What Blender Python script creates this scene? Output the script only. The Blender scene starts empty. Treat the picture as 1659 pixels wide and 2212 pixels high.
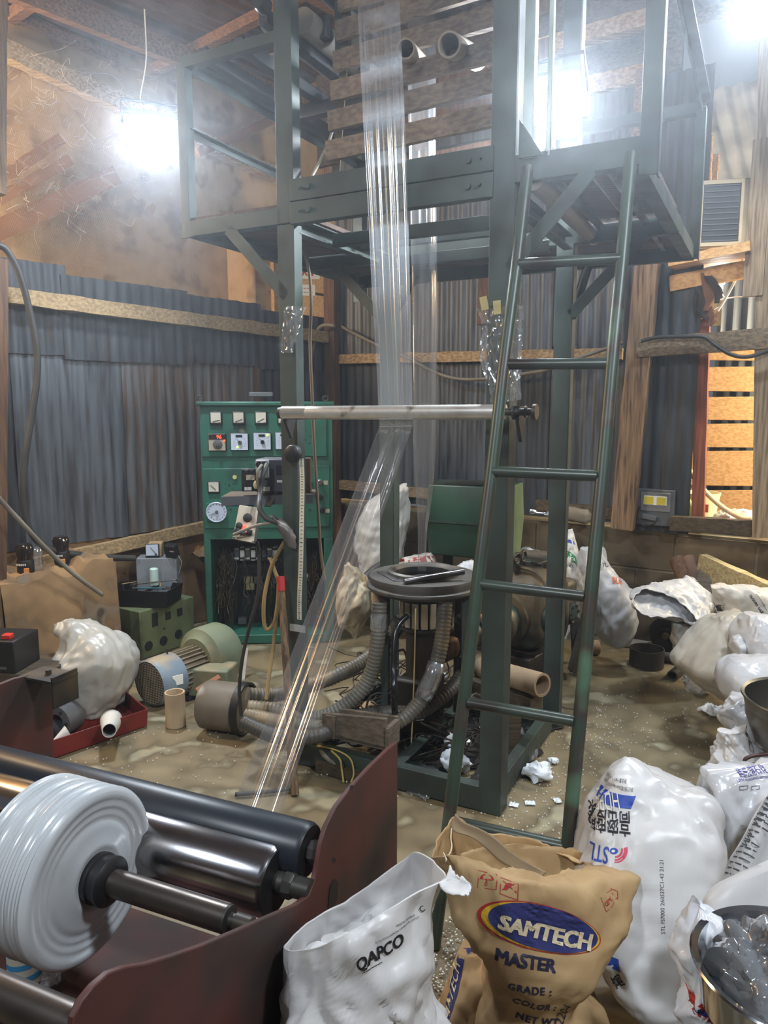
import bpy, bmesh, math, random
from mathutils import Vector, Matrix, noise
from mathutils.bvhtree import BVHTree
random.seed(7)
V3 = Vector
R = math.radians
C = bpy.context.scene.collection
scn = bpy.context.scene

# ---------------------------------------------------------------- camera
F, CX, CY, H, PITCH = 1600.0, 829.5, 1106.0, 1.5, R(8)
cam = bpy.data.cameras.new('camera')
cam.sensor_fit = 'HORIZONTAL'; cam.sensor_width = 36; cam.lens = F / 1659 * 36
cam.clip_start = .05
co = bpy.data.objects.new('camera', cam); C.objects.link(co)
co.location = (0, 0, H); co.rotation_euler = (math.pi / 2 - PITCH, 0, 0)
scn.camera = co
scn.view_settings.view_transform = 'Standard'; scn.view_settings.look = 'None'
scn.view_settings.gamma = 1; scn.view_settings.use_curve_mapping = False
scn.view_settings.exposure = -0.08
cy = scn.cycles; cy.max_bounces = 7; cy.diffuse_bounces = 3; cy.glossy_bounces = 3; cy.transmission_bounces = 4; cy.transparent_max_bounces = 16; cy.volume_bounces = 0; cy.adaptive_threshold = .03
# ---------------------------------------------------------------- world and large lights
W = bpy.data.worlds.new('world'); scn.world = W; W.use_nodes = True
W.node_tree.nodes['Background'].inputs[0].default_value = (.80, .86, 1, 1)
W.node_tree.nodes['Background'].inputs[1].default_value = .15

def area(name, loc, target, size, power, col, sy=None):
    l = bpy.data.lights.new(name, 'AREA'); l.energy = power; l.color = col
    l.shape = 'RECTANGLE'; l.size = size; l.size_y = sy or size
    o = bpy.data.objects.new(name, l); C.objects.link(o); o.location = loc
    o.rotation_euler = (V3(target) - V3(loc)).to_track_quat('-Z', 'Y').to_euler()
    return o
FLOOD = (.84, .92, 1.0)
# the hall goes on behind the camera with the same floodlights, hung under its roof
area('hall_flood_light', (1.6, .1, 3.5), (.5, 2.4, .3), .35, 95, FLOOD)
area('hall_flood_light', (-1.6, -.6, 3.5), (-.3, 2.6, .3), .35, 72, FLOOD)
# warm daylight falling into the side room through its open far end
area('side_room_daylight', (3.30, 4.10, 1.95), (2.55, 5.2, 1.1), .6, 110, (1, .84, .58))
# warm daylight behind the mesh at the left end of the gallery
area('gallery_daylight', (-3.3, 3.3, 2.9), (-2.0, 4.6, 2.7), .8, 115, (1, .74, .46))

# thin scattering volume added to give the glow round the floodlights
hm = bpy.data.materials.new('glow_haze'); hm.use_nodes = True
hm.node_tree.nodes.remove(hm.node_tree.nodes['Principled BSDF'])
hv = hm.node_tree.nodes.new('ShaderNodeVolumeScatter'); hv.inputs['Density'].default_value = .016; hv.inputs['Anisotropy'].default_value = .78
hv.inputs['Color'].default_value = (.86, .92, 1, 1)
hm.node_tree.links.new(hv.outputs[0], hm.node_tree.nodes['Material Output'].inputs['Volume'])
# ---------------------------------------------------------------- pixel rays on real planes
CAM = V3((0, 0, H)); cP, sP = math.cos(PITCH), math.sin(PITCH)
def ray(px, py):
    x = (px - CX) / F; u = -(py - CY) / F
    return V3((x, cP + u * sP, u * cP - sP))
def atY(px, py, Y): d = ray(px, py); return CAM + d * (Y / d.y)
def G(px, py, z=0): d = ray(px, py); return CAM + d * ((z - H) / d.z)
def onp(px, py, p0, n):
    d = ray(px, py); return CAM + d * ((V3(p0) - CAM).dot(n) / d.dot(n))
def ax(deg): a = R(deg); return V3((math.cos(a), math.sin(a), 0)), V3((-math.sin(a), math.cos(a), 0))
Z = V3((0, 0, 1))
U, V = ax(-27.5)                       # machine tower axes
M0 = G(637, 1648)                      # foot of its left front post
def ML(u, v, z=0): return M0 + U * u + V * v + Z * z
def MF(px, py, v=0): return onp(px, py, M0 + V * v, V)
def MS(px, py, u=0): return onp(px, py, M0 + U * u, U)
WA, WN = ax(-34)                       # back wall: along, into the wall
W0 = V3((-.45, 6.03, 0))               # room corner
def BW(px, py, off=0): return onp(px, py, W0 - WN * off, WN)
def BL(s, z=0, off=0): return W0 + WA * s + Z * z - WN * off
LB = -ax(48)[0]; LN = -ax(48)[1]       # left wall: from the corner towards the viewer, and into the room
def LW(px, py, off=0): return onp(px, py, W0 + LN * off, LN)
def LL(b, z=0, off=0): return W0 + LB * b + Z * z + LN * off
PU, PV = ax(-23)                       # winder axes

# ---------------------------------------------------------------- mesh builder
def basis(d, up=Z):
    x = d.normalized(); up = V3(up)
    if abs(x.dot(up.normalized())) > .98: up = V3((0, 1, 0)) if abs(x.y) < .9 else V3((1, 0, 0))
    y = up.cross(x).normalized(); z = x.cross(y)
    return x, y, z
class MB:
    def __init__(s): s.v = []; s.f = []; s.mi = []
    def add(s, vs, fs, mi=0):
        n = len(s.v); s.v += [V3(p) for p in vs]; s.f += [tuple(i + n for i in f) for f in fs]; s.mi += [mi] * len(fs); return s
    def box(s, c, size, x=V3((1, 0, 0)), y=None, mi=0, taper=1):
        x = V3(x).normalized(); y = Z.cross(x) if y is None else V3(y).normalized(); z = x.cross(y)
        a, b, h = [k / 2 for k in size]; c = V3(c)
        vs = [c + x * (i * a * (taper if k > 0 else 1)) + y * (j * b * (taper if k > 0 else 1)) + z * (k * h) for k in (-1, 1) for j in (-1, 1) for i in (-1, 1)]
        return s.add(vs, [(0, 2, 3, 1), (4, 5, 7, 6), (0, 1, 5, 4), (2, 6, 7, 3), (0, 4, 6, 2), (1, 3, 7, 5)], mi)
    def beam(s, p, q, w, h, up=Z, mi=0):
        p = V3(p); q = V3(q); x, y, z = basis(q - p, up)
        return s.box((p + q) / 2, ((q - p).length, w, h), x, y, mi)
    def tube(s, pts, r, n=10, caps=True, mi=0):
        pts = [V3(p) for p in pts]; m = len(pts)
        rs = r if isinstance(r, (list, tuple)) else [r] * m
        x, y, z = basis(pts[1] - pts[0]); vs = []; prev = x
        for i, p in enumerate(pts):
            t = (pts[min(i + 1, m - 1)] - pts[max(i - 1, 0)])
            if t.length < 1e-9: t = prev
            t = t.normalized()
            q = prev.rotation_difference(t); y = q @ y; z = q @ z; prev = t
            for k in range(n):
                a = 2 * math.pi * k / n; vs.append(p + (y * math.cos(a) + z * math.sin(a)) * rs[i])
        fs = [(i * n + k, i * n + (k + 1) % n, (i + 1) * n + (k + 1) % n, (i + 1) * n + k) for i in range(m - 1) for k in range(n)]
        if caps: fs += [tuple(range(n))[::-1], tuple(range((m - 1) * n, m * n))]
        return s.add(vs, fs, mi)
    def lathe(s, c, axis, prof, n=24, mi=0):
        """prof = (radius, distance along the axis) from c"""
        x, y, z = basis(V3(axis)); c = V3(c); vs = []
        for r, h in prof:
            for k in range(n):
                a = 2 * math.pi * k / n; vs.append(c + x * h + (y * math.cos(a) + z * math.sin(a)) * r)
        m = len(prof)
        fs = [(i * n + k, i * n + (k + 1) % n, (i + 1) * n + (k + 1) % n, (i + 1) * n + k) for i in range(m - 1) for k in range(n)]
        return s.add(vs, fs, mi)
    def cyl(s, p, q, r, n=20, mi=0, r2=None):
        p = V3(p); q = V3(q); L = (q - p).length
        s.lathe(p, q - p, [(0, 0), (r, 0), (r if r2 is None else r2, L), (0, L)], n, mi); return s
    def pipe(s, p, q, r, ri, n=24, mi=0):
        p = V3(p); q = V3(q); L = (q - p).length
        return s.lathe(p, q - p, [(ri, 0), (r, 0), (r, L), (ri, L), (ri, 0)], n, mi)
    def prism(s, poly, ext, mi=0):
        n = len(poly); poly = [V3(p) for p in poly]; e = V3(ext)
        return s.add(poly + [p + e for p in poly], [tuple(range(n))[::-1], tuple(range(n, 2 * n))] + [(i, (i + 1) % n, n + (i + 1) % n, n + i) for i in range(n)], mi)
    def grid(s, rows, closed=False, mi=0):
        m = len(rows); n = len(rows[0]); vs = [p for r in rows for p in r]; k = n if closed else n - 1
        return s.add(vs, [(i * n + j, i * n + (j + 1) % n, (i + 1) * n + (j + 1) % n, (i + 1) * n + j) for i in range(m - 1) for j in range(k)], mi)
    def ball(s, c, r, n=10, m=6, mi=0, sq=1):
        return s.lathe(V3(c) - Z * r * sq, Z, [(r * math.sin(math.pi * i / m), r * sq * (1 - math.cos(math.pi * i / m))) for i in range(m + 1)], n, mi)
    def mesh(s, name, mats, smooth=35):
        me = bpy.data.meshes.new(name); me.from_pydata([tuple(p) for p in s.v], [], s.f)
        for m in (mats if isinstance(mats, (list, tuple)) else [mats]): me.materials.append(m)
        me.polygons.foreach_set('material_index', s.mi)
        bm = bmesh.new(); bm.from_mesh(me); bmesh.ops.remove_doubles(bm, verts=bm.verts, dist=1e-6)
        bmesh.ops.recalc_face_normals(bm, faces=bm.faces); bm.to_mesh(me); bm.free()
        me.polygons.foreach_set('use_smooth', [True] * len(me.polygons))
        if smooth < 180: me.set_sharp_from_angle(angle=R(smooth))
        return me
    def build(s, name, mats, parent=None, bevel=0, smooth=35, solid=0):
        o = bpy.data.objects.new(name, s.mesh(name, mats, smooth)); C.objects.link(o); o['mbv'] = 0; del o['mbv']
        if parent is not None: adopt(o, parent)
        if solid:
            m = o.modifiers.new('solid', 'SOLIDIFY'); m.thickness = solid; m.offset = 0
        if bevel:
            m = o.modifiers.new('bevel', 'BEVEL'); m.width = bevel; m.segments = 2; m.limit_method = 'ANGLE'; m.angle_limit = R(40)
        return o
    def bvh(s): return BVHTree.FromPolygons([tuple(p) for p in s.v], s.f)
def adopt(o, p):
    o.parent = p
    if p.parent is None: o.matrix_parent_inverse = Matrix.Translation(-p.location)
def tag(o, label, cat, group=None, kind=None):
    o['label'] = label; o['category'] = cat
    if group: o['group'] = group
    if kind: o['kind'] = kind
    return o
def thing(name, label, cat, loc=(0, 0, 0), group=None):
    o = bpy.data.objects.new(name, None); o.empty_display_size = .05; C.objects.link(o); o.location = loc
    return tag(o, label, cat, group)
def struct(name, mb=None, mat=None, **k):
    o = mb.build(name, mat, **k) if mb else bpy.data.objects.new(name, None)
    if not mb: C.objects.link(o)
    o['kind'] = 'structure'; return o
def copy_thing(root, label, loc=None, rotz=None, group=None):
    def cp(o, par):
        c = o.copy(); C.objects.link(c)
        if par: c.parent = par
        for ch in list(o.children): cp(ch, c)
        return c
    r = cp(root, None); r['label'] = label
    if loc is not None: r.location = loc
    if rotz is not None: r.rotation_euler = (0, 0, rotz)
    if group: r['group'] = group
    return r
def cr(P, t, closed=False):
    """Catmull-Rom through the points P at parameter t (0..len)"""
    n = len(P); i = int(math.floor(t)); f = t - i
    g = (lambda k: P[k % n]) if closed else (lambda k: P[max(0, min(n - 1, k))])
    a, b, c, d = g(i - 1), g(i), g(i + 1), g(i + 2)
    return .5 * ((2 * b) + (c - a) * f + (2 * a - 5 * b + 4 * c - d) * f * f + (3 * b - a - 3 * c + d) * f ** 3)
def spl(P, m):
    P = [V3(p) for p in P]; return [cr(P, (len(P) - 1) * i / m) for i in range(m + 1)]
def length(P): return sum((P[i + 1] - P[i]).length for i in range(len(P) - 1))

# ---------------------------------------------------------------- materials
def lin(c):
    r = [(k / 255 / 12.92 if k / 255 <= .04045 else ((k / 255 + .055) / 1.055) ** 2.4) for k in c[:3]]
    return (r[0], r[1], r[2], 1)
_M = {}
def pm(name, c, c2=None, sc=6, rough=.6, rough2=None, metal=0, bump=0, bsc=40, st=None, rz=0, dirt=None, dirt2=None, rnd=0, spec=.5, trans=0, sss=0, alpha=1, emit=0, lo=.35, hi=.65, det=6, coat=0, ridged=False):
    """one procedural material: two colours by noise, up to two layers of dirt or wear, per-object tint, bump"""
    if name in _M: return _M[name]
    m = bpy.data.materials.new(name); m.use_nodes = True; _M[name] = m
    nt = m.node_tree; N = nt.nodes; L = nt.links; b = N['Principled BSDF']
    tc = N.new('ShaderNodeTexCoord'); mp = N.new('ShaderNodeMapping')
    L.new(tc.outputs['Object'], mp.inputs[0]); mp.inputs['Rotation'].default_value = (0, 0, R(rz))
    if st: mp.inputs['Scale'].default_value = st
    def nz(scale, d=6, plain=False, ridged=False):
        n = N.new('ShaderNodeTexNoise')
        if ridged: n.noise_type = 'RIDGED_MULTIFRACTAL'; n.inputs['Scale'].default_value = scale; n.inputs['Detail'].default_value = d; n.inputs['Roughness'].default_value = .5 if ridged else .62
        L.new((tc.outputs['Object'] if plain else mp.outputs[0]), n.inputs['Vector']); return n.outputs[0]
    def rng(x, a, z):
        q = N.new('ShaderNodeMapRange'); q.inputs[1].default_value = a; q.inputs[2].default_value = z; L.new(x, q.inputs[0]); return q.outputs[0]
    def mix(f, A, B):
        q = N.new('ShaderNodeMix'); q.data_type = 'RGBA'; L.new(f, q.inputs[0])
        for s, i in ((A, 6), (B, 7)):
            if isinstance(s, tuple): q.inputs[i].default_value = s
            else: L.new(s, q.inputs[i])
        return q.outputs[2]
    col = lin(c); fac = None
    if c2: fac = rng(nz(sc, det), lo, hi); col = mix(fac, lin(c), lin(c2))
    for k, dd in enumerate((dirt, dirt2)):
        if dd: col = mix(rng(nz(dd[1], 8, len(dd) > 4), dd[2], dd[3]), col, lin(dd[0]))
    if rnd:
        oi = N.new('ShaderNodeObjectInfo'); hs = N.new('ShaderNodeHueSaturation')
        hs.inputs['Value'].default_value = 1; q = N.new('ShaderNodeMapRange'); q.inputs[3].default_value = 1 - rnd; q.inputs[4].default_value = 1 + rnd
        L.new(oi.outputs['Random'], q.inputs[0]); L.new(q.outputs[0], hs.inputs['Value'])
        if isinstance(col, tuple): hs.inputs['Color'].default_value = col
        else: L.new(col, hs.inputs['Color'])
        col = hs.outputs[0]
    if isinstance(col, tuple): b.inputs['Base Color'].default_value = col
    else: L.new(col, b.inputs['Base Color'])
    if rough2 is not None:
        q = N.new('ShaderNodeMapRange'); q.inputs[1].default_value = .35; q.inputs[2].default_value = .65
        q.inputs[3].default_value = rough; q.inputs[4].default_value = rough2; L.new(nz(sc * 1.7), q.inputs[0]); L.new(q.outputs[0], b.inputs['Roughness'])
    else: b.inputs['Roughness'].default_value = rough
    b.inputs['Metallic'].default_value = metal; b.inputs['Specular IOR Level'].default_value = spec
    b.inputs['Coat Weight'].default_value = coat
    if trans: b.inputs['Transmission Weight'].default_value = trans
    if sss: b.inputs['Subsurface Weight'].default_value = sss; b.inputs['Subsurface Radius'].default_value = (.02, .02, .02)
    if alpha < 1: b.inputs['Alpha'].default_value = alpha
    if emit: b.inputs['Emission Color'].default_value = lin(c); b.inputs['Emission Strength'].default_value = emit
    if bump:
        bp = N.new('ShaderNodeBump'); bp.inputs['Strength'].default_value = bump; bp.inputs['Distance'].default_value = .01
        L.new(nz(bsc, 5, False, ridged), bp.inputs['Height']); L.new(bp.outputs[0], b.inputs['Normal'])
    return m
def wood(name, c, c2, along=None, **k):
    if name in _M: return _M[name]
    """along: None = grain runs up; a yaw in degrees = grain runs along that direction"""
    st = (14, 14, .9) if along is None else (.9, 14, 14)
    k.setdefault('rough', .75); k.setdefault('bump', .25); k.setdefault('bsc', 6); k.setdefault('rnd', .12)
    return pm(name, c, c2, sc=3, st=st, rz=0 if along is None else -along, **k)
def film_mat(name, dens=.10, rough=.06, tint=(235, 242, 250), gloss=.35):
    if name in _M: return _M[name]
    """clear thin plastic film: lets light through, reflects at its folds, slightly milky"""
    m = bpy.data.materials.new(name); m.use_nodes = True; nt = m.node_tree; N = nt.nodes; L = nt.links
    N.remove(N['Principled BSDF']); out = N['Material Output']
    tr = N.new('ShaderNodeBsdfTransparent'); gl = N.new('ShaderNodeBsdfGlossy'); gl.inputs['Roughness'].default_value = rough
    df = N.new('ShaderNodeBsdfTranslucent'); d2 = N.new('ShaderNodeBsdfDiffuse'); df.inputs[0].default_value = d2.inputs[0].default_value = lin(tint)
    a1 = N.new('ShaderNodeMixShader'); L.new(df.outputs[0], a1.inputs[1]); L.new(d2.outputs[0], a1.inputs[2])
    a2 = N.new('ShaderNodeMixShader'); a2.inputs[0].default_value = dens; L.new(tr.outputs[0], a2.inputs[1]); L.new(a1.outputs[0], a2.inputs[2])
    lw = N.new('ShaderNodeLayerWeight'); lw.inputs[0].default_value = .5
    a3 = N.new('ShaderNodeMixShader'); mr = N.new('ShaderNodeMapRange'); mr.inputs[3].default_value = gloss * .6; mr.inputs[4].default_value = min(.85, gloss * 3); L.new(lw.outputs['Facing'], mr.inputs[0]); L.new(mr.outputs[0], a3.inputs[0]); L.new(a2.outputs[0], a3.inputs[1]); L.new(gl.outputs[0], a3.inputs[2])
    L.new(a3.outputs[0], out.inputs[0]); _M[name] = m; return m
def glow(name, c, s):
    if name in _M: return _M[name]
    m = bpy.data.materials.new(name); m.use_nodes = True; b = m.node_tree.nodes['Principled BSDF']
    b.inputs['Base Color'].default_value = lin(c); b.inputs['Emission Color'].default_value = lin(c); b.inputs['Emission Strength'].default_value = s; _M[name] = m; return m

# ---------------------------------------------------------------- writing laid on surfaces
_dg = None
def text_mesh(s, bold=0, shear=0, space=1):
    cu = bpy.data.curves.new('t', 'FONT'); cu.body = s; cu.size = 1; cu.space_character = space; cu.resolution_u = 3
    o = bpy.data.objects.new('t', cu); C.objects.link(o)
    me = bpy.data.meshes.new_from_object(o.evaluated_get(bpy.context.evaluated_depsgraph_get()))
    bpy.data.objects.remove(o); bm = bmesh.new(); bm.from_mesh(me); bpy.data.meshes.remove(me)
    if bold >= .01:                     # bolder strokes: the same letters again, shifted a little each way
        g = list(bm.verts) + list(bm.edges) + list(bm.faces)
        for dx, dy in ((-bold, -bold * .6), (bold, -bold * .6), (-bold, bold * .6), (bold, bold * .6)):
            d = bmesh.ops.duplicate(bm, geom=g)['geom']
            for v in d:
                if isinstance(v, bmesh.types.BMVert): v.co.x += dx; v.co.y += dy
    for v in bm.verts: v.co.x += shear * v.co.y
    return bm
def lay(bm, name, to3, n, mat, parent, bvh=None, fine=.02, off=.0012):
    """bend a flat bmesh (x, y) through to3 onto a surface along its normal n"""
    for v in bm.verts: v.co = to3(v.co.x, v.co.y)
    bmesh.ops.triangulate(bm, faces=bm.faces)
    if bvh:
        for _ in range(6):
            es = [e for e in bm.edges if e.calc_length() > fine]
            if not es: break
            bmesh.ops.subdivide_edges(bm, edges=es, cuts=1); bmesh.ops.triangulate(bm, faces=[f for f in bm.faces if len(f.verts) > 3])
    for v in bm.verts:
        h = None
        if bvh:
            h = bvh.ray_cast(v.co + n * .35, -n)
            if h[0] is not None: v.co = h[0] + n * off
        if not bvh or h[0] is None: v.co = v.co + n * off
    me = bpy.data.meshes.new(name); bm.to_mesh(me); bm.free(); me.materials.append(mat)
    o = bpy.data.objects.new(name, me); C.objects.link(o)
    if parent is not None: adopt(o, parent)
    return o
def write(s, A, B, n, mat, parent, bvh=None, name='lettering', bold=.012, shear=0, hk=1, up=None, space=1, fine=.02, off=.0012):
    """lettering whose baseline runs from A to B (3-D) on a surface facing n; hk stretches its height"""
    bm = text_mesh(s, bold, shear, space); n = V3(n).normalized()
    if not bm.verts: bm.free(); return None
    x0 = min(v.co.x for v in bm.verts); x1 = max(v.co.x for v in bm.verts)
    r = (V3(B) - V3(A)); k = r.length / (x1 - x0); r = r.normalized()
    u = n.cross(r).normalized() if up is None else V3(up).normalized()
    return lay(bm, name, lambda x, y: V3(A) + r * ((x - x0) * k) + u * (y * k * hk), n, mat, parent, bvh, fine, off)
def patch(poly, n, mat, parent, bvh=None, name='printed_mark', fine=.02, off=.0008):
    """a printed flat shape given by its 3-D outline"""
    bm = bmesh.new(); bm.faces.new([bm.verts.new(V3(p)) for p in poly]); n = V3(n).normalized()
    o = [V3(v.co) for v in bm.verts]
    for v in bm.verts: pass
    return lay2(bm, name, n, mat, parent, bvh, fine, off)
def lay2(bm, name, n, mat, parent, bvh, fine, off):
    keep = {v: V3(v.co) for v in bm.verts}
    ex, ey, ez = basis(n); o = sum(keep.values(), V3()) / len(keep)
    for v in bm.verts: d = keep[v] - o; v.co = V3((d.dot(ey), d.dot(ez), 0))
    return lay(bm, name, lambda x, y: o + ey * x + ez * y, n, mat, parent, bvh, fine, off)
def hitter(bvh, p0, n):
    """photo pixel -> the point of a sack's own surface seen there (else of its tangent plane)"""
    def f(x, y):
        h = bvh.ray_cast(CAM, ray(x, y).normalized())[0]
        return h if h is not None else onp(x, y, p0, n)
    return f
def ellipse(c, a, b, ex, ey, n=40): return [c + ex * (a * math.cos(2 * math.pi * i / n)) + ey * (b * math.sin(2 * math.pi * i / n)) for i in range(n)]

# ---------------------------------------------------------------- soft things: sacks, bags, crumpled film
def crumple(p, amp, sc, sharp=1.0, seed=0):
    p = V3(p); w = noise.noise(p * 3 + V3((seed, 2, 5)))
    q = V3((p.x + w * .10 + p.z * .25 * math.sin(seed), p.y, (p.z + w * .08) * .55)) * sc + V3((seed * 7.3, seed * 3.1, seed * 5.7))
    a = noise.noise(q); b = noise.noise(q * 2.1 + V3((9, 4, 2))); c = noise.noise(q * 4.6 + V3((1, 8, 5)))
    d = noise.voronoi(q * .75 + V3((a, b, c)) * .45)[0]; e = min(1, (d[1] - d[0]) * 1.8)
    d2 = noise.voronoi(q * 1.9 + V3((b, c, a)) * .4)[0]; e2 = min(1, (d2[1] - d2[0]) * 1.8)
    return amp * ((.5 - abs(a) * 1.6) * sharp + a * (1 - sharp) + .42 * (.4 - abs(b) * 1.4) + .13 * (.4 - abs(c) * 1.4) + .85 * (e - .55) + .36 * (e2 - .55))
def loft(rings, nu=84, nv=64, amp=.01, sc=7, seed=0, close0=True, close1=True, sharp=.8, ampf=None):
    """skin through closed rings of control points, then crumple; returns an MB"""
    K = len(rings[0]); cols = [[V3(p) for p in r] for r in rings]; m = len(rings)
    rows = []
    for i in range(nv + 1):
        t = (m - 1) * i / nv
        ctl = [cr([cols[j][k] for j in range(m)], t) for k in range(K)]
        rows.append([cr(ctl, K * j / nu, True) for j in range(nu)])
    out = []
    for i in range(nv + 1):
        c = sum(rows[i], V3()) / nu; row = []
        for j in range(nu):
            p = rows[i][j]; du = rows[i][(j + 1) % nu] - rows[i][j - 1]; dv = rows[min(i + 1, nv)][j] - rows[max(i - 1, 0)][j]
            n = du.cross(dv)
            n = n.normalized() if n.length > 1e-9 else (p - c).normalized()
            if n.dot(p - c) < 0: n = -n
            a = amp if ampf is None else amp * ampf(i / nv)
            row.append(p + n * crumple(p, a, sc, sharp, seed))
        out.append(row)
    mb = MB(); mb.grid(out, True)
    for flag, row, i in ((close0, out[0], 0), (close1, out[-1], nv)):
        if flag:
            k = len(mb.v); mb.v.append(sum(row, V3()) / nu)
            mb.f += [(i * nu + j, i * nu + (j + 1) % nu, k) for j in range(nu)]; mb.mi += [0] * nu
    return mb
def pillow(rows, n, amp=.012, sc=6, seed=0, nu=84, nv=64, sq=.8, K=14, close0=True, close1=True, sharp=.8, ampf=None):
    """a filled sack: rows of (left point, right point, half thickness) about its mid sheet; n faces its front"""
    rings = []
    for l, r, t in rows:
        l = V3(l); r = V3(r); c = (l + r) / 2; h = (r - l) / 2; ring = []
        for k in range(K):
            a = 2 * math.pi * k / K; ca, sa = math.cos(a), math.sin(a)
            ring.append(c + h * (math.copysign(abs(ca) ** sq, ca)) + V3(n) * (t * math.copysign(abs(sa) ** sq, sa)))
        rings.append(ring)
    return loft(rings, nu, nv, amp, sc, seed, close0, close1, sharp, ampf)
def sack_px(rows, Y, n=None, **k):
    """rows of (xl, yl, xr, yr, half thickness[, dY]) in photo pixels on the upright sheet at distance Y"""
    n = n or V3((0, -1, 0)); out = []
    for r in rows:
        y = Y + (r[5] if len(r) > 5 else 0); out.append((atY(r[0], r[1], y), atY(r[2], r[3], y), r[4]))
    return pillow(out, n, **k)
def hose(P, r, n=14, pitch=.016, depth=.10, m=None):
    P = spl(P, 40); L = length(P); k = max(20, int(L / pitch) * 4); Q = []
    d = [0]
    for i in range(len(P) - 1): d.append(d[-1] + (P[i + 1] - P[i]).length)
    j = 0
    for i in range(k + 1):
        s = L * i / k
        while j < len(P) - 2 and d[j + 1] < s: j += 1
        f = (s - d[j]) / max(1e-9, d[j + 1] - d[j]); Q.append(P[j].lerp(P[j + 1], min(1, f)))
    rs = [r * (1 + depth * (.5 + .5 * math.cos(i * math.pi / 2)) - depth) for i in range(k + 1)]
    return MB().tube(Q, rs, n)
# ================================================================ materials used in many places
m_floor = pm('floor_concrete', (133, 119, 91), (106, 94, 70), sc=3.0, lo=.34, hi=.66, det=12, rough=.62, rough2=.38, bump=.25, bsc=9, dirt=((82, 73, 57), 1.5, .52, .66), dirt2=((158, 150, 124), 2.6, .57, .66))
m_tin = pm('tin_sheet', (92, 97, 103), (74, 78, 84), sc=1.4, det=4, st=(6, 6, .5), rough=.5, metal=.35, bump=.1, bsc=25, rnd=.22, dirt=((92, 66, 46), 1.1, .60, .80), dirt2=((58, 60, 64), 1.7, .56, .72))
m_tinrust = pm('tin_sheet_rusty', (104, 104, 105), (82, 82, 82), sc=1.6, det=4, st=(7, 7, .5), rough=.55, metal=.3, bump=.1, bsc=25, dirt=((98, 72, 54), .9, .44, .62), dirt2=((64, 62, 60), 1.7, .55, .72))
m_tindark = pm('tin_sheet_dark', (70, 74, 79), (52, 55, 59), sc=1.5, st=(6, 6, .5), rough=.55, metal=.35, rnd=.15, dirt=((70, 58, 48), 1.1, .60, .8))
m_plaster = pm('mud_plaster', (196, 168, 126), (176, 148, 108), sc=1.6, rough=.9, bump=.5, bsc=8, dirt=((138, 112, 80), 1.1, .56, .72))
m_block = pm('block_wall', (112, 97, 76), (86, 72, 48), sc=4, rough=.92, bump=.6, bsc=28, rnd=.12, dirt=((62, 51, 40), 2.0, .50, .68))
m_mortar = pm('mortar', (150, 140, 112), (92, 80, 62), sc=7, rough=.95, bump=.6, bsc=30)
m_mud = pm('mud_masonry', (146, 116, 80), (108, 84, 58), sc=3, rough=.95, bump=.8, bsc=14, dirt=((176, 160, 132), 2.4, .58, .70), dirt2=((70, 56, 44), 1.7, .56, .72))
w_rail = wood('timber_back_rail', (176, 150, 112), (128, 102, 72), -34)
w_railL = wood('timber_left_rail', (172, 146, 106), (134, 110, 78), 48)
w_post = wood('timber_post', (150, 122, 92), (104, 80, 58), None, dirt=((60, 46, 36), 4, .60, .72))
w_brown = wood('timber_brown', (104, 74, 48), (74, 52, 40), None)
w_roof = wood('timber_roof', (140, 104, 74), (100, 74, 54), 48)
w_white = wood('timber_limed', (206, 190, 160), (170, 146, 112), 48)
w_slat = wood('slat_wood', (112, 96, 80), (84, 70, 58), -27.5)
w_annex = wood('annex_plank', (212, 170, 116), (186, 140, 88), -34, rnd=.10)
w_dark = wood('dark_timber', (86, 72, 48), (56, 46, 36), -34)

# ================================================================ the setting
fl = MB()
rows = [[V3((-5.5 + .25 * i, -2.4 + .25 * j, .004 * noise.noise(V3((i * .35, j * .35, 0))) - .004)) for i in range(52)] for j in range(54)]
fl.grid(rows); struct('floor', fl, m_floor)

def tin(P, a, s0, s1, z0, z1, n, amp=.0065, pitch=.076, seed=0, lean=0, rows=6, cutz=None):
    """one corrugated sheet: point P(s, z) on the wall, n faces the room"""
    rng = random.Random(seed); k = max(8, int((s1 - s0) / pitch * 6)); G_ = []
    for j in range(rows + 1):
        z = z0 + (z1 - z0) * j / rows; r = []
        for i in range(k + 1):
            s = s0 + (s1 - s0) * i / k
            d = amp * math.cos(2 * math.pi * s / pitch) + .012 * noise.noise(V3((s * 1.6 + seed, z * 1.9, seed)))
            zz = z + (lean * (s - s0)) + (.006 * noise.noise(V3((s * 9, seed, 1))) if j in (0, rows) else 0)
            r.append(P(s, zz) + n * d)
        G_.append(r)
    return MB().grid(G_)

# ---- left wall: low masonry, two rows of tin sheets, timber rails
wl = struct('wall_left', MB().prism([LL(-.1, 0, -.22), LL(5.4, 0, -.22), LL(5.4, 0, 0), LL(-.1, 0, 0)], Z * .70), m_mud)
def bL(px): p = LW(px, 900); return (p - W0).dot(LB)
edges = [(-120, 34), (26, 416), (408, 560), (552, 640), (630, 704)]
for i, (x0, x1) in enumerate(edges):
    b1, b0 = bL(x0), bL(x1)
    tin(lambda s, z: LL(s, z, .02 + .006 * (i % 2)), LB, b0, b1, .69, 1.88, LN, seed=i + 1).build('corrugated_sheet', [m_tindark, m_tin, m_tinrust, m_tindark, m_tin][0 if i == 0 else i], wl)
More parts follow.
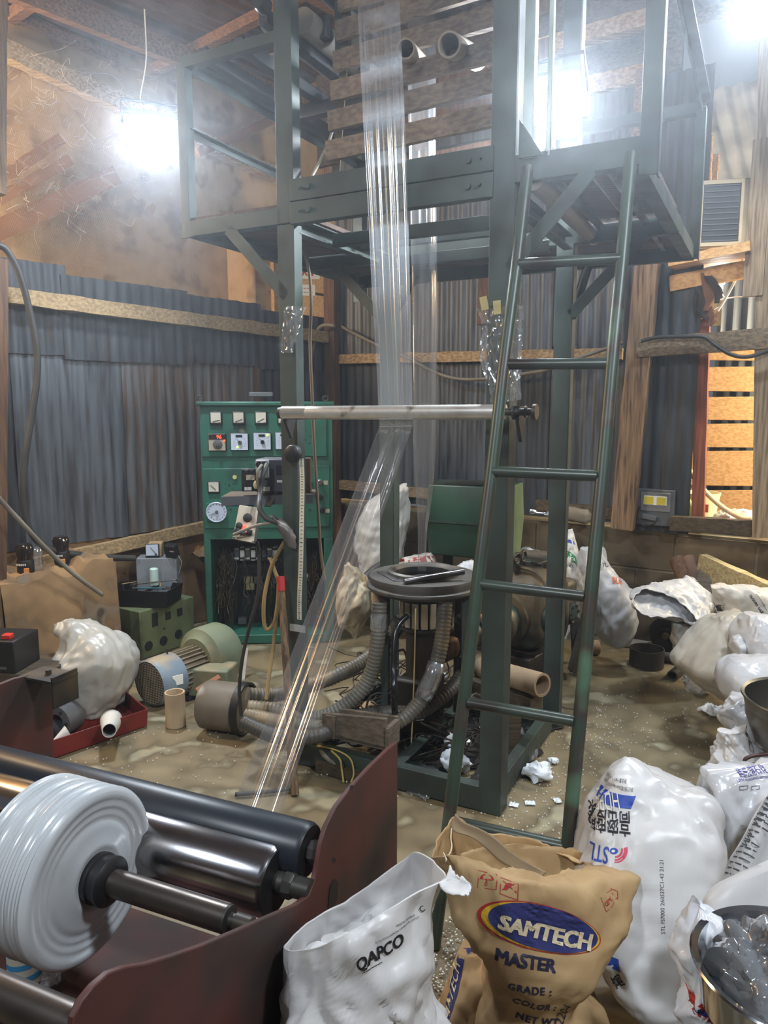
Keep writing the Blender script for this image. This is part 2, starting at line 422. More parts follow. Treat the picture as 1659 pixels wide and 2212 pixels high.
# a rusty sheet laps the right half of the wide one
tin(lambda s, z: LL(s, z, .034), LB, bL(412), bL(262), .70, 1.86, LN, seed=9).build('corrugated_sheet', m_tinrust, wl)
for i, (x0, x1, zt) in enumerate([(-150, 150, 2.31), (140, 405, 2.26), (395, 560, 2.24), (550, 708, 2.2)]):
    tin(lambda s, z: LL(s, z, .045 + .005 * (i % 2)), LB, bL(x1), bL(x0), 1.80 - .02 * (i % 2), zt, LN, seed=20 + i, amp=.005).build('corrugated_sheet', m_tindark, wl)
def sawn(p, q, w, h, mat, parent, name, up=Z, n=9, wob=.006, seed=0):
    """a sawn timber with slightly waney edges"""
    p = V3(p); q = V3(q); x, y, z = basis(q - p, up); rows = []
    for i in range(n + 1):
        c = p.lerp(q, i / n); e = [wob * noise.noise(V3((i * .9, k * 5, seed))) for k in range(4)]
        rows.append([c + y * (w / 2) + z * (h / 2 + e[0]), c - y * (w / 2) + z * (h / 2 + e[1]), c - y * (w / 2) - z * (h / 2 + e[2]), c + y * (w / 2) - z * (h / 2 + e[3])])
    mb = MB().grid(rows, True); k = len(mb.v); mb.f += [(0, 1, 2, 3), (k - 1, k - 2, k - 3, k - 4)]; mb.mi += [0, 0]
    return mb.build(name, mat, parent)
pa, pb = LW(-60, 628, .11), LW(706, 729, .11)
sawn(pa, pb, .05, .085, w_railL, wl, 'rail', n=24, wob=.012, seed=3)
sawn(LW(60, 1222, .06), LW(440, 1138, .06), .05, .075, w_railL, wl, 'rail', seed=4)
MB().box(LL(bL(550), 1.35, .02), (.05, .05, 1.4), LN).build('post', w_brown, wl)
# masonry stub that juts out of the left wall, broken on top
q = []
b0, b1 = 2.12, 2.74
nb = 16
rows = []
for j in range(9):
    r = []
    for i in range(nb + 1):
        b = b0 + (b1 - b0) * i / nb; t = j / 8
        z = .60 + .05 * noise.noise(V3((i * .5, j * .6, 2))) + (.05 if i < 5 else 0)
        o = .02 + .40 * min(1, t)
        r.append(LL(b, z, o + .02 * noise.noise(V3((i, j, 7)))))
    rows.append(r)
rows += [[LL(b0 + (b1 - b0) * i / nb, .60 * (1 - j / 6) + .01, .44 + .03 * noise.noise(V3((i * .7, j * .8, 5))) + .03 * j / 6) for i in range(nb + 1)] for j in range(1, 7)]
mb = MB().grid(rows)
mb.prism([LL(b1, 0, 0), LL(b1, 0, .46), LL(b1, .58, .42), LL(b1, .58, 0)], LB * .015)
mb.prism([LL(b0, 0, 0), LL(b0, 0, .46), LL(b0, .62, .42), LL(b0, .62, 0)], -LB * .015)
mb.build('masonry_stub', m_mud, wl)
# timber posts of the left wall at the picture's left edge
sawn(LW(-12, 1700, .30), LW(-8, 560, .30), .10, .08, w_brown, wl, 'post', up=LB)
sawn(LW(-2, 420, .22), LW(0, -60, .22), .06, .05, w_post, wl, 'post', up=LB)

# ---- plastered wall beyond the left partition, with a pier and boards at its right end
OFF = -.75
wp = struct('wall_rear', MB().prism([LL(-1.3, 0, OFF), LL(6.2, 0, OFF), LL(6.2, 0, OFF - .2), LL(-1.3, 0, OFF - .2)], Z * 4.1), m_plaster)
p0 = LW(487, 560, OFF); pier_b = (p0 - W0).dot(LB); p1 = LW(552, 560, OFF + .32)
MB().prism([LL(pier_b, 0, OFF), LL(pier_b, 0, OFF + .34), LL(pier_b - .55, 0, OFF + .34), LL(pier_b - .55, 0, OFF)], Z * 2.86).build('pier', m_plaster, wp, bevel=.03)
bb = [LW(577, 575, OFF + .30), LW(716, 575, OFF + .30)]
for k in range(3):
    zz = 2.30 + .31 * k; sB = (bb[0] - W0).dot(LB)
    sawn(LL(sB, zz, OFF + .36), LL(sB - 1.35, zz, OFF + .36), .04, .29, wood('pale_board', (196, 160, 112), (170, 132, 88), 48), wp, 'plank', seed=k)
# wall plate and braces under the roof
sawn(LW(-40, 86, OFF + .06), LW(640, 399, OFF + .06), .09, .11, w_white, wp, 'rail', n=30, wob=.014, seed=8)
sawn(LW(-30, 8, OFF + .02), LW(250, 130, OFF + .02), .06, .06, w_roof, wp, 'rail', seed=9)
for k, (x0, y0, x1, y1) in enumerate([(-20, 505, 250, 378), (425, 330, 610, 250), (-20, 400, 130, 300), (-10, 435, 150, 345)]):
    sawn(LW(x0, y0, OFF + .09), LW(x1, y1, OFF + .09), .05, .12 if k == 0 else .07, pm('brace_wood', (164, 116, 76), (138, 96, 62), sc=3, rough=.8), wp, 'brace', seed=30 + k)
sawn(LW(716, 420, -.05), LW(706, 250, -.05), .09, .09, w_post, wp, 'post', up=LB)
# wire gauze that closes the gallery at its left end
mb = MB()
for i in range(64):
    x = -20 + i * 4
    for s_ in (-1, 1):
        mb.beam(LW(x + s_ * 60, 200 + x * .2, OFF + .45), LW(x - s_ * 60, 560 + x * .12, OFF + .45), .0009, .0009)
o = mb.build('wire_gauze', pm('gauze_wire', (150, 118, 70), rough=.6), wp); o['kind'] = 'stuff'

# cobwebs drifting round the hanging floodlight
mb = MB(); rg = random.Random(12)
for i in range(150):
    x, y = rg.uniform(0, 330), rg.uniform(120, 460); o1 = OFF + rg.uniform(.1, .7); P = [LW(x, y, o1)]
    for k in range(4): x += rg.uniform(-26, 34); y += rg.uniform(-16, 26); P.append(LW(x, y, o1 + rg.uniform(-.04, .04)))
    mb.tube(spl(P, 12), rg.choice((.0006, .0008, .0012)), 3, False)
o = mb.build('cobweb', pm('cobweb_grey', (196, 190, 180), rough=.9), wp); o['kind'] = 'stuff'
# ---- back wall: three courses of blocks, tin sheets, rails and posts
wb = struct('wall_back', MB().prism([BL(-.1, 0, -.19), BL(4.6, 0, -.19), BL(4.6, 0, -.012), BL(-.1, 0, -.012)], Z * .735), m_mortar)
h = .245
blk = {}
for r in range(3):
    s = -.05 - (.23 if r == 1 else .0) + .05; i = 0
    while s < 4.5:
        L_ = .455; s0 = max(0, s); s1 = min(4.55, s + L_)
        mb = MB()
        n = 4; g = [[BL(s0 + (s1 - s0 - .022) * a / n, r * h + .004 + (h - .02) * b / 3, .004 * noise.noise(V3((s * 3 + a, r + b, 3)))) for a in range(n + 1)] for b in range(4)]
        mb.grid(g)
        e = -WN * -.10; ring = g[0] + [x[-1] for x in g[1:-1]] + g[-1][::-1] + [x[0] for x in g[1:-1]][::-1]
        mb.grid([ring, [p + WN * .05 for p in ring]], True)
        mb.build('block', m_block, wb); s += L_; i += 1
def sB(px, y=900): return (BW(px, y) - W0).dot(WA)
be = [(735, 830), (822, 960), (952, 1075), (1066, 1190), (1182, 1262), (1255, 1385)]
for i, (x0, x1) in enumerate(be):
    s0, s1 = sB(x0), sB(x1)
    tin(lambda s, z: BL(s, z, .02 + .007 * (i % 2)), WA, s0, s1, .78, 1.92 + .02 * (i % 2), -WN, seed=40 + i).build('corrugated_sheet', m_tin if i % 3 else m_tindark, wb)
    tin(lambda s, z: BL(s, z, .034 + .007 * (i % 2)), WA, s0 - .02, s1 + .01, 1.84 + .03 * ((i * 2) % 3), 2.95, -WN, seed=60 + i).build('corrugated_sheet', m_tin, wb)
    tin(lambda s, z: BL(s, z, .026 + .006 * (i % 2)), WA, s0, s1 + .03, 2.9, 3.42, -WN, seed=70 + i).build('corrugated_sheet', m_tin, wb)
for i, (x0, x1) in enumerate([(1384, 1448), (1440, 1506)]):
    for z0, z1 in ((.74, 1.86), (1.82, 3.4)):
        tin(lambda s, z: BL(s, z, .05 + .006 * i), WA, sB(x0), sB(x1), z0, z1, -WN, seed=80 + i).build('corrugated_sheet', m_tindark, wb)
# dark boarding above the tin, up to the roof
MB().prism([BL(-.1, 3.36, -.02), BL(2.6, 3.36, -.02), BL(2.6, 3.36, -.06), BL(-.1, 3.36, -.06)], Z * 1.2).build('boarding', wood('gable_board', (92, 82, 76), (70, 62, 58), -34), wb)
sawn(BW(730, 776, .06), BW(1345, 764, .06), .05, .07, w_rail, wb, 'rail', n=16, seed=1)
sawn(BW(1378, 752, .14), BW(1700, 728, .14), .07, .11, wood('old_rail', (140, 120, 92), (96, 80, 62), -34), wb, 'rail', n=12, seed=2)
sawn(BW(1160, 1090, .05), BW(1345, 1112, .05), .06, .07, w_dark, wb, 'rail', seed=5)
sawn(BW(735, 1046, .05), BW(960, 1070, .05), .08, .07, w_rail, wb, 'rail', seed=6)
sawn(BW(1450, 1129, .10), BW(1720, 1146, .10), .07, .085, w_dark, wb, 'rail', seed=7)
sawn(BW(1262, 188, .08), BW(1400, 158, .08), .05, .10, w_rail, wb, 'rail', seed=11)
sawn(BW(1150, 110, .30), BW(1420, 35, .30), .07, .09, w_rail, wb, 'rail', seed=12)
sawn(BW(1345, 1142, .12), BW(1402, 545, .12), .075, .135, w_post, wb, 'post', up=WA, n=14, wob=.01, seed=13)
sawn(BW(1378, 330, .09), BW(1392, 150, .09), .06, .075, w_roof, wb, 'post', up=WA, seed=14)
sawn(BW(1047, 700, .06), BW(1049, 596, .06), .03, .10, w_brown, wb, 'board', up=WA, seed=19)
sawn(BW(722, 1260, .10), BW(716, 590, .10), .07, .10, w_brown, wb, 'post', up=WA, seed=15)
sawn(BW(1652, 1160, .12), BW(1668, 90, .12), .08, .12, wood('old_post', (156, 136, 110), (110, 92, 70), None), wb, 'post', up=WA, seed=16)
sawn(BW(1626, 640, .16), BW(1650, 300, .16), .03, .10, wood('old_post', 0, 0), wb, 'board', up=WA, seed=17)
sawn(BW(1508, 1120, .02), BW(1520, 690, .02), .04, .07, wood('red_door_jamb', (142, 78, 54), (104, 58, 42), None), wb, 'door_jamb', up=WA, seed=18)

# ---- side room seen through the opening on the right
AO = -1.15
wa = struct('wall_annex')
for i, (y0, y1, xl) in enumerate([(648, 703, 1545), (746, 778, 1520), (793, 845, 1517), (858, 907, 1513), (916, 966, 1512), (975, 1049, 1507), (1060, 1120, 1505)]):
    p, q, r_, t = BW(xl - 30, y0, AO), BW(1720, y0 - 2, AO), BW(1720, y1 + 2, AO), BW(xl - 30, y1, AO)
    mb = MB().prism([p, q, r_, t], WN * .025)
    mb.build('plank', w_annex if i else wood('annex_pale', (226, 206, 150), (206, 180, 120), -34), wa, bevel=.004)
for i, x in enumerate((1500, 1640)):
    sawn(BW(x, 1160, AO - .05), BW(x + 4, 620, AO - .05), .06, .06, w_annex, wa, 'post', up=WA, seed=50 + i)
tin(lambda s, z: BL(s, z, AO - .25), WA, sB(1440), sB(1440) + 2.2, .2, 2.75, -WN, seed=90, amp=.012, pitch=.09).build('corrugated_sheet', m_tindark, wa)
tin(lambda s, z: BL(s, z, AO + .1), WA, (BW(1570, 500, AO + .1) - W0).dot(WA), (BW(1760, 500, AO + .1) - W0).dot(WA), 1.95, 2.75, -WN, seed=91, amp=.012, pitch=.09).build('corrugated_sheet', m_tin, wa)
MB().prism([BL(2.6, .55, -.19), BL(5.2, .55, -.19), BL(5.2, .55, -1.6), BL(2.6, .55, -1.6)], Z * .05).build('ledge', m_mud, wa)
# its own low roof
m_roofgrey = pm('grey_roof_tin', (150, 150, 146), (122, 122, 120), sc=1.5, rough=.6, metal=.2)
s0 = sB(1440)
for i in range(4):
    a = s0 + i * .62
    g = []
    for j in range(2):
        d = -.05 - j * 1.75; z = 3.30 - .62 * j
        g.append([BL(a + .66 * k / 40, z, d) + Z * (.010 * math.cos(k * 2 * math.pi / 6)) for k in range(41)])
    MB().grid(g).build('roof_sheet', m_roofgrey, wa)
for j, d in enumerate((.35, .7, 1.05, 1.4)):
    z = 3.30 - .62 * (d - .05) / 1.75 - .04
    sawn(BL(s0 + .35 + .1 * j, z, -d), BL(s0 + 2.6, z, -d), .05, .045, w_annex, wa, 'purlin', seed=60 + j)

# ---- roof over the hall: rusty sheets on rafters and purlins
m_rust = pm('roof_tin', (104, 92, 96), (80, 66, 62), sc=2, st=(1, 1, 1), rough=.6, metal=.25, rnd=.15, dirt=((104, 74, 56), 1.3, .5, .7))
ce = struct('ceiling')
def roof(u, v):            # u along the back wall direction from the rear wall, v along the left wall towards the viewer
    return W0 + WA * (OFF + u) + LB * v + Z * (3.98 + .08 * u)
for i in range(9):
    for j in range(4):
        v0 = -1.3 + j * 3.0; u0 = -.1 + i * .72
        MB().grid([[roof(u0 + .76 * k / 48, vv) + Z * (.009 * math.cos(k * math.pi / 3) + .012 * j) for k in range(49)] for vv in (v0, v0 + 3.1)]).build('roof_sheet', m_rust, ce)
for k, v in enumerate((-1.1, -.1, .9, 1.9, 2.9, 3.9, 4.9, 5.9, 6.9)):
    sawn(roof(-.1, v) - Z * .05, roof(6.4, v) - Z * .05, .06, .07, wood('purlin_wood', (140, 104, 76), (104, 76, 56), -34), ce, 'purlin', n=12, seed=70 + k)
for k, u in enumerate((.45, 1.6, 2.75, 3.9, 5.05)):
    sawn(roof(u, -1.2) - Z * .14, roof(u, 8.8) - Z * .14, .06, .13, w_roof, ce, 'rafter', n=12, seed=80 + k)
# closing walls behind and beside the camera
struct('wall_right', MB().prism([BL(5.8, 0, 0), BL(5.8, 0, 9.2), BL(6.0, 0, 9.2), BL(6.0, 0, 0)], Z * 4.3), m_mud)
struct('wall_front', MB().prism([BL(-.9, 0, 9.0), BL(5.9, 0, 9.0), BL(5.9, 0, 9.2), BL(-.9, 0, 9.2)], Z * 4.3), m_mud)

hz = struct('haze', MB().box(V3((-.3, 2.6, 2.15)), (9.5, 9.5, 4.4), ax(-34)[0]), hm)
# ================================================================ film tower: welded green frame with its gallery
m_green = pm('machine_green', (58, 70, 64), (44, 54, 50), sc=5, rough=.5, rough2=.7, bump=.08, bsc=30, dirt=((58, 52, 44), 2.2, .55, .72), dirt2=((40, 50, 48), 4, .58, .70))
m_lgreen = pm('ladder_green', (54, 70, 58), (44, 54, 47), sc=9, rough=.4, bump=.1, bsc=40, dirt=((62, 54, 48), 6, .50, .60), dirt2=((78, 108, 86), 38, .60, .72))
m_black = pm('black_metal', (30, 32, 35), (44, 44, 46), sc=8, rough=.55, metal=.2)
m_steel = pm('worn_steel', (150, 150, 152), (110, 106, 102), sc=6, rough=.28, rough2=.5, metal=.9)
m_ply = wood('gallery_board', (86, 66, 54), (62, 48, 42), -27.5)
m_oil = pm('oily_steel', (72, 70, 66), (46, 44, 42), sc=7, rough=.45, metal=.5, bump=.1, dirt=((98, 84, 66), 5, .55, .7))

tower = thing('film_tower', 'tall welded dark green steel tower with a railed gallery around it', 'machine frame', M0)
def channel(p, q, w, d, t, face, name, mat=None, parent=None, lip=True):
    """a folded steel channel from p to q: web w wide facing -face, lips d deep"""
    p = V3(p); q = V3(q); x = (q - p).normalized(); f = V3(face).normalized(); y = f.cross(x).normalized()
    mb = MB().box((p + q) / 2 + f * t / 2, ((q - p).length, w, t), x, y)
    for s in ((-1, 1) if lip is True else (lip,) if lip else ()):
        mb.box((p + q) / 2 + y * (s * (w - t) / 2) + f * (d / 2 + t / 2), ((q - p).length, t, d - t), x, y)
    return mb.build(name, mat or m_green, parent or tower, bevel=.002)
TOP = 3.95
# four corner posts
channel(ML(.0, 0), ML(.0, 0, 2.20), .078, .055, .010, V, 'post', lip=1)
channel(ML(.0, 0, 2.205), ML(.0, 0, TOP), .078, .055, .010, V, 'post', lip=1)
channel(ML(.87, 0), ML(.87, 0, TOP), .085, .085, .010, V, 'post')
channel(ML(.87, .85), ML(.87, .85, TOP), .075, .075, .010, V, 'post')
channel(ML(.0, .85), ML(.0, .85, TOP), .075, .075, .010, V, 'post')
# base
for a, b, f in ((ML(.03, .0, .05), ML(.84, .0, .05), V), (ML(.89, .06, .05), ML(.89, .82, .05), -U), (ML(.02, .85, .05), ML(.84, .85, .05), -V), (ML(-.02, .03, .05), ML(-.02, .82, .05), U)):
    channel(a, b, .095, .045, .008, f, 'base_beam')
channel(ML(.44, .03, .05), ML(.44, .82, .05), .08, .05, .008, U, 'base_beam')
# gallery beams: two channels on the front between the posts, with bolts
for k, z in enumerate((2.235, 2.318)):
    channel(ML(.03, -.012, z), ML(.84, -.012, z), .079, .04, .008, V, 'gallery_beam')
    for u in (.075, .115, .755, .795):
        MB().cyl(ML(u, -.012, z + .004), ML(u, -.022, z + .004), .011 if u in (.115, .755) else .006, 12).build('bolt', m_green, tower)
for v in (.85, 1.45):
    channel(ML(-.5, v, 2.235), ML(1.33, v, 2.235), .07, .04, .008, V, 'gallery_beam')
channel(ML(-.5, 0, 2.235), ML(-.02, 0, 2.235), .062, .05, .007, V, 'gallery_beam')
channel(ML(.91, 0, 2.275), ML(1.33, 0, 2.275), .085, .05, .007, V, 'gallery_beam')
for u in (-.5, 1.33):
    channel(ML(u, 0, 2.235), ML(u, 1.45, 2.235), .062, .05, .007, U if u < 0 else -U, 'gallery_beam')
for v, z in ((.28, 2.19), (.52, 2.22), (.70, 2.17)):
    channel(ML(.04, v, z), ML(.84, v, z), .05, .03, .006, V, 'cross_beam')
for u in (.0, .87):
    channel(ML(u, .04, 2.2), ML(u, .82, 2.2), .06, .04, .007, U, 'cross_beam')
    channel(ML(u, .06, 3.3), ML(u, .82, 3.3), .05, .04, .007, U, 'cross_beam')
# boards of the gallery floor
def board(u0, u1, v0, v1, z, n=1, along='v'):
    for i in range(n):
        if along == 'v': a, b, c, d = u0 + (u1 - u0) * i / n + .003, u0 + (u1 - u0) * (i + 1) / n - .003, v0, v1
        else: a, b, c, d = u0, u1, v0 + (v1 - v0) * i / n + .003, v0 + (v1 - v0) * (i + 1) / n - .003
        MB().prism([ML(a, c, z), ML(b, c, z), ML(b, d, z), ML(a, d, z)], Z * .018).build('floor_board', m_ply, tower)
board(-.49, -.01, .012, .84, 2.262, 2); board(.90, 1.32, .012, .84, 2.285, 2); board(-.49, 1.32, .862, 1.44, 2.262, 3, 'u')
for u in (1.02, 1.2):
    MB().beam(ML(u, .03, 2.255), ML(u, 1.42, 2.255), .02, .02).build('cross_bar', m_steel if u > 1.1 else m_green, tower)
MB().cyl(ML(.97, .02, 2.235), ML(.97, .95, 2.235), .03).build('pipe', pm('dull_pipe', (120, 108, 96), rough=.6), tower)
# braces below
def brace(p, q, w=.05): channel(p, q, w, .03, .006, V, 'brace', lip=1)
brace(ML(-.28, 0, 2.215), ML(.0, 0, 1.93)); brace(ML(1.16, .0, 2.24), ML(.90, 0, 1.96))
brace(ML(1.20, .85, 2.21), ML(.90, .85, 1.90)); brace(ML(-.30, .85, 2.21), ML(-.02, .85, 1.93))
for u, s in ((-.02, -1), (.89, 1)):
    channel(ML(u, 1.2, 2.2), ML(u, .87, 1.9), .04, .03, .006, U, 'brace', lip=1)
# nip rollers across the top of the tower
for v, r in ((.10, .05), (.01, .04)):
    MB().cyl(ML(.04, v, 3.62), ML(.83, v, 3.62), r, 24).build('nip_roller', m_black if r > .045 else m_steel, tower)
for u in (.0, .87): channel(ML(u, -.04, 3.56), ML(u, .82, 3.56), .06, .04, .007, U, 'cross_beam')
# guard rails
def rail(p, q, w=.042, name='guard_rail'): return channel(p, q, w, w, .005, V if abs((q - p).normalized().dot(V)) < .7 else U, name, lip=1)
GZ = 2.88
rail(ML(-.5, 0, 2.2), ML(-.5, 0, GZ), .045, 'guard_post'); rail(ML(1.33, 0, 2.2), ML(1.33, 0, TOP), .055, 'guard_post')
rail(ML(1.33, 1.45, 2.2), ML(1.33, 1.45, GZ), .045, 'guard_post'); rail(ML(-.5, 1.45, 2.12), ML(-.5, 1.45, TOP), .06, 'guard_post')
rail(ML(-.5, 0, GZ), ML(-.03, 0, GZ)); rail(ML(-.5, 0, GZ), ML(-.5, 1.45, GZ)); rail(ML(1.33, 0, GZ + .02), ML(1.33, 1.45, GZ))
rail(ML(-.5, 1.45, GZ), ML(1.33, 1.45, GZ), .05)
rail(ML(-.5, .02, 2.62), ML(-.5, 1.45, 2.62), .03)
m_pale = pm('pale_bar', (150, 160, 156), (110, 122, 116), sc=6, rough=.35, metal=.4)
rail(ML(.955, -.01, 2.30), ML(.955, -.01, TOP), .034, 'guard_post').data.materials[0] = m_pale
rail(ML(1.02, .0, 2.30), ML(1.02, .0, TOP), .016, 'guard_post').data.materials[0] = m_pale
MB().prism([ML(.93, -.02, 2.42), ML(1.01, -.02, 2.30), ML(.93, -.02, 2.30)], V * .006).build('gusset', m_green, tower)

# ---------------------------------------------------------------- ladder leaning on the gallery
def on_ladder(px, py):
    a = V3((.137, 1.89, 0)); b = MF(1140, 362, -.07); n = (b - a).cross(U).normalized(); return onp(px, py, a, n)
lad = thing('ladder', 'green welded pipe ladder leaning on the gallery front', 'ladder', G(935, 2045))
LT, RT = on_ladder(1141, 362), on_ladder(1364, 333); LBm, RB = G(937, 2046), None
d = on_ladder(1226, 1840) - RT; k = -RT.z / d.z; RB = RT + d * k
def railpath(a, b): return [a.lerp(b, i / 14) + V * (.004 * math.sin(i * 1.7)) for i in range(15)]
for a, b in ((LBm, LT), (RB, RT)):
    MB().tube(railpath(a + Z * .0, b), .019, 14).build('side_rail', m_lgreen, lad)
for (x0, y0, x1, y1) in ((1122, 570, 1342, 558), (1098, 787, 1316, 785), (1066, 1018, 1291, 1028), (1040, 1262, 1263, 1289), (1012, 1518, 1241, 1558), (985, 1776, 1232, 1832)):
    p, q = on_ladder(x0, y0), on_ladder(x1, y1)
    MB().tube([p, p.lerp(q, .5), q], .0165, 12).build('rung', pm('rung_paint', (74, 84, 76), (58, 60, 58), sc=9, rough=.32, metal=.25, dirt=((54, 44, 38), 7, .5, .65)), lad)
# ---------------------------------------------------------------- guide roller across the tower front
gp, gq = MF(612, 892, -.085), MF(1092, 890, -.085)
gr = thing('guide_roller', 'long bare steel guide roller across the tower front at chest height', 'roller', gp)
m_alu = pm('roller_steel', (222, 220, 216), (196, 193, 187), sc=3, st=(3, 3, 3), rough=.34, rough2=.46, metal=.7, dirt=((84, 74, 62), 5, .60, .75))
MB().cyl(gp, gq, .0255, 28).build('roller_tube', m_alu, gr)
MB().cyl(gp, gp.lerp(gq, .125), .0262, 28).build('end_sleeve', pm('bright_steel', (214, 212, 206), rough=.22, metal=.8), gr)
MB().cyl(gp.lerp(gq, -.02), gp.lerp(gq, .002), .022, 16).build('bearing', m_black, gr)
MB().cyl(gq.lerp(gp, -.11), gq, .012, 12).build('axle', m_oil, gr)
for k in (.03, .075, .105):
    a = gq + (gq - gp) * k; MB().cyl(a, a + U * (.006 if k < .1 else .012), .026 if k != .075 else .02, 14).build('lock_nut', m_oil, gr)
for a, s in ((gp, -1), (gq + U * .035, 1)):
    MB().prism([a + U * s * .0 + Z * .02, a - Z * .035, a - Z * .10 + V * .04, a + Z * .02 + V * .085], U * .012).build('bracket', m_black, gr)
# ---------------------------------------------------------------- slatted collapsing frame
cf = thing('collapsing_frame', 'sloping wooden slat frame above the gallery that flattens the film', 'frame', ML(.4, .2, 2.4))
for i in range(11):
    z = 2.50 + .118 * i; v = .17 + .021 * i
    sawn(ML(.085, v, z), ML(.83, v, z + .02 + .008 * math.sin(i * 2.1)), .022, .074, w_slat, cf, 'slat', up=Z, n=6, wob=.004, seed=i)
for u in (.10, .80):
    MB().beam(ML(u, .21, 2.4), ML(u, .41, 3.68), .03, .03).build('frame_bar', w_dark, cf)
for i in range(7):
    z = 2.6 + .165 * i; v = .78 - .026 * i
    sawn(ML(.085, v, z), ML(.83, v, z + .02), .022, .08, w_brown, cf, 'slat', up=Z, n=6, wob=.004, seed=i + 20)
# cardboard cores pushed into the slats
m_card = pm('cardboard_core', (176, 152, 122), (146, 122, 96), sc=4, rough=.85)
m_card2 = pm('grey_core', (128, 114, 96), (96, 86, 74), sc=5, rough=.8)
def core(name, label, p, q, r, ri, mat=None, cat='tube', end=None):
    return tag(MB().pipe(p, q, r, ri, 28).build(name, mat or m_card), label, cat)
core('cardboard_tube', 'short grey cardboard tube lying on a slat right beside the wide film', MF(876, 105, .10), MF(922, 152, .50), .034, .028, m_card2)
core('cardboard_tube', 'torn-ended cardboard tube lying on a slat left of the tall right post', MF(970, 96, .10), MF(1030, 128, .48), .042, .035, m_card2)
# boxed rag on the gallery beam
mb = sack_px([(952, 392, 1003, 376, .02), (950, 405, 1016, 395, .045), (948, 420, 1012, 410, .045), (950, 429, 1000, 425, .02)], MF(980, 400, .05).y, amp=.006, sc=22, nu=24, nv=12)
o = thing('crumpled_carton', 'small taped paper carton lying on the gallery beam', 'carton', MF(980, 425, .05)); mb.build('carton_body', pm('carton_paper', (196, 182, 160), (170, 150, 124), sc=20, rough=.6), o)
mb = sack_px([(925, 392, 950, 392, .01), (918, 410, 951, 408, .025), (912, 436, 950, 430, .02)], MF(930, 415, .03).y, amp=.012, sc=30, nu=24, nv=12); mb.build('clear_wrap', film_mat('wrap_film', .12, .12), o)

# ---------------------------------------------------------------- black roller unit on the gallery's left side
ru = thing('roller_unit', 'black haul-off roller unit high on the left side of the gallery', 'machine', ML(-.25, .4, 2.9))
for u, z in ((-.40, 2.90), (-.22, 2.90), (-.10, 2.97)):
    MB().beam(ML(u, .02, z), ML(u, 1.02, z), .045, .05).build('side_bar', m_black, ru, bevel=.003)
MB().beam(ML(-.46, .62, 2.86), ML(.06, .62, 2.86), .05, .06).build('cross_bar', m_black, ru, bevel=.003)
MB().beam(ML(-.42, 1.0, 2.90), ML(.06, 1.0, 2.90), .05, .06).build('cross_bar', m_black, ru, bevel=.003)
MB().cyl(ML(-.04, .20, 3.02), ML(-.04, .95, 3.02), .05, 24).build('rubber_roll', pm('grey_rubber', (120, 116, 108), rough=.5), ru)
MB().cyl(ML(-.15, .12, 3.0), ML(-.15, .95, 3.0), .035, 24).build('steel_roll', m_steel, ru)
MB().cyl(ML(.02, .2, 3.14), ML(.02, .8, 3.14), .03, 20).build('steel_roll', m_black, ru)
for v in (.3, .45, .62, .8):
    MB().box(ML(.0, v, 3.03 + .02 * math.sin(v * 20)), (.05, .05, .09), U).build('bearing_block', m_black, ru, bevel=.006)
MB().lathe(ML(-.05, -.03, 2.97), -V, [(0, 0), (.03, 0), (.03, .03), (.024, .04), (.024, .05), (0, .05)], 18).build('hand_knob', m_black, ru)
MB().box(ML(-.28, .45, 2.98), (.10, .3, .012), U).build('bright_plate', m_steel, ru)
MB().beam(ML(.05, .35, 2.9), ML(.05, .35, TOP), .05, .05).build('upright', m_black, ru)

# ---------------------------------------------------------------- the film: bubble from the die, flat web down to the winder
m_film = film_mat('clear_film', .15, .18, gloss=.26)
m_film2 = film_mat('clear_film_lower', .10, .17, gloss=.22)
def web(stations, nw=150, nl=36, seed=1, amp=.0022, ph=0):
    """a flat web of film; stations = (left, right) points, pleated along its run"""
    rng = random.Random(seed)
    P = [(rng.uniform(.02, .98), rng.uniform(.008, .035), rng.choice((-1, 1)) * rng.uniform(.4, 1)) for _ in range(16)]
    def f(t): return sum(a * w / .02 * math.exp(-((t - c) / w) ** 2) for c, w, a in P) + .7 * math.sin(t * 9 + seed)
    Ls = [V3(s[0]) for s in stations]; Rs = [V3(s[1]) for s in stations]; m = len(Ls); rows = []
    for i in range(nl + 1):
        t = (m - 1) * i / nl; a = cr(Ls, t); b = cr(Rs, t); a2 = cr(Ls, min(m - 1, t + .01)); a1 = cr(Ls, max(0, t - .01))
        n = (b - a).cross(a2 - a1).normalized()
        rows.append([a.lerp(b, j / nw) + n * (amp * f(j / nw + .012 * math.sin(3 * i / nl + ph)) * (1 + .25 * math.sin(2.2 * i / nl + j * .05))) for j in range(nw + 1)])
    return MB().grid(rows)
fv = -.05
st = [(MF(x0, y, fv + dv), MF(x1, y, fv + dv)) for x0, x1, y, dv in ((764, 857, -250, .10), (771, 861, -60, .10), (776, 866, 80, .04), (784, 873, 230, 0), (796, 881, 450, 0), (806, 886, 650, 0), (815, 889, 790, -.004), (819, 891, 882, -.012), (821, 891, 918, -.04))]
fw = thing('film_web', 'wide clear plastic film web running from the top under the guide roller to the winder', 'plastic film', G(560, 1740, .6))
web(st, seed=5).build('upper_run', m_film, fw, smooth=180)
e0, e1 = atY(500, 1752, 1.60), atY(606, 1760, 1.55)
a0, a1 = MF(821, 918, fv - .04), MF(891, 918, fv - .04)
st = [(a0.lerp(e0, t), a1.lerp(e1, t)) for t in (0, .25, .5, .75, 1)]
web(st, seed=11, amp=.0022).build('lower_run', m_film2, fw, smooth=180)
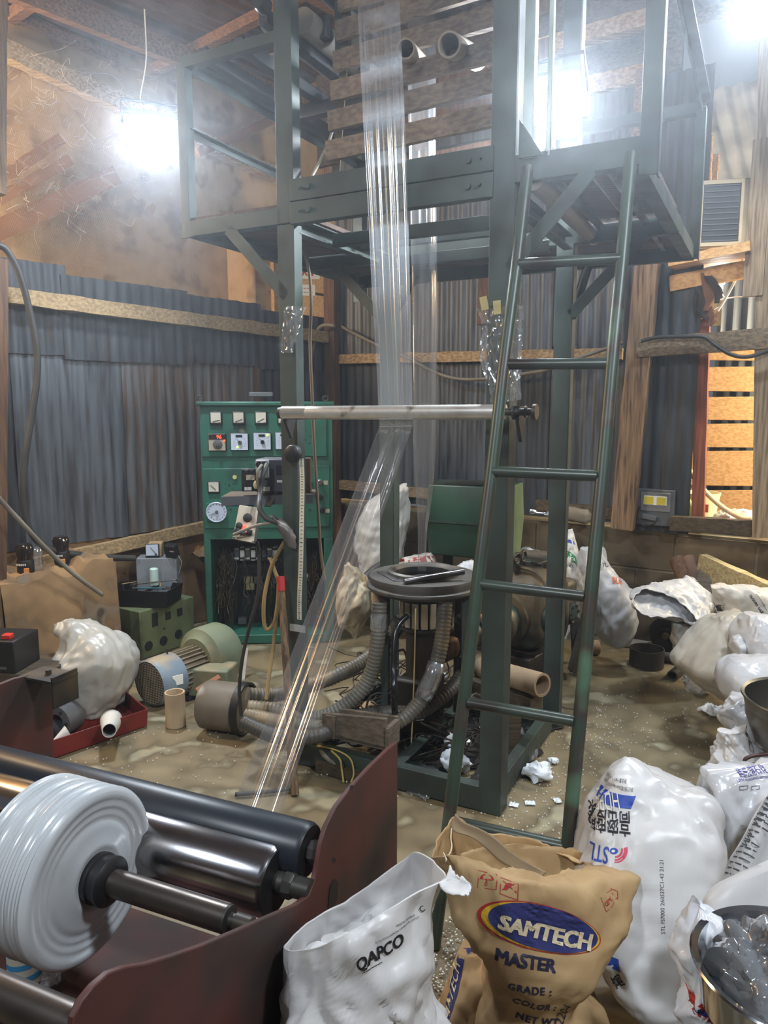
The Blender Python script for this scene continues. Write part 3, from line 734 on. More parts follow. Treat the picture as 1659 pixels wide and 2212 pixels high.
for a, b in ((MF(819, 905, -.115), MF(889, 905, -.115)), (MF(820, 921, -.112), MF(890, 920, -.112))):
    MB().tube([a, a.lerp(b, .5), b], .0016, 6).build('fold_edge', film_mat('fold_film', .4, .2), fw)
# bubble
DIE = atY(912, 1238, 3.2)
rows = []
for z, hw, dx in ((DIE.z + .005, .018, 0), (.95, .019, 0), (1.05, .028, .004), (1.18, .041, .006), (1.35, .049, .006), (1.6, .051, .004), (2.0, .054, .0), (2.5, .055, -.012), (3.0, .058, -.02), (3.4, .058, -.028), (3.66, .05, -.035)):
    r = []
    for k in range(30):
        a = 2 * math.pi * k / 30; q = 1 + .05 * math.sin(5 * a + z * .8) + .03 * math.sin(9 * a)
        r.append(V3((DIE.x + dx + hw * q * math.cos(a), DIE.y + .02 + hw * q * math.sin(a) * .75, z)))
    rows.append(r)
sm = [[cr([rows[j][k] for j in range(len(rows))], (len(rows) - 1) * i / 50) for k in range(30)] for i in range(51)]
tag(MB().grid(sm, True).build('film_bubble', film_mat('bubble_film', .06, .15, gloss=.18), smooth=180), 'narrow clear film bubble rising from the die ring', 'plastic film')
# clear sleeve taped on the right post, and scraps on the left post
sl = thing('plastic_sleeve', 'crinkled clear plastic sleeve taped to the right front post behind the ladder', 'plastic bag', MF(1080, 850, -.02))
pts = []
for i in range(25):
    t = i / 24; xl = 1033 + 6 * math.sin(t * 9) + 24 * t ** 1.5; xr = 1131 - 6 * t; yl = 668 + 205 * t; yr = 658 + 205 * t
    pts.append([MF(xl + (xr - xl) * j / 24, yl + (yr - yl) * j / 24, -.03) - V * (crumple((j * .35, i * .35, 0), .018, 1.1, seed=3) + .012 * math.sin(math.pi * j / 24)) for j in range(25)])
MB().grid(pts).build('sleeve', film_mat('sleeve_film', .16, .16, gloss=.3), sl, smooth=50)
m_tape = pm('masking_tape', (206, 196, 140), rough=.7)
for x, y, r in ((1046, 655, .2), (1074, 664, .08)):
    MB().box(MF(x, y, -.055), (.026, .003, .044), (U + Z * r).normalized(), V).build('tape', m_tape, sl)
pts = []
for i in range(17):
    t = i / 16; pts.append([MF(606 + 10 * (1 - t) + (652 - 606) * (j / 12) * (1 - .45 * t), 662 + 100 * t, -.012) - V * (.004 + crumple((j * .5, i * .5, 4), .010, 1.2)) for j in range(13)])
tag(MB().grid(pts).build('film_scrap', film_mat('scrap_film', .16, .16), smooth=50), 'crumpled clear film scrap stuck on the left front post', 'plastic film')

# ---------------------------------------------------------------- floodlights
def floodlight(label, p, target, power, w=.24, h=.17, cable=None):
    p = V3(p); t = thing('floodlight', label, 'floodlight', p); f = (V3(target) - p).normalized(); x, y, z = basis(f)
    MB().box(p - f * .03, (.045, w * 1.12, h * 1.16), f, y).build('housing', m_black, t, bevel=.006)
    MB().box(p + f * .002, (.006, w, h), f, y).build('lens', glow('led_glow', (205, 226, 255), 60), t)
    for k in range(7):
        MB().box(p - f * .065 + y * (w * (k - 3) / 7), (.03, .006, h), f, y).build('cooling_fin', m_black, t)
    up = z if z.z > 0 else -z
    MB().tube([p - f * .03 - y * w * .6, p - f * .05 - y * w * .6 + up * .14, p - f * .05 + y * w * .6 + up * .14, p - f * .03 + y * w * .6], .008, 8).build('yoke', m_black, t)
    if cable: MB().tube(spl([V3(c) for c in cable], 16), .004, 6).build('cable', pm('white_cable', (196, 196, 190), rough=.5), t)
    l = area('flood_beam', p + f * .012, target, w, power, FLOOD, h); l.parent = t; l.matrix_parent_inverse = Matrix.Translation(-p)
p1 = atY(328, 291, 4.0)
floodlight('bright floodlight hanging on a thin white wire in front of the plastered wall', p1, p1 + V3((.2, -.55, -.8)), 70, cable=[p1 + V3((-.04, .06, .15)), atY(303, 215, 4.1), atY(316, 130, 4.1), atY(312, 20, 4.1)])
p2 = MF(1186, 220, .74)
floodlight('bright floodlight behind the gallery rail on the back wall', p2, p2 + V3((-.4, -.7, -.8)), 75, w=.26)
p3 = atY(1655, 2, 3.6)
floodlight('bright floodlight at the top right corner under the roof', p3, (.4, 1.6, .2), 55, cable=[p3 + Z * .1, p3 + V3((-.3, .05, .12)), p3 + V3((-.7, .1, .25))])
# ================================================================ control cabinet
m_cab = pm('cabinet_green', (46, 104, 86), (36, 86, 72), sc=4, rough=.42, rough2=.55, bump=.05, bsc=30, dirt=((34, 62, 54), 3.2, .56, .70), dirt2=((132, 142, 120), 9, .68, .74))
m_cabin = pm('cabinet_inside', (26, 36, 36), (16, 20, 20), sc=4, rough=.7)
m_meter = pm('meter_face', (214, 212, 200), (190, 186, 172), sc=30, rough=.35)
m_meterb = pm('meter_face_blue', (196, 208, 226), rough=.35)
m_blk = pm('black_plastic', (24, 24, 26), rough=.45)
m_gry = pm('grey_plastic', (92, 94, 98), (76, 78, 82), sc=9, rough=.5)
m_ink = pm('black_ink', (26, 26, 34), rough=.6)
m_white = pm('white_plastic', (222, 222, 216), rough=.45)
CA, CN = ax(4); CB = G(448, 1393)
def CF(px, py, off=0): return onp(px, py, CB - CN * off, CN)
cu = lambda p: (p - CB).dot(CA)
cw = cu(CF(717, 860)); cu0 = cu(CF(420, 860)) * .2
cz = CF(560, 868).z
def CP(u, z, off=0): return CB + CA * u + Z * z - CN * off
cab = thing('control_cabinet', 'tall green electrical control cabinet with dials and an open wiring bay', 'cabinet', CB)
bayL, bayR, bayT = cu(CF(452, 1200)) + .01, cu(CF(700, 1200)), CF(560, 1164).z
D_ = .30
mb = MB()
mb.box(CP(cw / 2, (bayT + cz) / 2) + CN * D_ / 2, (cw, D_, cz - bayT), CA)
mb.box(CP(bayL / 2 , bayT / 2) + CN * D_ / 2, (bayL, D_, bayT), CA); mb.box(CP((bayR + cw) / 2, bayT / 2) + CN * D_ / 2, (cw - bayR, D_, bayT), CA)
mb.box(CP(cw / 2, .03) + CN * D_ / 2, (cw - .01, D_, .06), CA)
mb.build('body', m_cab, cab, bevel=.006)
MB().box(CP((bayL + bayR) / 2, bayT / 2) + CN * (D_ - .02), (bayR - bayL, .02, bayT), CA).build('back_plate', m_cabin, cab)
MB().box(CP(cw / 2, cz - .012, .012) + CN * (D_ / 2), (cw + .03, D_ + .04, .028), CA).build('top_cap', m_cab, cab, bevel=.008)
def plate(x0, y0, x1, y1, t, name, mat, off=0, par=cab, bevel=.004):
    a, b = CF(x0, y0), CF(x1, y1); c = (a + b) / 2 - CN * (off + t / 2)
    return MB().box(c, (abs(cu(b) - cu(a)), t, abs(a.z - b.z)), CA).build(name, mat, par, bevel=bevel)
plate(433, 872, 706, 986, .010, 'upper_panel', m_cab); plate(438, 1012, 630, 1140, .008, 'lower_panel', m_cab); plate(634, 1006, 712, 1138, .008, 'lower_panel', m_cab)
for x in (433, 703):
    p = CF(x, 858, -.1) ; p.z = cz + .003
    MB().tube([p + Z * .018 + (CA * math.cos(a) + Z * math.sin(a)) * .016 for a in [math.pi * 2 * k / 14 for k in range(15)]], .005, 8).build('lifting_eye', m_oil, cab)
plate(533, 846, 586, 856, .08, 'dusty_box', m_gry, -.2)
def needle(c, r, ang, par, w=.0025):
    d = CA * math.cos(ang) + Z * math.sin(ang); MB().beam(c - CN * .001, c + d * r - CN * .001, w, w).build('needle', m_ink, par)
for i, x in enumerate((467, 516, 564, 613)):
    f = plate(x - 14, 889, x + 14, 918, .012, 'meter', m_blk, .010); plate(x - 11, 891, x + 11, 913, .002, 'dial', m_meter, .0215, f, 0)
    needle(CF(x - 8, 911, .024), .045, .25 + .1 * i, f, .0022); MB().cyl(CF(x + 7, 914, .022), CF(x + 7, 914, .026), .006, 10).build('adjuster', m_ink, f)
beige = pm('controller_beige', (176, 164, 146), rough=.4)
for i, x in enumerate((470, 518, 567, 614)):
    y = 955 - i * 1.0
    f = plate(x - 20, y - 19, x + 20, y + 19, .012, 'temperature_controller', m_blk, .010)
    plate(x - 18.5, y - 17.5, x + 18.5, y + 17.5, .003, 'face', beige if i == 0 else m_meterb, .0215, f, 0)
    if i == 0:
        plate(x - 18, y - 17, x + 18, y - 6, .002, 'display', m_blk, .0242, f, 0)
        write('96', CF(x - 2, y - 7.5, .027), CF(x + 8.5, y - 7.5, .027), -CN, glow('red_led', (255, 60, 40), 5), f, name='red_digits')
        MB().ball(CF(x + 15, y - 3, .026), .006).build('red_lamp', bpy.data.materials['red_led'], f)
        MB().lathe(CF(x, y + 5, .024), -CN, [(0, 0), (.030, 0), (.026, .006), (.014, .008), (.012, .018), (0, .018)], 20).build('knob', m_gry, f)
        MB().lathe(CF(x, y + 5, .041), -CN, [(0, 0), (.010, 0), (.009, .003), (0, .003)], 14).build('knob_cap', m_steel, f)
    else:
        plate(x - 8, y - 15, x + 6, y - 10, .002, 'badge', m_blk, .0242, f, 0)
        for k in range(11):
            a = math.pi * (1.2 - 1.4 * k / 10); c = CF(x, y + 2, .0248)
            q = c + (CA * math.cos(a) + Z * math.sin(a)) * .036; MB().box(q, (.005, .001, .002), CA * math.cos(a) + Z * math.sin(a), CN).build('scale_mark', m_ink, f)
        MB().lathe(CF(x, y + 2, .024), -CN, [(0, 0), (.013, 0), (.011, .010), (0, .010)], 16).build('knob', m_blk if i > 1 else m_steel, f)
        needle(CF(x, y + 2, .036), .028, 2.3, f)
        gl = {1: (-5, 12), 2: (11, -13)}.get(i)
        if gl: MB().ball(CF(x + gl[0], y + gl[1], .025), .006).build('green_lamp', bpy.data.materials.get('green_led') or glow('green_led', (190, 255, 60), 3), f)
f = plate(449, 1039, 476, 1065, .012, 'meter', m_blk, .008); plate(451.5, 1041, 473.5, 1061, .002, 'dial', m_meter, .0195, f, 0); needle(CF(466, 1058, .0225), .042, 2.4, f)
f = plate(446, 1086, 491, 1127, .006, 'round_gauge', m_cab, .008)
MB().lathe(CF(468, 1106, .014), -CN, [(0, 0), (.062, 0), (.064, .012), (.060, .016), (.058, .012), (0, .012)], 32).build('dial', m_meterb, f)
needle(CF(468, 1106, .028), .042, 3.6, f); MB().cyl(CF(468, 1106, .026), CF(468, 1106, .034), .010, 14).build('hub', m_gry, f)
for k in range(16):
    a = 2 * math.pi * k / 16; c = CF(468, 1106, .0268); q = c + (CA * math.cos(a) + Z * math.sin(a)) * .049
    MB().box(q, (.008, .001, .0025), CA * math.cos(a) + Z * math.sin(a), CN).build('scale_mark', m_ink, f)
for x, y in ((495, 1048), (498, 1100), (669, 1101), (658, 950), (668, 942), (669, 958), (487, 1044), (503, 1044), (488, 1056), (504, 1056)):
    MB().cyl(CF(x, y, .0078), CF(x, y, .0105), .006 if x in (495, 498, 669, 658) else .003, 10).build('screw_hole', m_blk, cab)
MB().lathe(CF(507, 1031, .008), -CN, [(0, 0), (.014, 0), (.012, .012), (0, .012)], 8).build('plastic_cap', pm('cream_cap', (190, 190, 130), rough=.5), cab)
for i, (x, y) in enumerate(((667, 1042), (691, 1042), (691, 1073), (696, 1101))):
    MB().lathe(CF(x, y, .008), -CN, [(.012, 0), (.019, 0), (.019, .010), (.013, .012), (.012, .026), (0, .026)], 18).build('selector_switch', m_steel if i < 2 else m_blk, cab)
plate(699, 1038, 708, 1047, .002, 'switch_tag', beige, .008, cab, 0); plate(702, 1099, 712, 1107, .002, 'switch_tag', beige, .008, cab, 0)
# wiring bay: rows of contactors, terminal strips, looms of wire
rng = random.Random(4)
for i in range(8):
    x0 = 506 + i * 11.8
    o_ = D_ - .10
    a, b = CF(x0, 1181, -o_), CF(x0 + 10.5, 1211, -o_)
    f = MB().box((a + b) / 2 + CN * .03, (cu(b) - cu(a), .06, a.z - b.z), CA).build('contactor', m_gry if i in (0, 2, 5) else m_white if i % 2 else m_gry, cab, bevel=.002)
    for k, yy in enumerate((1186, 1206)):
        p = CF(x0 + 5, yy, -o_ + .001); MB().box(p, (.03, .006, .012), CA).build('terminal', m_blk if i % 2 else m_white, f)
for y, xs in ((1252, (537, 558, 600, 612)), (1266, (541, 566)), (1340, (524,)), (1246, (655, 662))):
    for x in xs:
        p = CF(x, y, -(D_ - .09)); MB().box(p, (.055, .04, .045), CA).build('terminal_block', m_white if x > 650 else pm('old_cream', (150, 142, 104), rough=.5) if x % 2 else m_gry, cab, bevel=.003)
mb = MB()
for i in range(120):
    x = rng.choice([rng.uniform(470, 505), rng.uniform(665, 696), rng.uniform(480, 690)]); y0 = rng.uniform(1180, 1260); P = []
    for k in range(6): P.append(CF(x + rng.uniform(-9, 9), min(1380, y0 + k * rng.uniform(14, 28)), -rng.uniform(.05, D_ - .06)))
    mb.tube(spl(P, 12), .0025, 4, False)
o = mb.build('wire_loom', pm('old_wire', (92, 78, 58), (48, 44, 40), sc=14, rough=.6), cab); o['kind'] = 'stuff'

# ================================================================ shelf, inverters and hand box on the left post
IY = 3.12
sh = thing('instrument_shelf', 'narrow steel-edged shelf bolted across the left front post', 'shelf', atY(575, 1085, IY))
p, q = atY(478, 1077, IY), atY(676, 1072, IY)
MB().prism([p, q, q + V3((0, .20, 0)), p + V3((0, .20, 0))], Z * .008).build('shelf_board', w_dark, sh)
MB().beam(p - Z * .012, q - Z * .012, .008, .038).build('front_edge', m_gry, sh); MB().beam(p + V3((0, .1, -.03)), p + V3((.12, .1, -.03)), .02, .03).build('bracket', m_black, sh)
inv = thing('inverter', 'dark grey motor inverter box standing on the shelf with cables plugged in', 'electrical box', atY(595, 1064, IY))
a, b = atY(556, 1064, IY + .02), atY(626, 992, IY + .02)
MB().box((a + b) / 2 + V3((0, .07, 0)), (b.x - a.x, .14, b.z - a.z), ax(-8)[0]).build('case', pm('inverter_grey', (66, 68, 74), rough=.5), inv, bevel=.006)
MB().box((a + b) / 2 + V3((-.045, -.004, .03)), (.055, .02, .075), ax(-8)[0]).build('cable_plate', pm('plate_pale', (176, 182, 188), rough=.4), inv, bevel=.003)
for dx in (-.056, -.034): MB().cyl((a + b) / 2 + V3((dx, -.012, .05)), (a + b) / 2 + V3((dx, -.030, .05)), .014, 14).build('gland', m_blk, inv)
MB().box((a + b) / 2 + V3((.04, -.008, -.022)), (.05, .004, .010), ax(-8)[0]).build('label_strip', m_white, inv)
MB().box((a + b) / 2 + V3((.035, -.006, .025)), (.045, .006, .04), ax(-8)[0]).build('keypad', m_blk, inv)
MB().box((a + b) / 2 + V3((-.03, -.01, -.055)), (.03, .006, .018), ax(-8)[0]).build('rating_tag', m_white, inv)
a, b = atY(521, 1062, IY + .01), atY(556, 1013, IY + .01)
dv = thing('drive_panel', 'open black drive panel leaning beside the inverter on the shelf', 'electrical box', atY(538, 1062, IY))
MB().box((a + b) / 2 + V3((0, .02, 0)), (b.x - a.x, .03, b.z - a.z), ax(6)[0]).build('panel', m_blk, dv, bevel=.004)
MB().box((a + b) / 2 + V3((.005, .001, .012)), (.035, .006, .022), ax(6)[0]).build('terminal', beige, dv); MB().box((a + b) / 2 + V3((-.006, .0, -.036)), (.03, .004, .014), ax(6)[0]).build('rating_tag', m_white, dv)
for k in (-1, 1): MB().box((a + b) / 2 + V3((.012 * k, .001, .042)), (.014, .004, .006), ax(6)[0]).build('slot', m_gry, dv)
MB().ball((a + b) / 2 + V3((.03, -.01, -.018)), .012, sq=1.6).build('tied_plug', pm('cream_plug', (206, 196, 160), rough=.5), dv)
a, b = atY(655, 1064, IY + .06), atY(665, 990, IY + .06)
tag(MB().box((a + b) / 2 + V3((0, .03, 0)), (b.x - a.x + .02, .05, b.z - a.z)).build('brown_board', w_brown, bevel=.003), 'small upright brown board behind the left front post', 'board')
# hand control box
hp = [atY(*k) for k in ((517, 1091, 3.02), (558, 1097, 3.04), (548, 1173, 3.0), (502, 1164, 2.98))]
hx = (hp[1] - hp[0]).normalized(); hz = (hp[0] - hp[3]).normalized(); hn = hx.cross(hz).normalized()   # faces the viewer
if hn.y > 0: hn = -hn
hb = thing('hand_control_box', 'grey hand control box with tilted beige switch panel under the shelf', 'electrical box', hp[3])
MB().prism(hp, hn * .004).build('switch_panel', pm('panel_beige', (214, 200, 178), (186, 168, 142), sc=14, rough=.5, dirt=((110, 88, 66), 9, .58, .72)), hb, bevel=.002)
c = sum(hp, V3()) / 4
e = [c + (p - c) * .94 for p in hp]; MB().prism([p - hn * .002 for p in e], -hn * .12 + hx * .03).build('case', m_gry, hb, bevel=.004)
def HP(fx, fy): return hp[0].lerp(hp[1], fx).lerp(hp[3].lerp(hp[2], fx), fy) + hn * .004
for fx, fy, r, name, mt in ((.52, .33, .015, 'speed_knob', m_blk), (.18, .60, .012, 'push_button', m_blk), (.16, .76, .012, 'push_button', m_blk), (.44, .78, .009, 'push_button', m_gry)):
    MB().lathe(HP(fx, fy), hn, [(0, 0), (r * 1.2, 0), (r * 1.2, .004), (r, .005), (r * .9, .020), (0, .022)], 16).build(name, mt, hb)
MB().ball(HP(.47, .63) + hn * .004, .009).build('red_lamp', bpy.data.materials['red_led'], hb)
MB().box(HP(.72, .74) + hn * .006, (.022, .024, .014), hx, hz).build('rocker_switch', m_blk, hb, bevel=.003)
for fx in (.04, .95): MB().cyl(HP(fx, .96), HP(fx, .96) + hn * .003, .003, 8).build('screw', m_ink, hb)
MB().beam(hp[1] + V3((.03, .05, .0)), hp[1] + V3((.06, .12, .06)), .03, .005).build('hanger', m_oil, hb)
def cable(name, label, pts, r, mat, cat='cable', n=8, m=None):
    return tag(MB().tube(spl(pts, m or len(pts) * 7), r, n).build(name, mat, smooth=180), label, cat)
m_rub = pm('cable_rubber', (58, 56, 54), (44, 42, 40), sc=8, rough=.55)
m_cbeige = pm('cable_beige', (186, 160, 112), (160, 134, 90), sc=9, rough=.55)
m_cgrey = pm('cable_grey', (130, 122, 108), (108, 100, 88), sc=9, rough=.6)
cable('inverter_cable', 'dark cable looping from the inverter front down past the hand control box', [atY(577, 1003, 3.1), atY(568, 1025, 3.06), atY(563, 1060, 3.05), atY(560, 1095, 2.97), atY(575, 1120, 2.95), atY(600, 1130, 2.95), atY(622, 1155, 2.97), atY(628, 1175, 2.99)], .011, m_rub)
cable('inverter_cable', 'grey cable plugged into the inverter front beside the dark one', [atY(566, 1004, 3.08), atY(557, 1018, 3.05), atY(556, 1040, 3.05), atY(561, 1062, 3.07)], .006, m_cgrey)
cable('wrapped_lead', 'pale lead taped across the switch panel of the hand control box', [atY(504, 1155, 2.95), atY(525, 1146, 2.94), atY(555, 1135, 2.94), atY(592, 1128, 2.95)], .006, m_cgrey)
pts = []
for i in range(14):
    t = i / 13; c = atY(592 + 38 * t ** .7, 1118 + 62 * t ** 1.4, 2.95); w = .018 + .016 * math.sin(math.pi * t)
    pts.append([c + V3((math.cos(a), .35 * math.sin(a) * 2, .5 * math.cos(a) * -1)) * w * (1 + .18 * math.sin(5 * a + i)) + V3((0, 0, .2 * w * math.sin(a))) for a in [2 * math.pi * k / 14 for k in range(14)]])
tag(MB().grid(pts, True).build('tape_bundle', pm('duct_tape', (104, 98, 92), (78, 72, 68), sc=20, rough=.35, bump=.3), smooth=60), 'cable bundle wrapped in grey shiny tape beside the left front post', 'cable')
cable('beige_cable', 'long beige cable hanging in a loop behind the left front post', [atY(622, 1160, 3.05), atY(600, 1195, 3.1), atY(583, 1235, 3.12), atY(571, 1290, 3.12), atY(570, 1340, 3.12), atY(577, 1360, 3.12), atY(592, 1345, 3.10), atY(600, 1300, 3.08), atY(602, 1262, 3.07)], .0085, m_cbeige)
cable('beige_cable', 'beige cable running from the red tape down to the blower hoses', [atY(584, 1206, 3.15), atY(594, 1235, 3.12), atY(602, 1262, 3.1), atY(597, 1330, 3.1), atY(590, 1400, 3.1), atY(580, 1470, 3.08), atY(575, 1512, 3.06)], .0085, m_cbeige)
cable('thin_cable', 'thin brown cable hanging straight down from the gallery past the cabinet', [MF(655, 535, .25), MF(668, 590, .25), MF(672, 660, .25), MF(670, 740, .3), MF(674, 850, .3), MF(678, 950, .3), MF(686, 1080, .3), MF(692, 1180, .3), MF(702, 1255, .3)], .007, pm('cable_brown', (112, 96, 80), rough=.6))
cable('thin_cable', 'black cable hanging from the hand box to the manifold drum', [atY(556, 1170, 3.1), atY(560, 1220, 3.1), atY(556, 1290, 3.1), atY(540, 1350, 3.1), atY(524, 1420, 3.12), atY(517, 1490, 3.14), atY(521, 1545, 3.15)], .008, m_rub)
cable('thin_cable', 'brown cord slung across the gallery corner down to its beam', [MF(742, 190, .5), MF(728, 250, .35), MF(705, 320, .2), MF(672, 384, .05)], .006, m_cgrey)
cable('wall_cable', 'thick black cable snaking down the tin wall at far left', [LW(*k, .22) for k in ((-10, 528), (14, 540), (42, 592), (64, 672), (79, 750), (80, 815), (70, 890), (55, 985), (50, 1075), (62, 1140), (92, 1178), (128, 1192), (165, 1198), (230, 1204), (292, 1206))], .019, m_rub)
cable('floor_cable', 'beige cable sagging from the left edge onto the black tool tray', [LW(*k, .55) for k in ((-10, 1068), (40, 1122), (100, 1185), (160, 1240), (222, 1285))], .012, m_cgrey)
cable('wall_cable', 'pale cable sagging along the back wall behind the film', [BW(*k, .14) for k in ((738, 706), (780, 728), (830, 752), (880, 772), (930, 800), (985, 818), (1050, 818), (1130, 808), (1190, 797), (1260, 770), (1330, 746), (1345, 740))], .012, m_cgrey)
cable('wall_cable', 'pale bent conduit beside the brown corner post', [BW(*k, .22) for k in ((655, 850), (668, 790), (684, 722), (692, 706), (706, 702), (722, 704))], .014, m_cgrey)
cable('wall_cable', 'dark cable lying along the old rail at the right opening', [BW(*k, .21) for k in ((1385, 737), (1420, 729), (1470, 727), (1520, 728), (1545, 745), (1580, 766), (1620, 770), (1680, 750))], .011, m_rub)
# tape measure hanging on the post
tm = thing('tape_measure', 'black tape measure hooked on the left front post with its white tape hanging', 'tape measure', MF(640, 980, -.02))
a = MF(637, 980, -.02)
MB().lathe(a + V * .0, -V, [(0, 0), (.036, 0), (.036, .024), (.026, .03), (0, .03)], 22).build('case', m_blk, tm, bevel=.003)
tp = spl([MF(*k) for k in ((651, 990, -.03), (653, 1040, -.03), (652, 1120, -.03), (650, 1220, -.03), (647, 1290, -.03), (647, 1338, -.03))], 30)
w = .011
MB().grid([[p - U * w - V * .001, p - V * .004, p + U * w - V * .001] for p in tp]).build('tape_blade', pm('tape_white', (216, 212, 190), rough=.5), tm)
mb = MB()
for i in range(60):
    k = i / 60 * (len(tp) - 1); j = int(k); p = tp[j].lerp(tp[min(j + 1, len(tp) - 1)], k - j); mb.box(p - V * .0062 + U * .003, (.008 if i % 5 else .014, .0006, .002), U)
o = mb.build('scale_mark', m_ink, tm); o['kind'] = 'stuff'
# pole with red tape
pl_ = thing('wooden_pole', 'dirty wooden pole with red tape near its top, leaning at the left front post', 'pole', G(636, 1718))
t_, b_ = MF(606, 1245, -.045), G(637, 1716)
MB().tube([b_, b_.lerp(t_, .5), t_], [.017, .016, .014], 12).build('pole', wood('pole_wood', (128, 104, 76), (72, 54, 40), None), pl_)
MB().tube([b_.lerp(t_, .93), t_], .0165, 12).build('red_tape', pm('red_tape', (176, 40, 40), rough=.45), pl_)
MB().box(MF(643, 1357, -.018), (.075, .004, .03), U, V).build('clear_tape', film_mat('tape_film', .45, .15), tower)

# ================================================================ things along the left wall
# mud heap under the cables beside the cabinet
rows = []
for j in range(13):
    r = []
    for i in range(17):
        t = j / 12
        b = 1.34 - .38 * i / 16; zt = .50 + .20 * i / 16 + .05 * noise.noise(V3((i * .6, j * .5, 4)))
        if j < 6: z = zt; o_ = .01 + .20 * j / 6
        else: z = zt * (1 - (j - 6) / 6) ** .8 + .002; o_ = .21 + .06 * (j - 6) / 6
        r.append(LL(b, z, o_ + .03 * noise.noise(V3((i * .8, j * .9, 1)))))
    rows.append(r)
MB().grid(rows).build('mud_heap', m_mud, wl)
# green empty instrument case
hz_ = .30; B_ = G(306, 1427); A_ = B_.lerp(G(198, 1299, hz_) - Z * hz_, .86); C_ = G(418, 1288, hz_) - Z * hz_
gb = thing('metal_case', 'empty pale green metal instrument case with cut-out holes under the tool tray', 'metal box', B_)
m_gcase = pm('case_green', (112, 122, 86), (92, 100, 72), sc=4, rough=.5, dirt=((64, 60, 46), 3, .55, .7))
MB().prism([A_, B_, C_, A_ + C_ - B_], Z * hz_).build('shell', m_gcase, gb, bevel=.006)
e1 = (C_ - B_).normalized(); n1 = e1.cross(Z).normalized(); l1 = (C_ - B_).length
if n1.y > 0: n1 = -n1
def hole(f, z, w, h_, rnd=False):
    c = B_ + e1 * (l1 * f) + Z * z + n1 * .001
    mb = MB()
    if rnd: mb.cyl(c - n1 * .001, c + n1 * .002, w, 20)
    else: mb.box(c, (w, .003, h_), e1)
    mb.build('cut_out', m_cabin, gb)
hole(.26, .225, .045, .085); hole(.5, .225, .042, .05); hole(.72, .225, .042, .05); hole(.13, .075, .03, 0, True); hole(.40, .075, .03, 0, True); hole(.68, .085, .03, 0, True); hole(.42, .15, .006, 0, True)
# black tray with tools on the case
cT = (A_ + C_) / 2 + (B_ - (A_ + C_) / 2) * .30 + Z * (hz_ + .003)
tx = (C_ - B_ + (B_ - A_) * .35).normalized(); tx = ax(-8)[0]; ty = Z.cross(tx)
tr = thing('tool_tray', 'black plastic tool tray on the green metal case', 'tray', cT)
def tray_mesh(c, x, y, w, d, h_, t=.006, flare=1.08):
    mb = MB(); lo = [c + x * (i * w / 2) + y * (j * d / 2) for i, j in ((-1, -1), (1, -1), (1, 1), (-1, 1))]; hi = [c + (p - c) * flare + Z * h_ for p in lo]
    li = [c + (p - c) * .96 + Z * t for p in lo]; hi2 = [c + (p - c) * (flare - t * 2.5 / w) + Z * h_ for p in lo]
    mb.add(lo + hi + hi2 + li, [(3, 2, 1, 0)] + [(i, (i + 1) % 4, 4 + (i + 1) % 4, 4 + i) for i in range(4)] + [(4 + i, 4 + (i + 1) % 4, 8 + (i + 1) % 4, 8 + i) for i in range(4)] + [(8 + i, 8 + (i + 1) % 4, 12 + (i + 1) % 4, 12 + i) for i in range(4)] + [(12, 13, 14, 15)])
    return mb
tray_mesh(cT, tx, ty, .38, .22, .105).build('tray_body', m_blk, tr, bevel=.004)
MB().beam(cT + tx * .05 + Z * .09 - ty * .12, cT + tx * .05 + Z * .09 + ty * .12, .008, .02).build('divider', m_blk, tr)
def spanner(name, label, p, q, w=.022, mat=None):
    p, q = V3(p), V3(q); t = thing(name, label, 'tool', p); x, y, z = basis(q - p)
    MB().beam(p, q, w * .55, .007).build('shank', mat or m_steel, t, bevel=.002)
    MB().pipe(q - z * .005, q + z * .005, w, w * .6, 20).build('ring_head', m_steel, t); MB().pipe(p - z * .005, p + z * .005, w * .85, w * .45, 6).build('jaw', m_steel, t)
spanner('spanner', 'long steel ring spanner lying across the black tool tray', cT + tx * -.06 + Z * .118 - ty * .02, cT + tx * .225 + Z * .150 + ty * .02)
spanner('spanner', 'blue-handled spanner on the near side of the black tool tray', cT + tx * -.02 + Z * .112 - ty * .08, cT + tx * .19 + Z * .122 - ty * .10, mat=pm('blue_grip', (52, 108, 124), rough=.45))
cable('tray_wire', 'loop of beige wire lying in the black tool tray', [cT + tx * -.17 + Z * .10 + ty * .05, cT + tx * -.05 + Z * .112 + ty * .1, cT + tx * .06 + Z * .112 + ty * .08, cT + tx * .1 + Z * .10 + ty * .02], .003, m_cbeige)
# grey steel box with meter and bits on it
P_ = atY(292, 1206, 4.56); Q_ = atY(377, 1206, 4.56); T_ = V3(P_); P_.z = Q_.z = hz_ + .002
sb = thing('grey_steel_box', 'plain grey steel box standing behind the tool tray', 'metal box', (P_ + Q_) / 2)
MB().box((P_ + Q_) / 2 + Z * ((T_.z - P_.z) / 2) + V3((0, .07, 0)), ((Q_ - P_).length, .14, T_.z - P_.z), ax(6)[0]).build('box_shell', pm('grey_paint', (142, 150, 158), (124, 130, 136), sc=6, rough=.45), sb, bevel=.004)
zt = T_.z
c = atY(331, 1183, 4.58); mt = thing('panel_meter', 'dusty panel meter with blue-white dial on the grey steel box', 'meter', V3((c.x, c.y, zt)))
MB().box(V3((c.x, c.y + .05, zt + .046)), (.088, .09, .09), ax(8)[0]).build('meter_case', pm('dusty_tan', (168, 142, 106), rough=.8), mt, bevel=.008)
MB().box(V3((c.x - .006, c.y - .0, zt + .046)), (.085, .012, .086), ax(8)[0]).build('bezel', m_blk, mt, bevel=.003)
MB().box(V3((c.x - .006, c.y - .007, zt + .050)), (.074, .003, .070), ax(8)[0]).build('dial', m_meterb, mt)
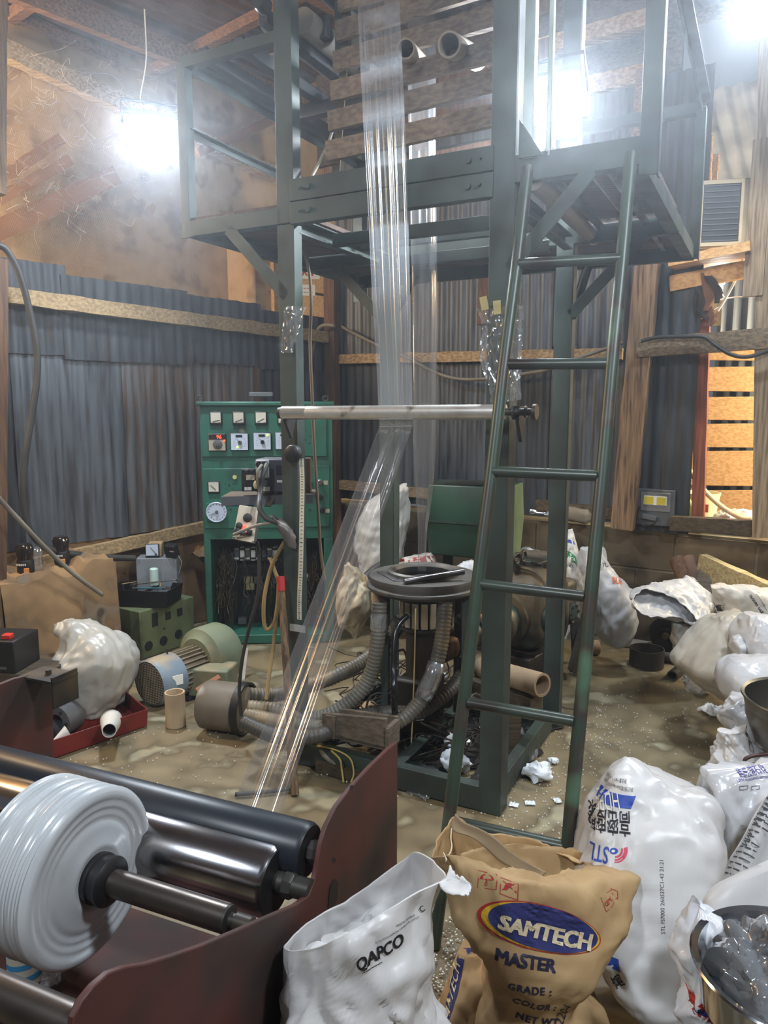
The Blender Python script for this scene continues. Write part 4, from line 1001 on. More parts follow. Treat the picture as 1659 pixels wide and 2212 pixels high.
MB().beam(V3((c.x + .018, c.y - .010, zt + .030)), V3((c.x - .014, c.y - .010, zt + .066)), .002, .002).build('needle', m_ink, mt)
MB().ball(V3((c.x + .018, c.y - .010, zt + .024)), .006).build('adjuster', m_ink, mt)
c = atY(371, 1196, 4.58); dvc = thing('relay_box', 'small black relay with wires leaning on the grey steel box', 'relay', c)
MB().box(c + Z * .02, (.075, .05, .085), ax(-20)[0], (ax(-20)[1] + Z * .35).normalized()).build('relay_case', m_blk, dvc, bevel=.004)
MB().box(c + Z * .03 + V3((.01, -.03, 0)), (.03, .006, .026), ax(-20)[0]).build('coil_tag', beige, dvc)
for k, pts in enumerate(([atY(352, 1208, 4.5), atY(358, 1225, 4.48), atY(372, 1245, 4.46)], [atY(385, 1200, 4.5), atY(392, 1215, 4.48), atY(386, 1240, 4.47)])):
    MB().tube(spl(pts, 12), .0025, 6).build('wire', m_cgrey, dvc)
c = atY(333, 1249, 4.50); c.z = hz_ + .11; tag(MB().lathe(c, Z, [(0, 0), (.026, 0), (.026, .10), (.022, .105), (.020, .098), (0, .098)], 20).build('capacitor', pm('pale_cyan', (196, 222, 214), rough=.4)), 'pale cylindrical capacitor standing in front of the grey steel box', 'capacitor')
# cola bottles, upside down, on the masonry stub
def bottle(label, c, s, liquid, lab=True):
    t = thing('soda_bottle', label, 'bottle', c, 'soda bottles on the masonry stub')
    prof = [(0, 0), (.026, 0), (.031, .01), (.032, .05), (.030, .075), (.033, .09), (.033, .115), (.026, .132), (.012, .128), (0, .124)]
    rows = [[c + V3((r * s * (1 + (.10 * math.cos(5 * a) if h_ > .1 else 0)) * math.cos(a), r * s * (1 + (.10 * math.cos(5 * a) if h_ > .1 else 0)) * math.sin(a), h_ * s)) for a in [2 * math.pi * k / 30 for k in range(30)]] for r, h_ in prof]
    MB().grid(rows, True).build('bottle_body', liquid, t)
    if lab:
        MB().lathe(c + Z * .012 * s, Z, [(.0318 * s, 0), (.0328 * s, .005 * s), (.0328 * s, .05 * s), (.031 * s, .055 * s)], 24).build('paper_label', m_blk, t)
        MB().box(c + V3((.016 * s, -.0288 * s, .026 * s)), (.02 * s, .004 * s, .02 * s), ax(28)[0]).build('orange_print', pm('orange_print', (206, 132, 60), rough=.5), t, bevel=.004)
        for k in range(6): MB().box(c + V3(((-.022 + .007 * k) * s, (-.0262 - .0068 * math.cos((k - 2.5) * .4)) * s, .05 * s)), (.0045 * s, .003 * s, .008 * s)).build('white_print', m_white, t)
m_cola = pm('cola_plastic', (34, 26, 26), rough=.12, coat=.5); m_clear = film_mat('bottle_film', .18, .08, gloss=.35)
def stub(px, py): return LW(px, py, .22)
p = stub(57, 1243); bottle('dark soda bottle upside down, nearest the left edge on the stub', p, 1.35, m_cola)
p = stub(80, 1238); bottle('clear empty soda bottle upside down with a purplish dreg', p, 1.1, m_clear, False)
p = stub(135, 1222); bottle('dark soda bottle upside down beside the black wall cable', p, 1.3, m_cola)
# white sack at left
m_sackw = pm('sack_white', (206, 203, 197), (190, 186, 178), sc=5, rough=.42, bump=.45, bsc=16, sss=.04, ridged=True)
m_film_w = pm('bag_plastic', (212, 212, 213), (198, 198, 201), sc=5, rough=.24, bump=.4, bsc=14, sss=.04, ridged=True)
YB = 3.50
mb = sack_px([(118, 1348, 142, 1334, .02), (122, 1362, 178, 1340, .06), (140, 1392, 232, 1362, .13), (128, 1418, 270, 1392, .19), (116, 1450, 288, 1424, .22), (112, 1478, 284, 1468, .23), (118, 1505, 268, 1508, .22), (150, 1522, 248, 1528, .17), (175, 1532, 225, 1534, .06)], YB, amp=.024, sc=6.5, seed=3)
tag(mb.build('white_sack', pm('sack_milky', (172, 170, 163), (152, 150, 143), sc=5, rough=.36, bump=.45, bsc=16, ridged=True), smooth=60), 'slumped white plastic sack between the masonry stub and the blower motor', 'sack')
# red tray on the floor with white funnels
rp = [G(112, 1640), G(318, 1568), G(262, 1520), G(108, 1562)]
rt = thing('red_tray', 'shallow red metal tray on the floor below the white sack', 'tray', (rp[0] + rp[1]) / 2)
m_red = pm('red_paint', (132, 44, 40), (104, 36, 34), sc=6, rough=.5, dirt=((60, 30, 28), 4, .56, .7))
mb = MB(); c = sum(rp, V3()) / 4; hi = [c + (p - c) * 1.03 + Z * .085 for p in rp]; li = [c + (p - c) * .97 + Z * .006 for p in rp]; h2 = [c + (p - c) * 1.0 + Z * .085 for p in rp]
mb.add(rp + hi + h2 + li, [(3, 2, 1, 0)] + [(o_ + i, o_ + (i + 1) % 4, o_ + 4 + (i + 1) % 4, o_ + 4 + i) for o_ in (0, 4, 8) for i in range(4)] + [(12, 13, 14, 15)]); mb.build('tray_body', m_red, rt, bevel=.004)
MB().beam(rp[0].lerp(rp[3], .5).lerp(c, .4) + Z * .05, rp[1].lerp(rp[2], .5).lerp(c, .5) + Z * .05, .012, .085).build('divider', m_red, rt)
def cup(label, p, q, r0, r1, mat):
    p, q = V3(p), V3(q); return tag(MB().lathe(p, q - p, [(0, 0), (r0, 0), (r1, (q - p).length), (r1 * .9, (q - p).length), (r0 * .8, .01), (0, .01)], 22).build('plastic_cup', mat), label, 'cup')
cup('white plastic cup lying in the right end of the red tray', G(240, 1556, .05), G(236, 1578, .12), .05, .03, m_white)
cup('white pointed plastic cup lying in the left end of the red tray', G(148, 1582, .075), G(116, 1602, .05), .034, .008, m_white)
# black battery at the left edge, grey flange beside the tray
p = atY(12, 1452, 3.2); bt = thing('battery', 'black battery with a red terminal cap at the left edge', 'battery', p - Z * .0)
MB().box(p + V3((-.04, .1, .07)), (.20, .2, .15), ax(-6)[0]).build('case', m_blk, bt, bevel=.006); MB().box(p + V3((.0, .04, .155)), (.04, .04, .022)).build('terminal_cap', pm('red_plastic', (196, 50, 40), rough=.4), bt, bevel=.004)
MB().box(p + V3((-.02, -.003, .02)), (.06, .004, .012), ax(-6)[0]).build('print_mark', m_gry, bt)
tag(MB().box(p + V3((-.05, .15, -.17)), (.5, .3, .33), ax(-6)[0]).build('wooden_crate', w_dark, bevel=.006), 'dark wooden crate under the black battery at the left edge', 'crate')
c = G(122, 1560, .09); fp = thing('pipe_flange', 'grey cast pipe flange half hidden behind the red tray', 'flange', c)
MB().pipe(c, c + V3((.03, .09, 0)), .075, .035, 28).build('flange_ring', m_gry, fp); MB().pipe(c + V3((.03, .09, 0)), c + V3((.05, .2, 0)), .05, .035, 24).build('neck', m_gry, fp)
for k in range(6):
    a = 2 * math.pi * k / 6; d = V3((.03, .09, 0)).normalized(); x_, y_, z_ = basis(d); q = c + (y_ * math.cos(a) + z_ * math.sin(a)) * .056; MB().cyl(q, q - d * .008, .007, 6).build('bolt', m_oil, fp)

# ================================================================ blower with manifold and hoses
bc = G(322, 1477, .125); bd = V3((.56, .83, 0)).normalized()
bl = thing('blower', 'dusty green air blower with finned motor and blue fan cover', 'blower', V3((bc.x, bc.y, 0)) + bd * .25)
m_bblue = pm('fan_cover_blue', (112, 128, 140), (94, 108, 120), sc=7, rough=.5, dirt=((150, 136, 112), 4, .5, .66)); m_bgreen = pm('blower_green', (120, 128, 104), (96, 104, 84), sc=5, rough=.6, dirt=((150, 134, 106), 4, .48, .64), bump=.2)
m_dust = pm('dusty_cast', (138, 124, 100), (112, 100, 80), sc=6, rough=.75, bump=.3)
MB().lathe(bc, bd, [(.112, 0), (.118, .01), (.122, .03), (.122, .15), (.115, .155)], 36).build('fan_cover', m_bblue, bl)
mb = MB(); x_, y_, z_ = basis(bd)
for k in range(-8, 9):
    t = k * .0125; L_ = math.sqrt(max(0, .108 ** 2 - t * t)); mb.beam(bc + y_ * t - z_ * L_ + bd * .004, bc + y_ * t + z_ * L_ + bd * .004, .003, .004); mb.beam(bc + z_ * t - y_ * L_ + bd * .004, bc + z_ * t + y_ * L_ + bd * .004, .003, .004)
mb.build('grille', m_dust, bl); MB().cyl(bc + bd * .02, bc + bd * .03, .105, 30).build('fan', m_blk, bl)
MB().cyl(bc + bd * .15, bc + bd * .33, .098, 32).build('motor_body', m_dust, bl)
for k in range(26):
    a = 2 * math.pi * k / 26; q = bc + (y_ * math.cos(a) + z_ * math.sin(a)) * .105; MB().beam(q + bd * .155, q + bd * .325, .022, .006, up=(y_ * -math.sin(a) + z_ * math.cos(a))).build('cooling_fin', m_dust, bl)
MB().box(bc + bd * .10 + (y_ * .72 + z_ * .7) * .0 + V3((.09, -.085, .02)), (.055, .004, .05), ax(40)[0]).build('rating_plate', m_white, bl)
MB().lathe(bc + bd * .31 + Z * .03, bd, [(0, 0), (.12, 0), (.14, .02), (.165, .03), (.17, .06), (.17, .17), (.155, .20), (0, .21)], 40).build('volute', m_bgreen, bl)
MB().cyl(bc + bd * .12 + Z * .12, bc + bd * .12 + Z * .15, .005, 8).build('lifting_stud', m_oil, bl)
MB().box(bc + bd * .33 + V3((.10, -.11, -.035)), (.22, .16, .15), ax(-10)[0]).build('outlet', m_bgreen, bl, bevel=.01)
for k in (.18, .42): MB().box(bc + bd * k - Z * .115, (.04, .2, .02), bd).build('foot', m_black, bl)
q0, q1 = G(442, 1520, .115), G(528, 1530, .115)
mf = thing('air_manifold', 'dusty drum-shaped air manifold feeding the corrugated hoses', 'manifold', V3((q0.x, q0.y, 0)))
MB().lathe(q0, q1 - q0, [(0, 0), (.10, 0), (.112, .012), (.114, (q1 - q0).length - .01), (.108, (q1 - q0).length), (0, (q1 - q0).length)], 36).build('drum', pm('manifold_grey', (118, 108, 94), (92, 84, 72), sc=5, rough=.6, metal=.2, dirt=((150, 146, 138), 6, .6, .7)), mf)
MB().lathe(q1 - (q1 - q0).normalized() * .02, q1 - q0, [(.109, 0), (.121, 0), (.121, .035), (.109, .035)], 36).build('end_band', m_blk, mf)
m_hose = pm('hose_grey', (112, 108, 98), (90, 86, 78), sc=6, rough=.45, dirt=((140, 124, 98), 4, .55, .7))
m_hoseD = pm('hose_dark', (84, 80, 74), (64, 62, 58), sc=6, rough=.45)
HR = .033
hs = [
 ('thick grey corrugated hose rising from the manifold to the left of the die', [(535, 1500, 3.15), (590, 1502, 3.2), (655, 1485, 3.2), (720, 1463, 3.2), (790, 1425, 3.3), (830, 1385, 3.35), (862, 1340, 3.3)], m_hose),
 ('grey corrugated hose curving up under the left edge of the die disc', [(536, 1528, 3.0), (600, 1535, 3.0), (668, 1552, 2.98), (715, 1542, 2.98), (765, 1508, 3.0), (798, 1462, 3.02), (813, 1405, 3.02), (818, 1350, 3.03), (820, 1303, 3.04)], m_hose),
 ('grey corrugated hose rising under the right half of the die disc', [(534, 1545, 2.98), (620, 1563, 2.9), (700, 1572, 2.9), (790, 1575, 2.9), (858, 1560, 2.9), (905, 1518, 2.93), (936, 1458, 2.95), (952, 1395, 2.98), (958, 1345, 3.0), (962, 1300, 3.02)], m_hose),
 ('dark corrugated hose lying low across the frame to the right of the die', [(528, 1560, 2.95), (600, 1590, 2.86), (690, 1588, 2.84), (745, 1555, 2.95), (840, 1540, 2.98), (900, 1540, 3.0), (945, 1512, 3.02), (990, 1470, 3.1), (1012, 1410, 3.2), (1000, 1330, 3.2)], m_hoseD),
 ('dark corrugated hose passing behind the die column', [(790, 1430, 3.45), (830, 1395, 3.4), (866, 1350, 3.35), (880, 1318, 3.3)], m_hoseD)]
for lb, P, m_ in hs:
    tag(hose([atY(*k) for k in P], HR).build('air_hose', m_, smooth=70), lb, 'hose', 'corrugated hoses around the die')
tag(MB().lathe(atY(818, 1345, 3.03) - Z * .03, Z, [(.0345, 0), (.036, .01), (.035, .05), (.037, .06), (.0345, .07)], 20).build('hose_wrap', film_mat('hose_film', .35, .15, gloss=.4)), 'shiny plastic wrap around the hose left of the die', 'plastic wrap')
tag(MB().tube([atY(912, 1508, 2.925), atY(925, 1483, 2.937), atY(936, 1458, 2.945), atY(943, 1430, 2.955)], [.036, .039, .037, .036], 18).build('hose_wrap', film_mat('hose_film', .35, .15, gloss=.4), smooth=180), 'shiny plastic wrap around the hose right of the die', 'plastic wrap')
# cardboard core, white bag, papers around the blower
c = G(380, 1566); core('cardboard_tube', 'short upright cardboard tube standing in front of the blower motor', c, c + Z * .165, .047, .039, pm('core_pale', (190, 168, 136), (164, 142, 112), sc=5, rough=.85))
p = [atY(462, 1404, 3.95), atY(536, 1402, 4.05), atY(526, 1488, 3.95), atY(468, 1480, 3.9)]
lf = thing('printed_carton', 'white carton sheet with red printed strip behind the blower', 'carton', p[3])
MB().prism(p, V3((0, .012, 0))).build('sheet', pm('carton_white', (206, 200, 188), (188, 180, 166), sc=8, rough=.7), lf)
for k in range(14):
    a = p[0].lerp(p[1], .34).lerp(p[3].lerp(p[2], .34), k / 14 + .02); MB().box(a + V3((.0, -.004, 0)), (.03, .003, .007), V3((1, .05, .1 * (k % 3)))).build('red_print', pm('red_ink', (176, 52, 52), rough=.6), lf)
MB().beam(atY(425, 1492, 3.4), atY(475, 1462, 3.45), .05, .01).build('edge_strip', pm('rust_strip', (128, 84, 60), rough=.8), bl)
# ================================================================ die, extruder and what lies round them
m_castoil = pm('oily_casting', (104, 92, 72), (66, 57, 45), sc=6, rough=.5, metal=.15, bump=.25, dirt=((40, 35, 30), 3.2, .47, .62), dirt2=((60, 74, 60), 3, .6, .72))
m_dkgreen = pm('dark_green_cast', (40, 58, 48), (28, 38, 32), sc=6, rough=.5, bump=.2, dirt=((20, 20, 18), 5, .5, .66))
m_grime_shade = pm('black_grime_shade', (30, 28, 26), (46, 40, 34), sc=8, rough=.55, bump=.4)  # grime on the machinery; also the shade painted inside the die mouth
m_dies = pm('die_steel', (92, 89, 83), (70, 67, 62), sc=4, rough=.55, rough2=.65, metal=.25, dirt=((104, 92, 74), 4, .56, .7))
m_chrome = pm('chrome_block', (206, 206, 200), (170, 166, 156), sc=14, rough=.16, rough2=.3, metal=.95, dirt=((70, 60, 48), 12, .58, .68))
dc = V3((DIE.x + .005, DIE.y, 0)); dz = DIE.z
die = thing('film_die', 'round steel film die table with a ring mouth, on a chromed column', 'machine die', dc)
MB().lathe(dc + Z * (dz - .075), Z, [(0, 0), (.215, 0), (.243, .012), (.250, .020), (.250, .030), (.236, .036), (.240, .060), (.238, .070), (.150, .073), (.1215, .066)], 64).build('die_table', m_dies, die)
MB().lathe(dc + Z * (dz - .006), Z, [(.152, 0), (.158, .004), (.158, .020), (.150, .026), (.138, .024), (.124, .008), (.120, -.01)], 56).build('ring_mouth', pm('ring_steel', (98, 94, 86), (76, 71, 63), sc=5, rough=.5, metal=.3), die)
MB().lathe(dc + Z * (dz - .06), Z, [(0, .0), (.05, .0), (.05, .044), (.028, .05), (.018, .05), (0, .03)], 40).build('die_lip', m_grime_shade, die)
MB().cyl(dc + Z * (dz - .094), dc + Z * (dz - .064), .117, 40).build('die_well', m_grime_shade, die)  # well, lip and bores: shade of the opening put into a black colour
MB().lathe(dc + Z * (dz - .09), Z, [(.1215, .081), (.119, .0), (.1215, -.02)], 56).build('die_bore', m_grime_shade, die)
MB().lathe(dc + Z * (dz - .004), Z, [(.1225, .008), (.1195, -.01), (.1195, -.02)], 56).build('ring_bore', m_grime_shade, die)
MB().cyl(dc + Z * .30, dc + Z * (dz - .075), .075, 32).build('die_column', m_grime_shade, die)
for k in range(9):
    a = math.pi * (1.0 + k / 8.0); q = dc + V3((math.cos(a), math.sin(a), 0)) * .098 + Z * (dz - .165)
    MB().box(q, (.032, .014, .13), V3((-math.sin(a), math.cos(a), 0))).build('heater_plate', m_chrome, die, bevel=.004)
MB().cyl(dc + Z * (dz - .245), dc + Z * (dz - .232), .105, 32).build('clamp_ring', m_oil, die)
MB().box(dc + Z * .19 + V3((-.01, -.02, 0)), (.17, .17, .25), ax(-27)[0]).build('die_foot', m_grime_shade, die, bevel=.012)
for a in (-2.6, -.5, .6, 2.5):
    q = dc + V3((math.cos(a), math.sin(a), 0)) * .2; MB().beam(q + Z * .02, q + Z * (dz - .07), .028, .028).build('stand_leg', m_grime_shade if a > 0 else m_green, die)
MB().cyl(dc + V3((-.20, .08, dz - .22)), dc + V3((-.20, .08, dz - .05)), .03, 16).build('spigot', m_card, die)
MB().tube(spl([dc + V3((-.045, -.26, dz - .09)), dc + V3((-.048, -.27, dz - .3)), dc + V3((-.055, -.28, .25)), dc + V3((-.06, -.28, .12))], 14), .003, 6).build('string', m_cbeige, die)
tag(MB().cyl(dc + V3((-.09, -.195, dz + .008)), dc + V3((.165, -.12, dz + .034)), .0135, 18).add([], []).build('steel_bar', pm('dark_bar', (88, 84, 84), (66, 62, 62), sc=8, rough=.28, metal=.8)), 'dark round steel bar lying across the near edge of the die table', 'bar')
pp = [dc + V3(k) + Z * (dz - .003) for k in ((-.205, .03, 0), (-.185, .04, 0), (-.115, -.125, 0), (-.07, -.135, 0), (-.075, -.15, 0), (-.135, -.145, 0))]
tag(MB().prism(pp, Z * .006).build('steel_strip', m_steel, bevel=.001), 'bright bent steel strip lying on the left of the die table', 'tool')
MBx = [G(842, 1598), atY(866, 1328, 2.95)]
tag(MB().tube(spl([G(856, 1600), atY(852, 1520, 2.86), atY(850, 1440, 2.9), atY(856, 1360, 2.96), atY(880, 1330, 3.0)], 24), .013, 10).build('black_hose', pm('gloss_black', (20, 22, 24), rough=.2), smooth=180), 'glossy black pipe standing upright in front of the die column', 'hose')
# extruder barrel and gearbox
E0 = dc + Z * .40; E1 = atY(1100, 1322, 3.72); E1.z = .43; ed = (E1 - E0).normalized()
ex = thing('extruder', 'oily extruder with gearbox, heater bands and barrel running up to the die', 'extruder', V3((E1.x, E1.y, 0)))
MB().cyl(E0 + ed * .08, E1, .055, 24).build('barrel', m_castoil, ex)
Lb = (E1 - E0).length
m_copper = pm('heater_copper', (150, 106, 72), (98, 70, 50), sc=5, rough=.45, metal=.5, dirt=((50, 40, 34), 5, .5, .65))
for k, (a, b) in enumerate(((.16, .26), (.29, .40), (.44, .52), (.56, .68))):
    MB().cyl(E0 + ed * (Lb * a), E0 + ed * (Lb * b), .072, 26).build('heater_band', m_copper if k != 1 else m_castoil, ex)
for k, (t, r) in enumerate(((.80, .115), (.88, .10), (.95, .13))):
    MB().cyl(E0 + ed * (Lb * t), E0 + ed * (Lb * t + .035), r, 32).build('flange', m_dkgreen if k % 2 else m_castoil, ex)
GC = E1 + ed * .16
ey_ = Z.cross(ed).normalized()
rings = []
for t, w, h0, h1 in ((-.17, .10, -.12, .14), (-.13, .16, -.17, .20), (0, .185, -.20, .245), (.13, .18, -.20, .23), (.20, .12, -.15, .17)):
    c = GC + ed * t; rings.append([c + ey_ * (w * math.copysign(abs(math.cos(a)) ** .6, math.cos(a))) + Z * ((h1 if math.sin(a) > 0 else -h0) * math.copysign(abs(math.sin(a)) ** .6, math.sin(a))) for a in [2 * math.pi * k / 20 for k in range(20)]])
loft(rings, 60, 24, amp=.004, sc=14).build('gearbox', m_castoil, ex)
fd = (-ey_ if (-ey_).y < 0 else ey_)
for t in (-.09, .03, .10):                   # casting ribs round the gearbox
    c = GC + ed * t; w, h0, h1 = .19, .205, .25
    MB().tube([c + ey_ * (w * math.copysign(abs(math.cos(a)) ** .6, math.cos(a))) + Z * ((h1 if math.sin(a) > 0 else h0) * math.copysign(abs(math.sin(a)) ** .6, math.sin(a))) for a in [2 * math.pi * k / 28 for k in range(29)]], .011, 8, False).build('rib', m_castoil, ex)
for k in range(5):
    q = GC + ed * (.02 + .0 * k) + fd * (.16 - .065 * k) + Z * (.225 if 0 < k < 4 else .19); MB().cyl(q, q + Z * .035, .012, 6).build('bolt', m_oil, ex)
MB().box(GC + ed * .06 + Z * .245, (.10, .14, .03), ed).build('cover_plate', m_castoil, ex, bevel=.006)
for dx, dzz, r in ((-.03, .0, .085), (.16, -.02, .045)):
    q = GC + ed * dx + Z * dzz + fd * .17; MB().lathe(q, fd, [(0, 0), (r * 1.1, 0), (r * 1.1, .02), (r, .03), (r * .4, .034), (0, .034)], 32).build('bearing_cover', m_dkgreen, ex)
    for k in range(6):
        a = 2 * math.pi * k / 6; MB().cyl(q + (ed * math.cos(a) + Z * math.sin(a)) * r * .85 + fd * .03, q + (ed * math.cos(a) + Z * math.sin(a)) * r * .85 + fd * .04, .008, 6).build('bolt', m_oil, ex)
for k in range(5):
    q = GC + ed * (.20 + .012 * k) + fd * (.14 - .03 * k) + Z * (-.10 + .03 * k) ; MB().cyl(q, q + fd * .03 + Z * .02, .014, 6).build('bolt', m_oil, ex)
for x in (-.10, -.04):
    q = GC + ed * x + Z * .245; MB().cyl(q - Z * .02, q + Z * .02, .022, 12).build('eye_base', m_oil, ex)
    MB().tube([q + Z * .05 + (ed * math.cos(a) + Z * math.sin(a)) * .026 for a in [2 * math.pi * k / 16 for k in range(17)]], .008, 8).build('lifting_eye', m_oil, ex)
MB().box(GC - Z * .30, (.34, .26, .20), ed).build('gear_stand', m_grime_shade, ex, bevel=.01)
MB().box(GC + ed * .30 - Z * .02, (.16, .22, .26), ed).build('end_housing', m_castoil, ex, bevel=.03)
for k, sg in ((.36, 1), (.42, -1)):
    MB().beam(GC + ed * k + fd * (.10 * sg) - Z * .12, V3((GC.x, GC.y, 0)) + ed * k + fd * (.13 * sg), .05, .03).build('stand_leg', m_oil, ex)
MB().beam(GC + ed * .20 + fd * .17 - Z * .36, GC + ed * .44 + fd * .12 - Z * .12, .045, .02, up=fd).build('stay', m_oil, ex)
# green motor guard behind
gd = MS
A = ax(-24); o0 = atY(1098, 1130, 4.25)
prof = [(.0, .0), (.07, -.005), (.12, .11), (.15, .33), (.03, .43), (.0, .42)]
def GP(a, d, dn): return o0 + A[0] * a + A[1] * d + Z * (.21 - dn)
gm = thing('motor_guard', 'big dark green sheet steel motor guard behind the die', 'machine guard', GP(-.25, .1, .45))
poly = [GP(0, 0, .0), GP(0, .30, .0), GP(0, .36, .22), GP(0, .28, .44), GP(0, .02, .44), GP(0, -.05, .22)]
MB().prism(poly, -A[0] * .50).build('guard_shell', pm('guard_green', (32, 66, 51), (27, 56, 44), sc=4, rough=.45, dirt=((30, 52, 42), 3, .56, .7)), gm, bevel=.012)
MB().prism([p + A[0] * .002 for p in poly], A[0] * .006).build('end_panel', pm('guard_lit', (112, 128, 92), (96, 110, 78), sc=4, rough=.5, dirt=((80, 90, 64), 4, .56, .7)), gm, bevel=.004)  # paler than the shell: light on this face put into its colour
MB().beam(GP(-.5, -.052, .22), GP(0, -.052, .22), .008, .012).build('seam', m_dkgreen, gm)
MB().prism([GP(-.50, 0, .004), GP(-.16, 0, -.002), GP(-.16, .2, -.002), GP(-.50, .2, .004)], Z * .012).build('lid', m_dkgreen, gm)
for k in (.08, .42): MB().beam(GP(-k, .15, .44), V3((0, 0, -GP(-k, .15, .44).z)) + GP(-k, .15, .44), .06, .06).build('stand_leg', m_grime_shade, gm)
# timbers, cores and scrap inside the frame
core('cardboard_tube', 'long cardboard core lying on timbers at the right front post', atY(1172, 1480, 2.95), atY(1040, 1442, 3.25), .050, .040)
t0, t1 = atY(1160, 1478, 2.98), atY(1020, 1460, 3.22)
def timber(label, p, q, w, h_, mat=None, name='timber', up=Z, cat='timber'):
    return tag(sawn(p, q, w, h_, mat or w_dark, None, name, up), label, cat)
t0.z = t1.z = .26; timber('dark timber under the long cardboard core at the right front post', t0, t1, .09, .07)
timber('dark timber block holding up the core beside the right front post', V3((t0.x - .09, t0.y + .05, 0)), V3((t0.x - .09, t0.y + .05, .225)), .08, .06, up=V3((1, 0, 0)))
timber('pale green stub of timber standing inside the frame', G(1108, 1640), G(1108, 1640) + Z * .15, .03, .03, m_gcase, up=V3((1, 0, 0)))
core('cardboard_tube', 'dirty cardboard core lying behind the wooden trough', G(765, 1570, .10), G(800, 1530, .10), .04, .034)
core('cardboard_tube', 'cardboard core lying across the frame behind the black pipe', G(790, 1565, .13), G(878, 1560, .06), .032, .026)
core('cardboard_tube', 'short rusty core standing on end behind the right front post', G(1094, 1498, .0), G(1094, 1498, .0) + Z * .16, .035, .028, pm('rust_core', (120, 92, 76), (84, 64, 54), sc=5, rough=.8))
core('cardboard_tube', 'thin pale core standing behind the long cardboard core', atY(1058, 1445, 3.3) - Z * .08, atY(1058, 1445, 3.3) + Z * .06, .028, .022)
wt = thing('wooden_trough', 'grey wooden trough resting on the front base beam of the tower', 'trough', MF(765, 1605, -.03))
a, b = MF(695, 1597, -.03), MF(834, 1612, -.03); a.z = b.z = (a.z + b.z) / 2; dv = V * .10
w_grey = wood('grey_wood', (110, 100, 88), (84, 76, 66), -20)
MB().prism([a, b, b + Z * .13, a + Z * .095], V * .016).build('front_board', w_grey, wt, bevel=.003)
MB().prism([a + dv, b + dv, b + dv + Z * .10, a + dv + Z * .08], V * .016).build('back_board', w_grey, wt, bevel=.003)
MB().prism([a, b, b + dv, a + dv], Z * .014).build('bottom_board', w_grey, wt); MB().beam(b + Z * .046, b + dv + Z * .046, .02, .09).build('end_board', w_grey, wt)
MB().beam(a.lerp(b, .16) - V * .005, a.lerp(b, .16) + Z * .095 - V * .005, .045, .01, up=V).build('batten', w_grey, wt)
timber('low dark sleeper on the floor under the wooden trough', G(690, 1650, .02), G(830, 1690, .02), .06, .045)
# granule spill, oil crust and wire tangle
mb = MB(); rng = random.Random(5)
for i in range(60):
    u, v = rng.uniform(.05, .84), rng.uniform(.10, .84); r = rng.uniform(.02, .07)
    mb.lathe(ML(u, v, -.002), Z, [(r, 0), (r * .8, r * .22), (r * .4, r * .4), (0, r * .45)], 9)
for i in range(26):
    u, v, r, k0 = rng.uniform(.05, .84), rng.uniform(.22, .86), rng.uniform(.05, .13), rng.uniform(0, 6); c_ = ML(u, v, .001 + .0004 * i)
    mb.add([c_] + [c_ + V3((math.cos(a), math.sin(a), 0)) * r * (1 + .3 * math.sin(3 * a + k0) + .15 * math.sin(7 * a + k0)) for a in [2 * math.pi * k / 24 for k in range(24)]], [(0, 1 + k, 1 + (k + 1) % 24) for k in range(24)])
o = mb.build('oil_crust', m_grime_shade); tag(o, 'black oily crust and dirt heaped on the floor inside the tower base', 'dirt', kind='stuff')
mb = MB()
for i in range(90):
    u, v, z = rng.uniform(-.05, .75), rng.uniform(.25, .95), rng.uniform(.02, .25); P = [ML(u, v, z)]
    for k in range(5): P.append(P[-1] + V3((rng.uniform(-.12, .12), rng.uniform(-.08, .08), rng.uniform(-.07, .06)))); P[-1].z = max(.01, P[-1].z)
    mb.tube(spl(P, 14), rng.choice((.003, .004, .006)), 5, False)
o = mb.build('wire_tangle', pm('tangle_wire', (70, 60, 48), (36, 32, 30), sc=9, rough=.6)); tag(o, 'tangle of dirty wires on the floor around the die', 'wire', kind='stuff')
mb = MB()
def pellets(n, f, r=.0019):
    for i in range(n):
        p = f(); q = rng.uniform(.7, 1.25) * r; a = rng.uniform(0, 3)
        mb.box(p + Z * q, (2 * q, 2 * q, 2 * q), V3((math.cos(a), math.sin(a), 0)))
pellets(700, lambda: ML(rng.uniform(-.1, .95), rng.uniform(-.05, 1.0), 0)); pellets(500, lambda: ML(.95 + abs(rng.gauss(0, .22)), rng.uniform(-.9, 1.3), 0))
pellets(260, lambda: G(rng.uniform(900, 1020), rng.uniform(1980, 2160)), .002); pellets(200, lambda: ML(rng.uniform(1.0, 2.2), rng.uniform(.0, 1.8), 0))
pellets(160, lambda: ML(rng.uniform(-.9, -.1), rng.uniform(-.6, .5), 0))
o = mb.build('plastic_granules', m_white); tag(o, 'tiny white plastic granules spilled across the concrete floor', 'granules', kind='stuff')
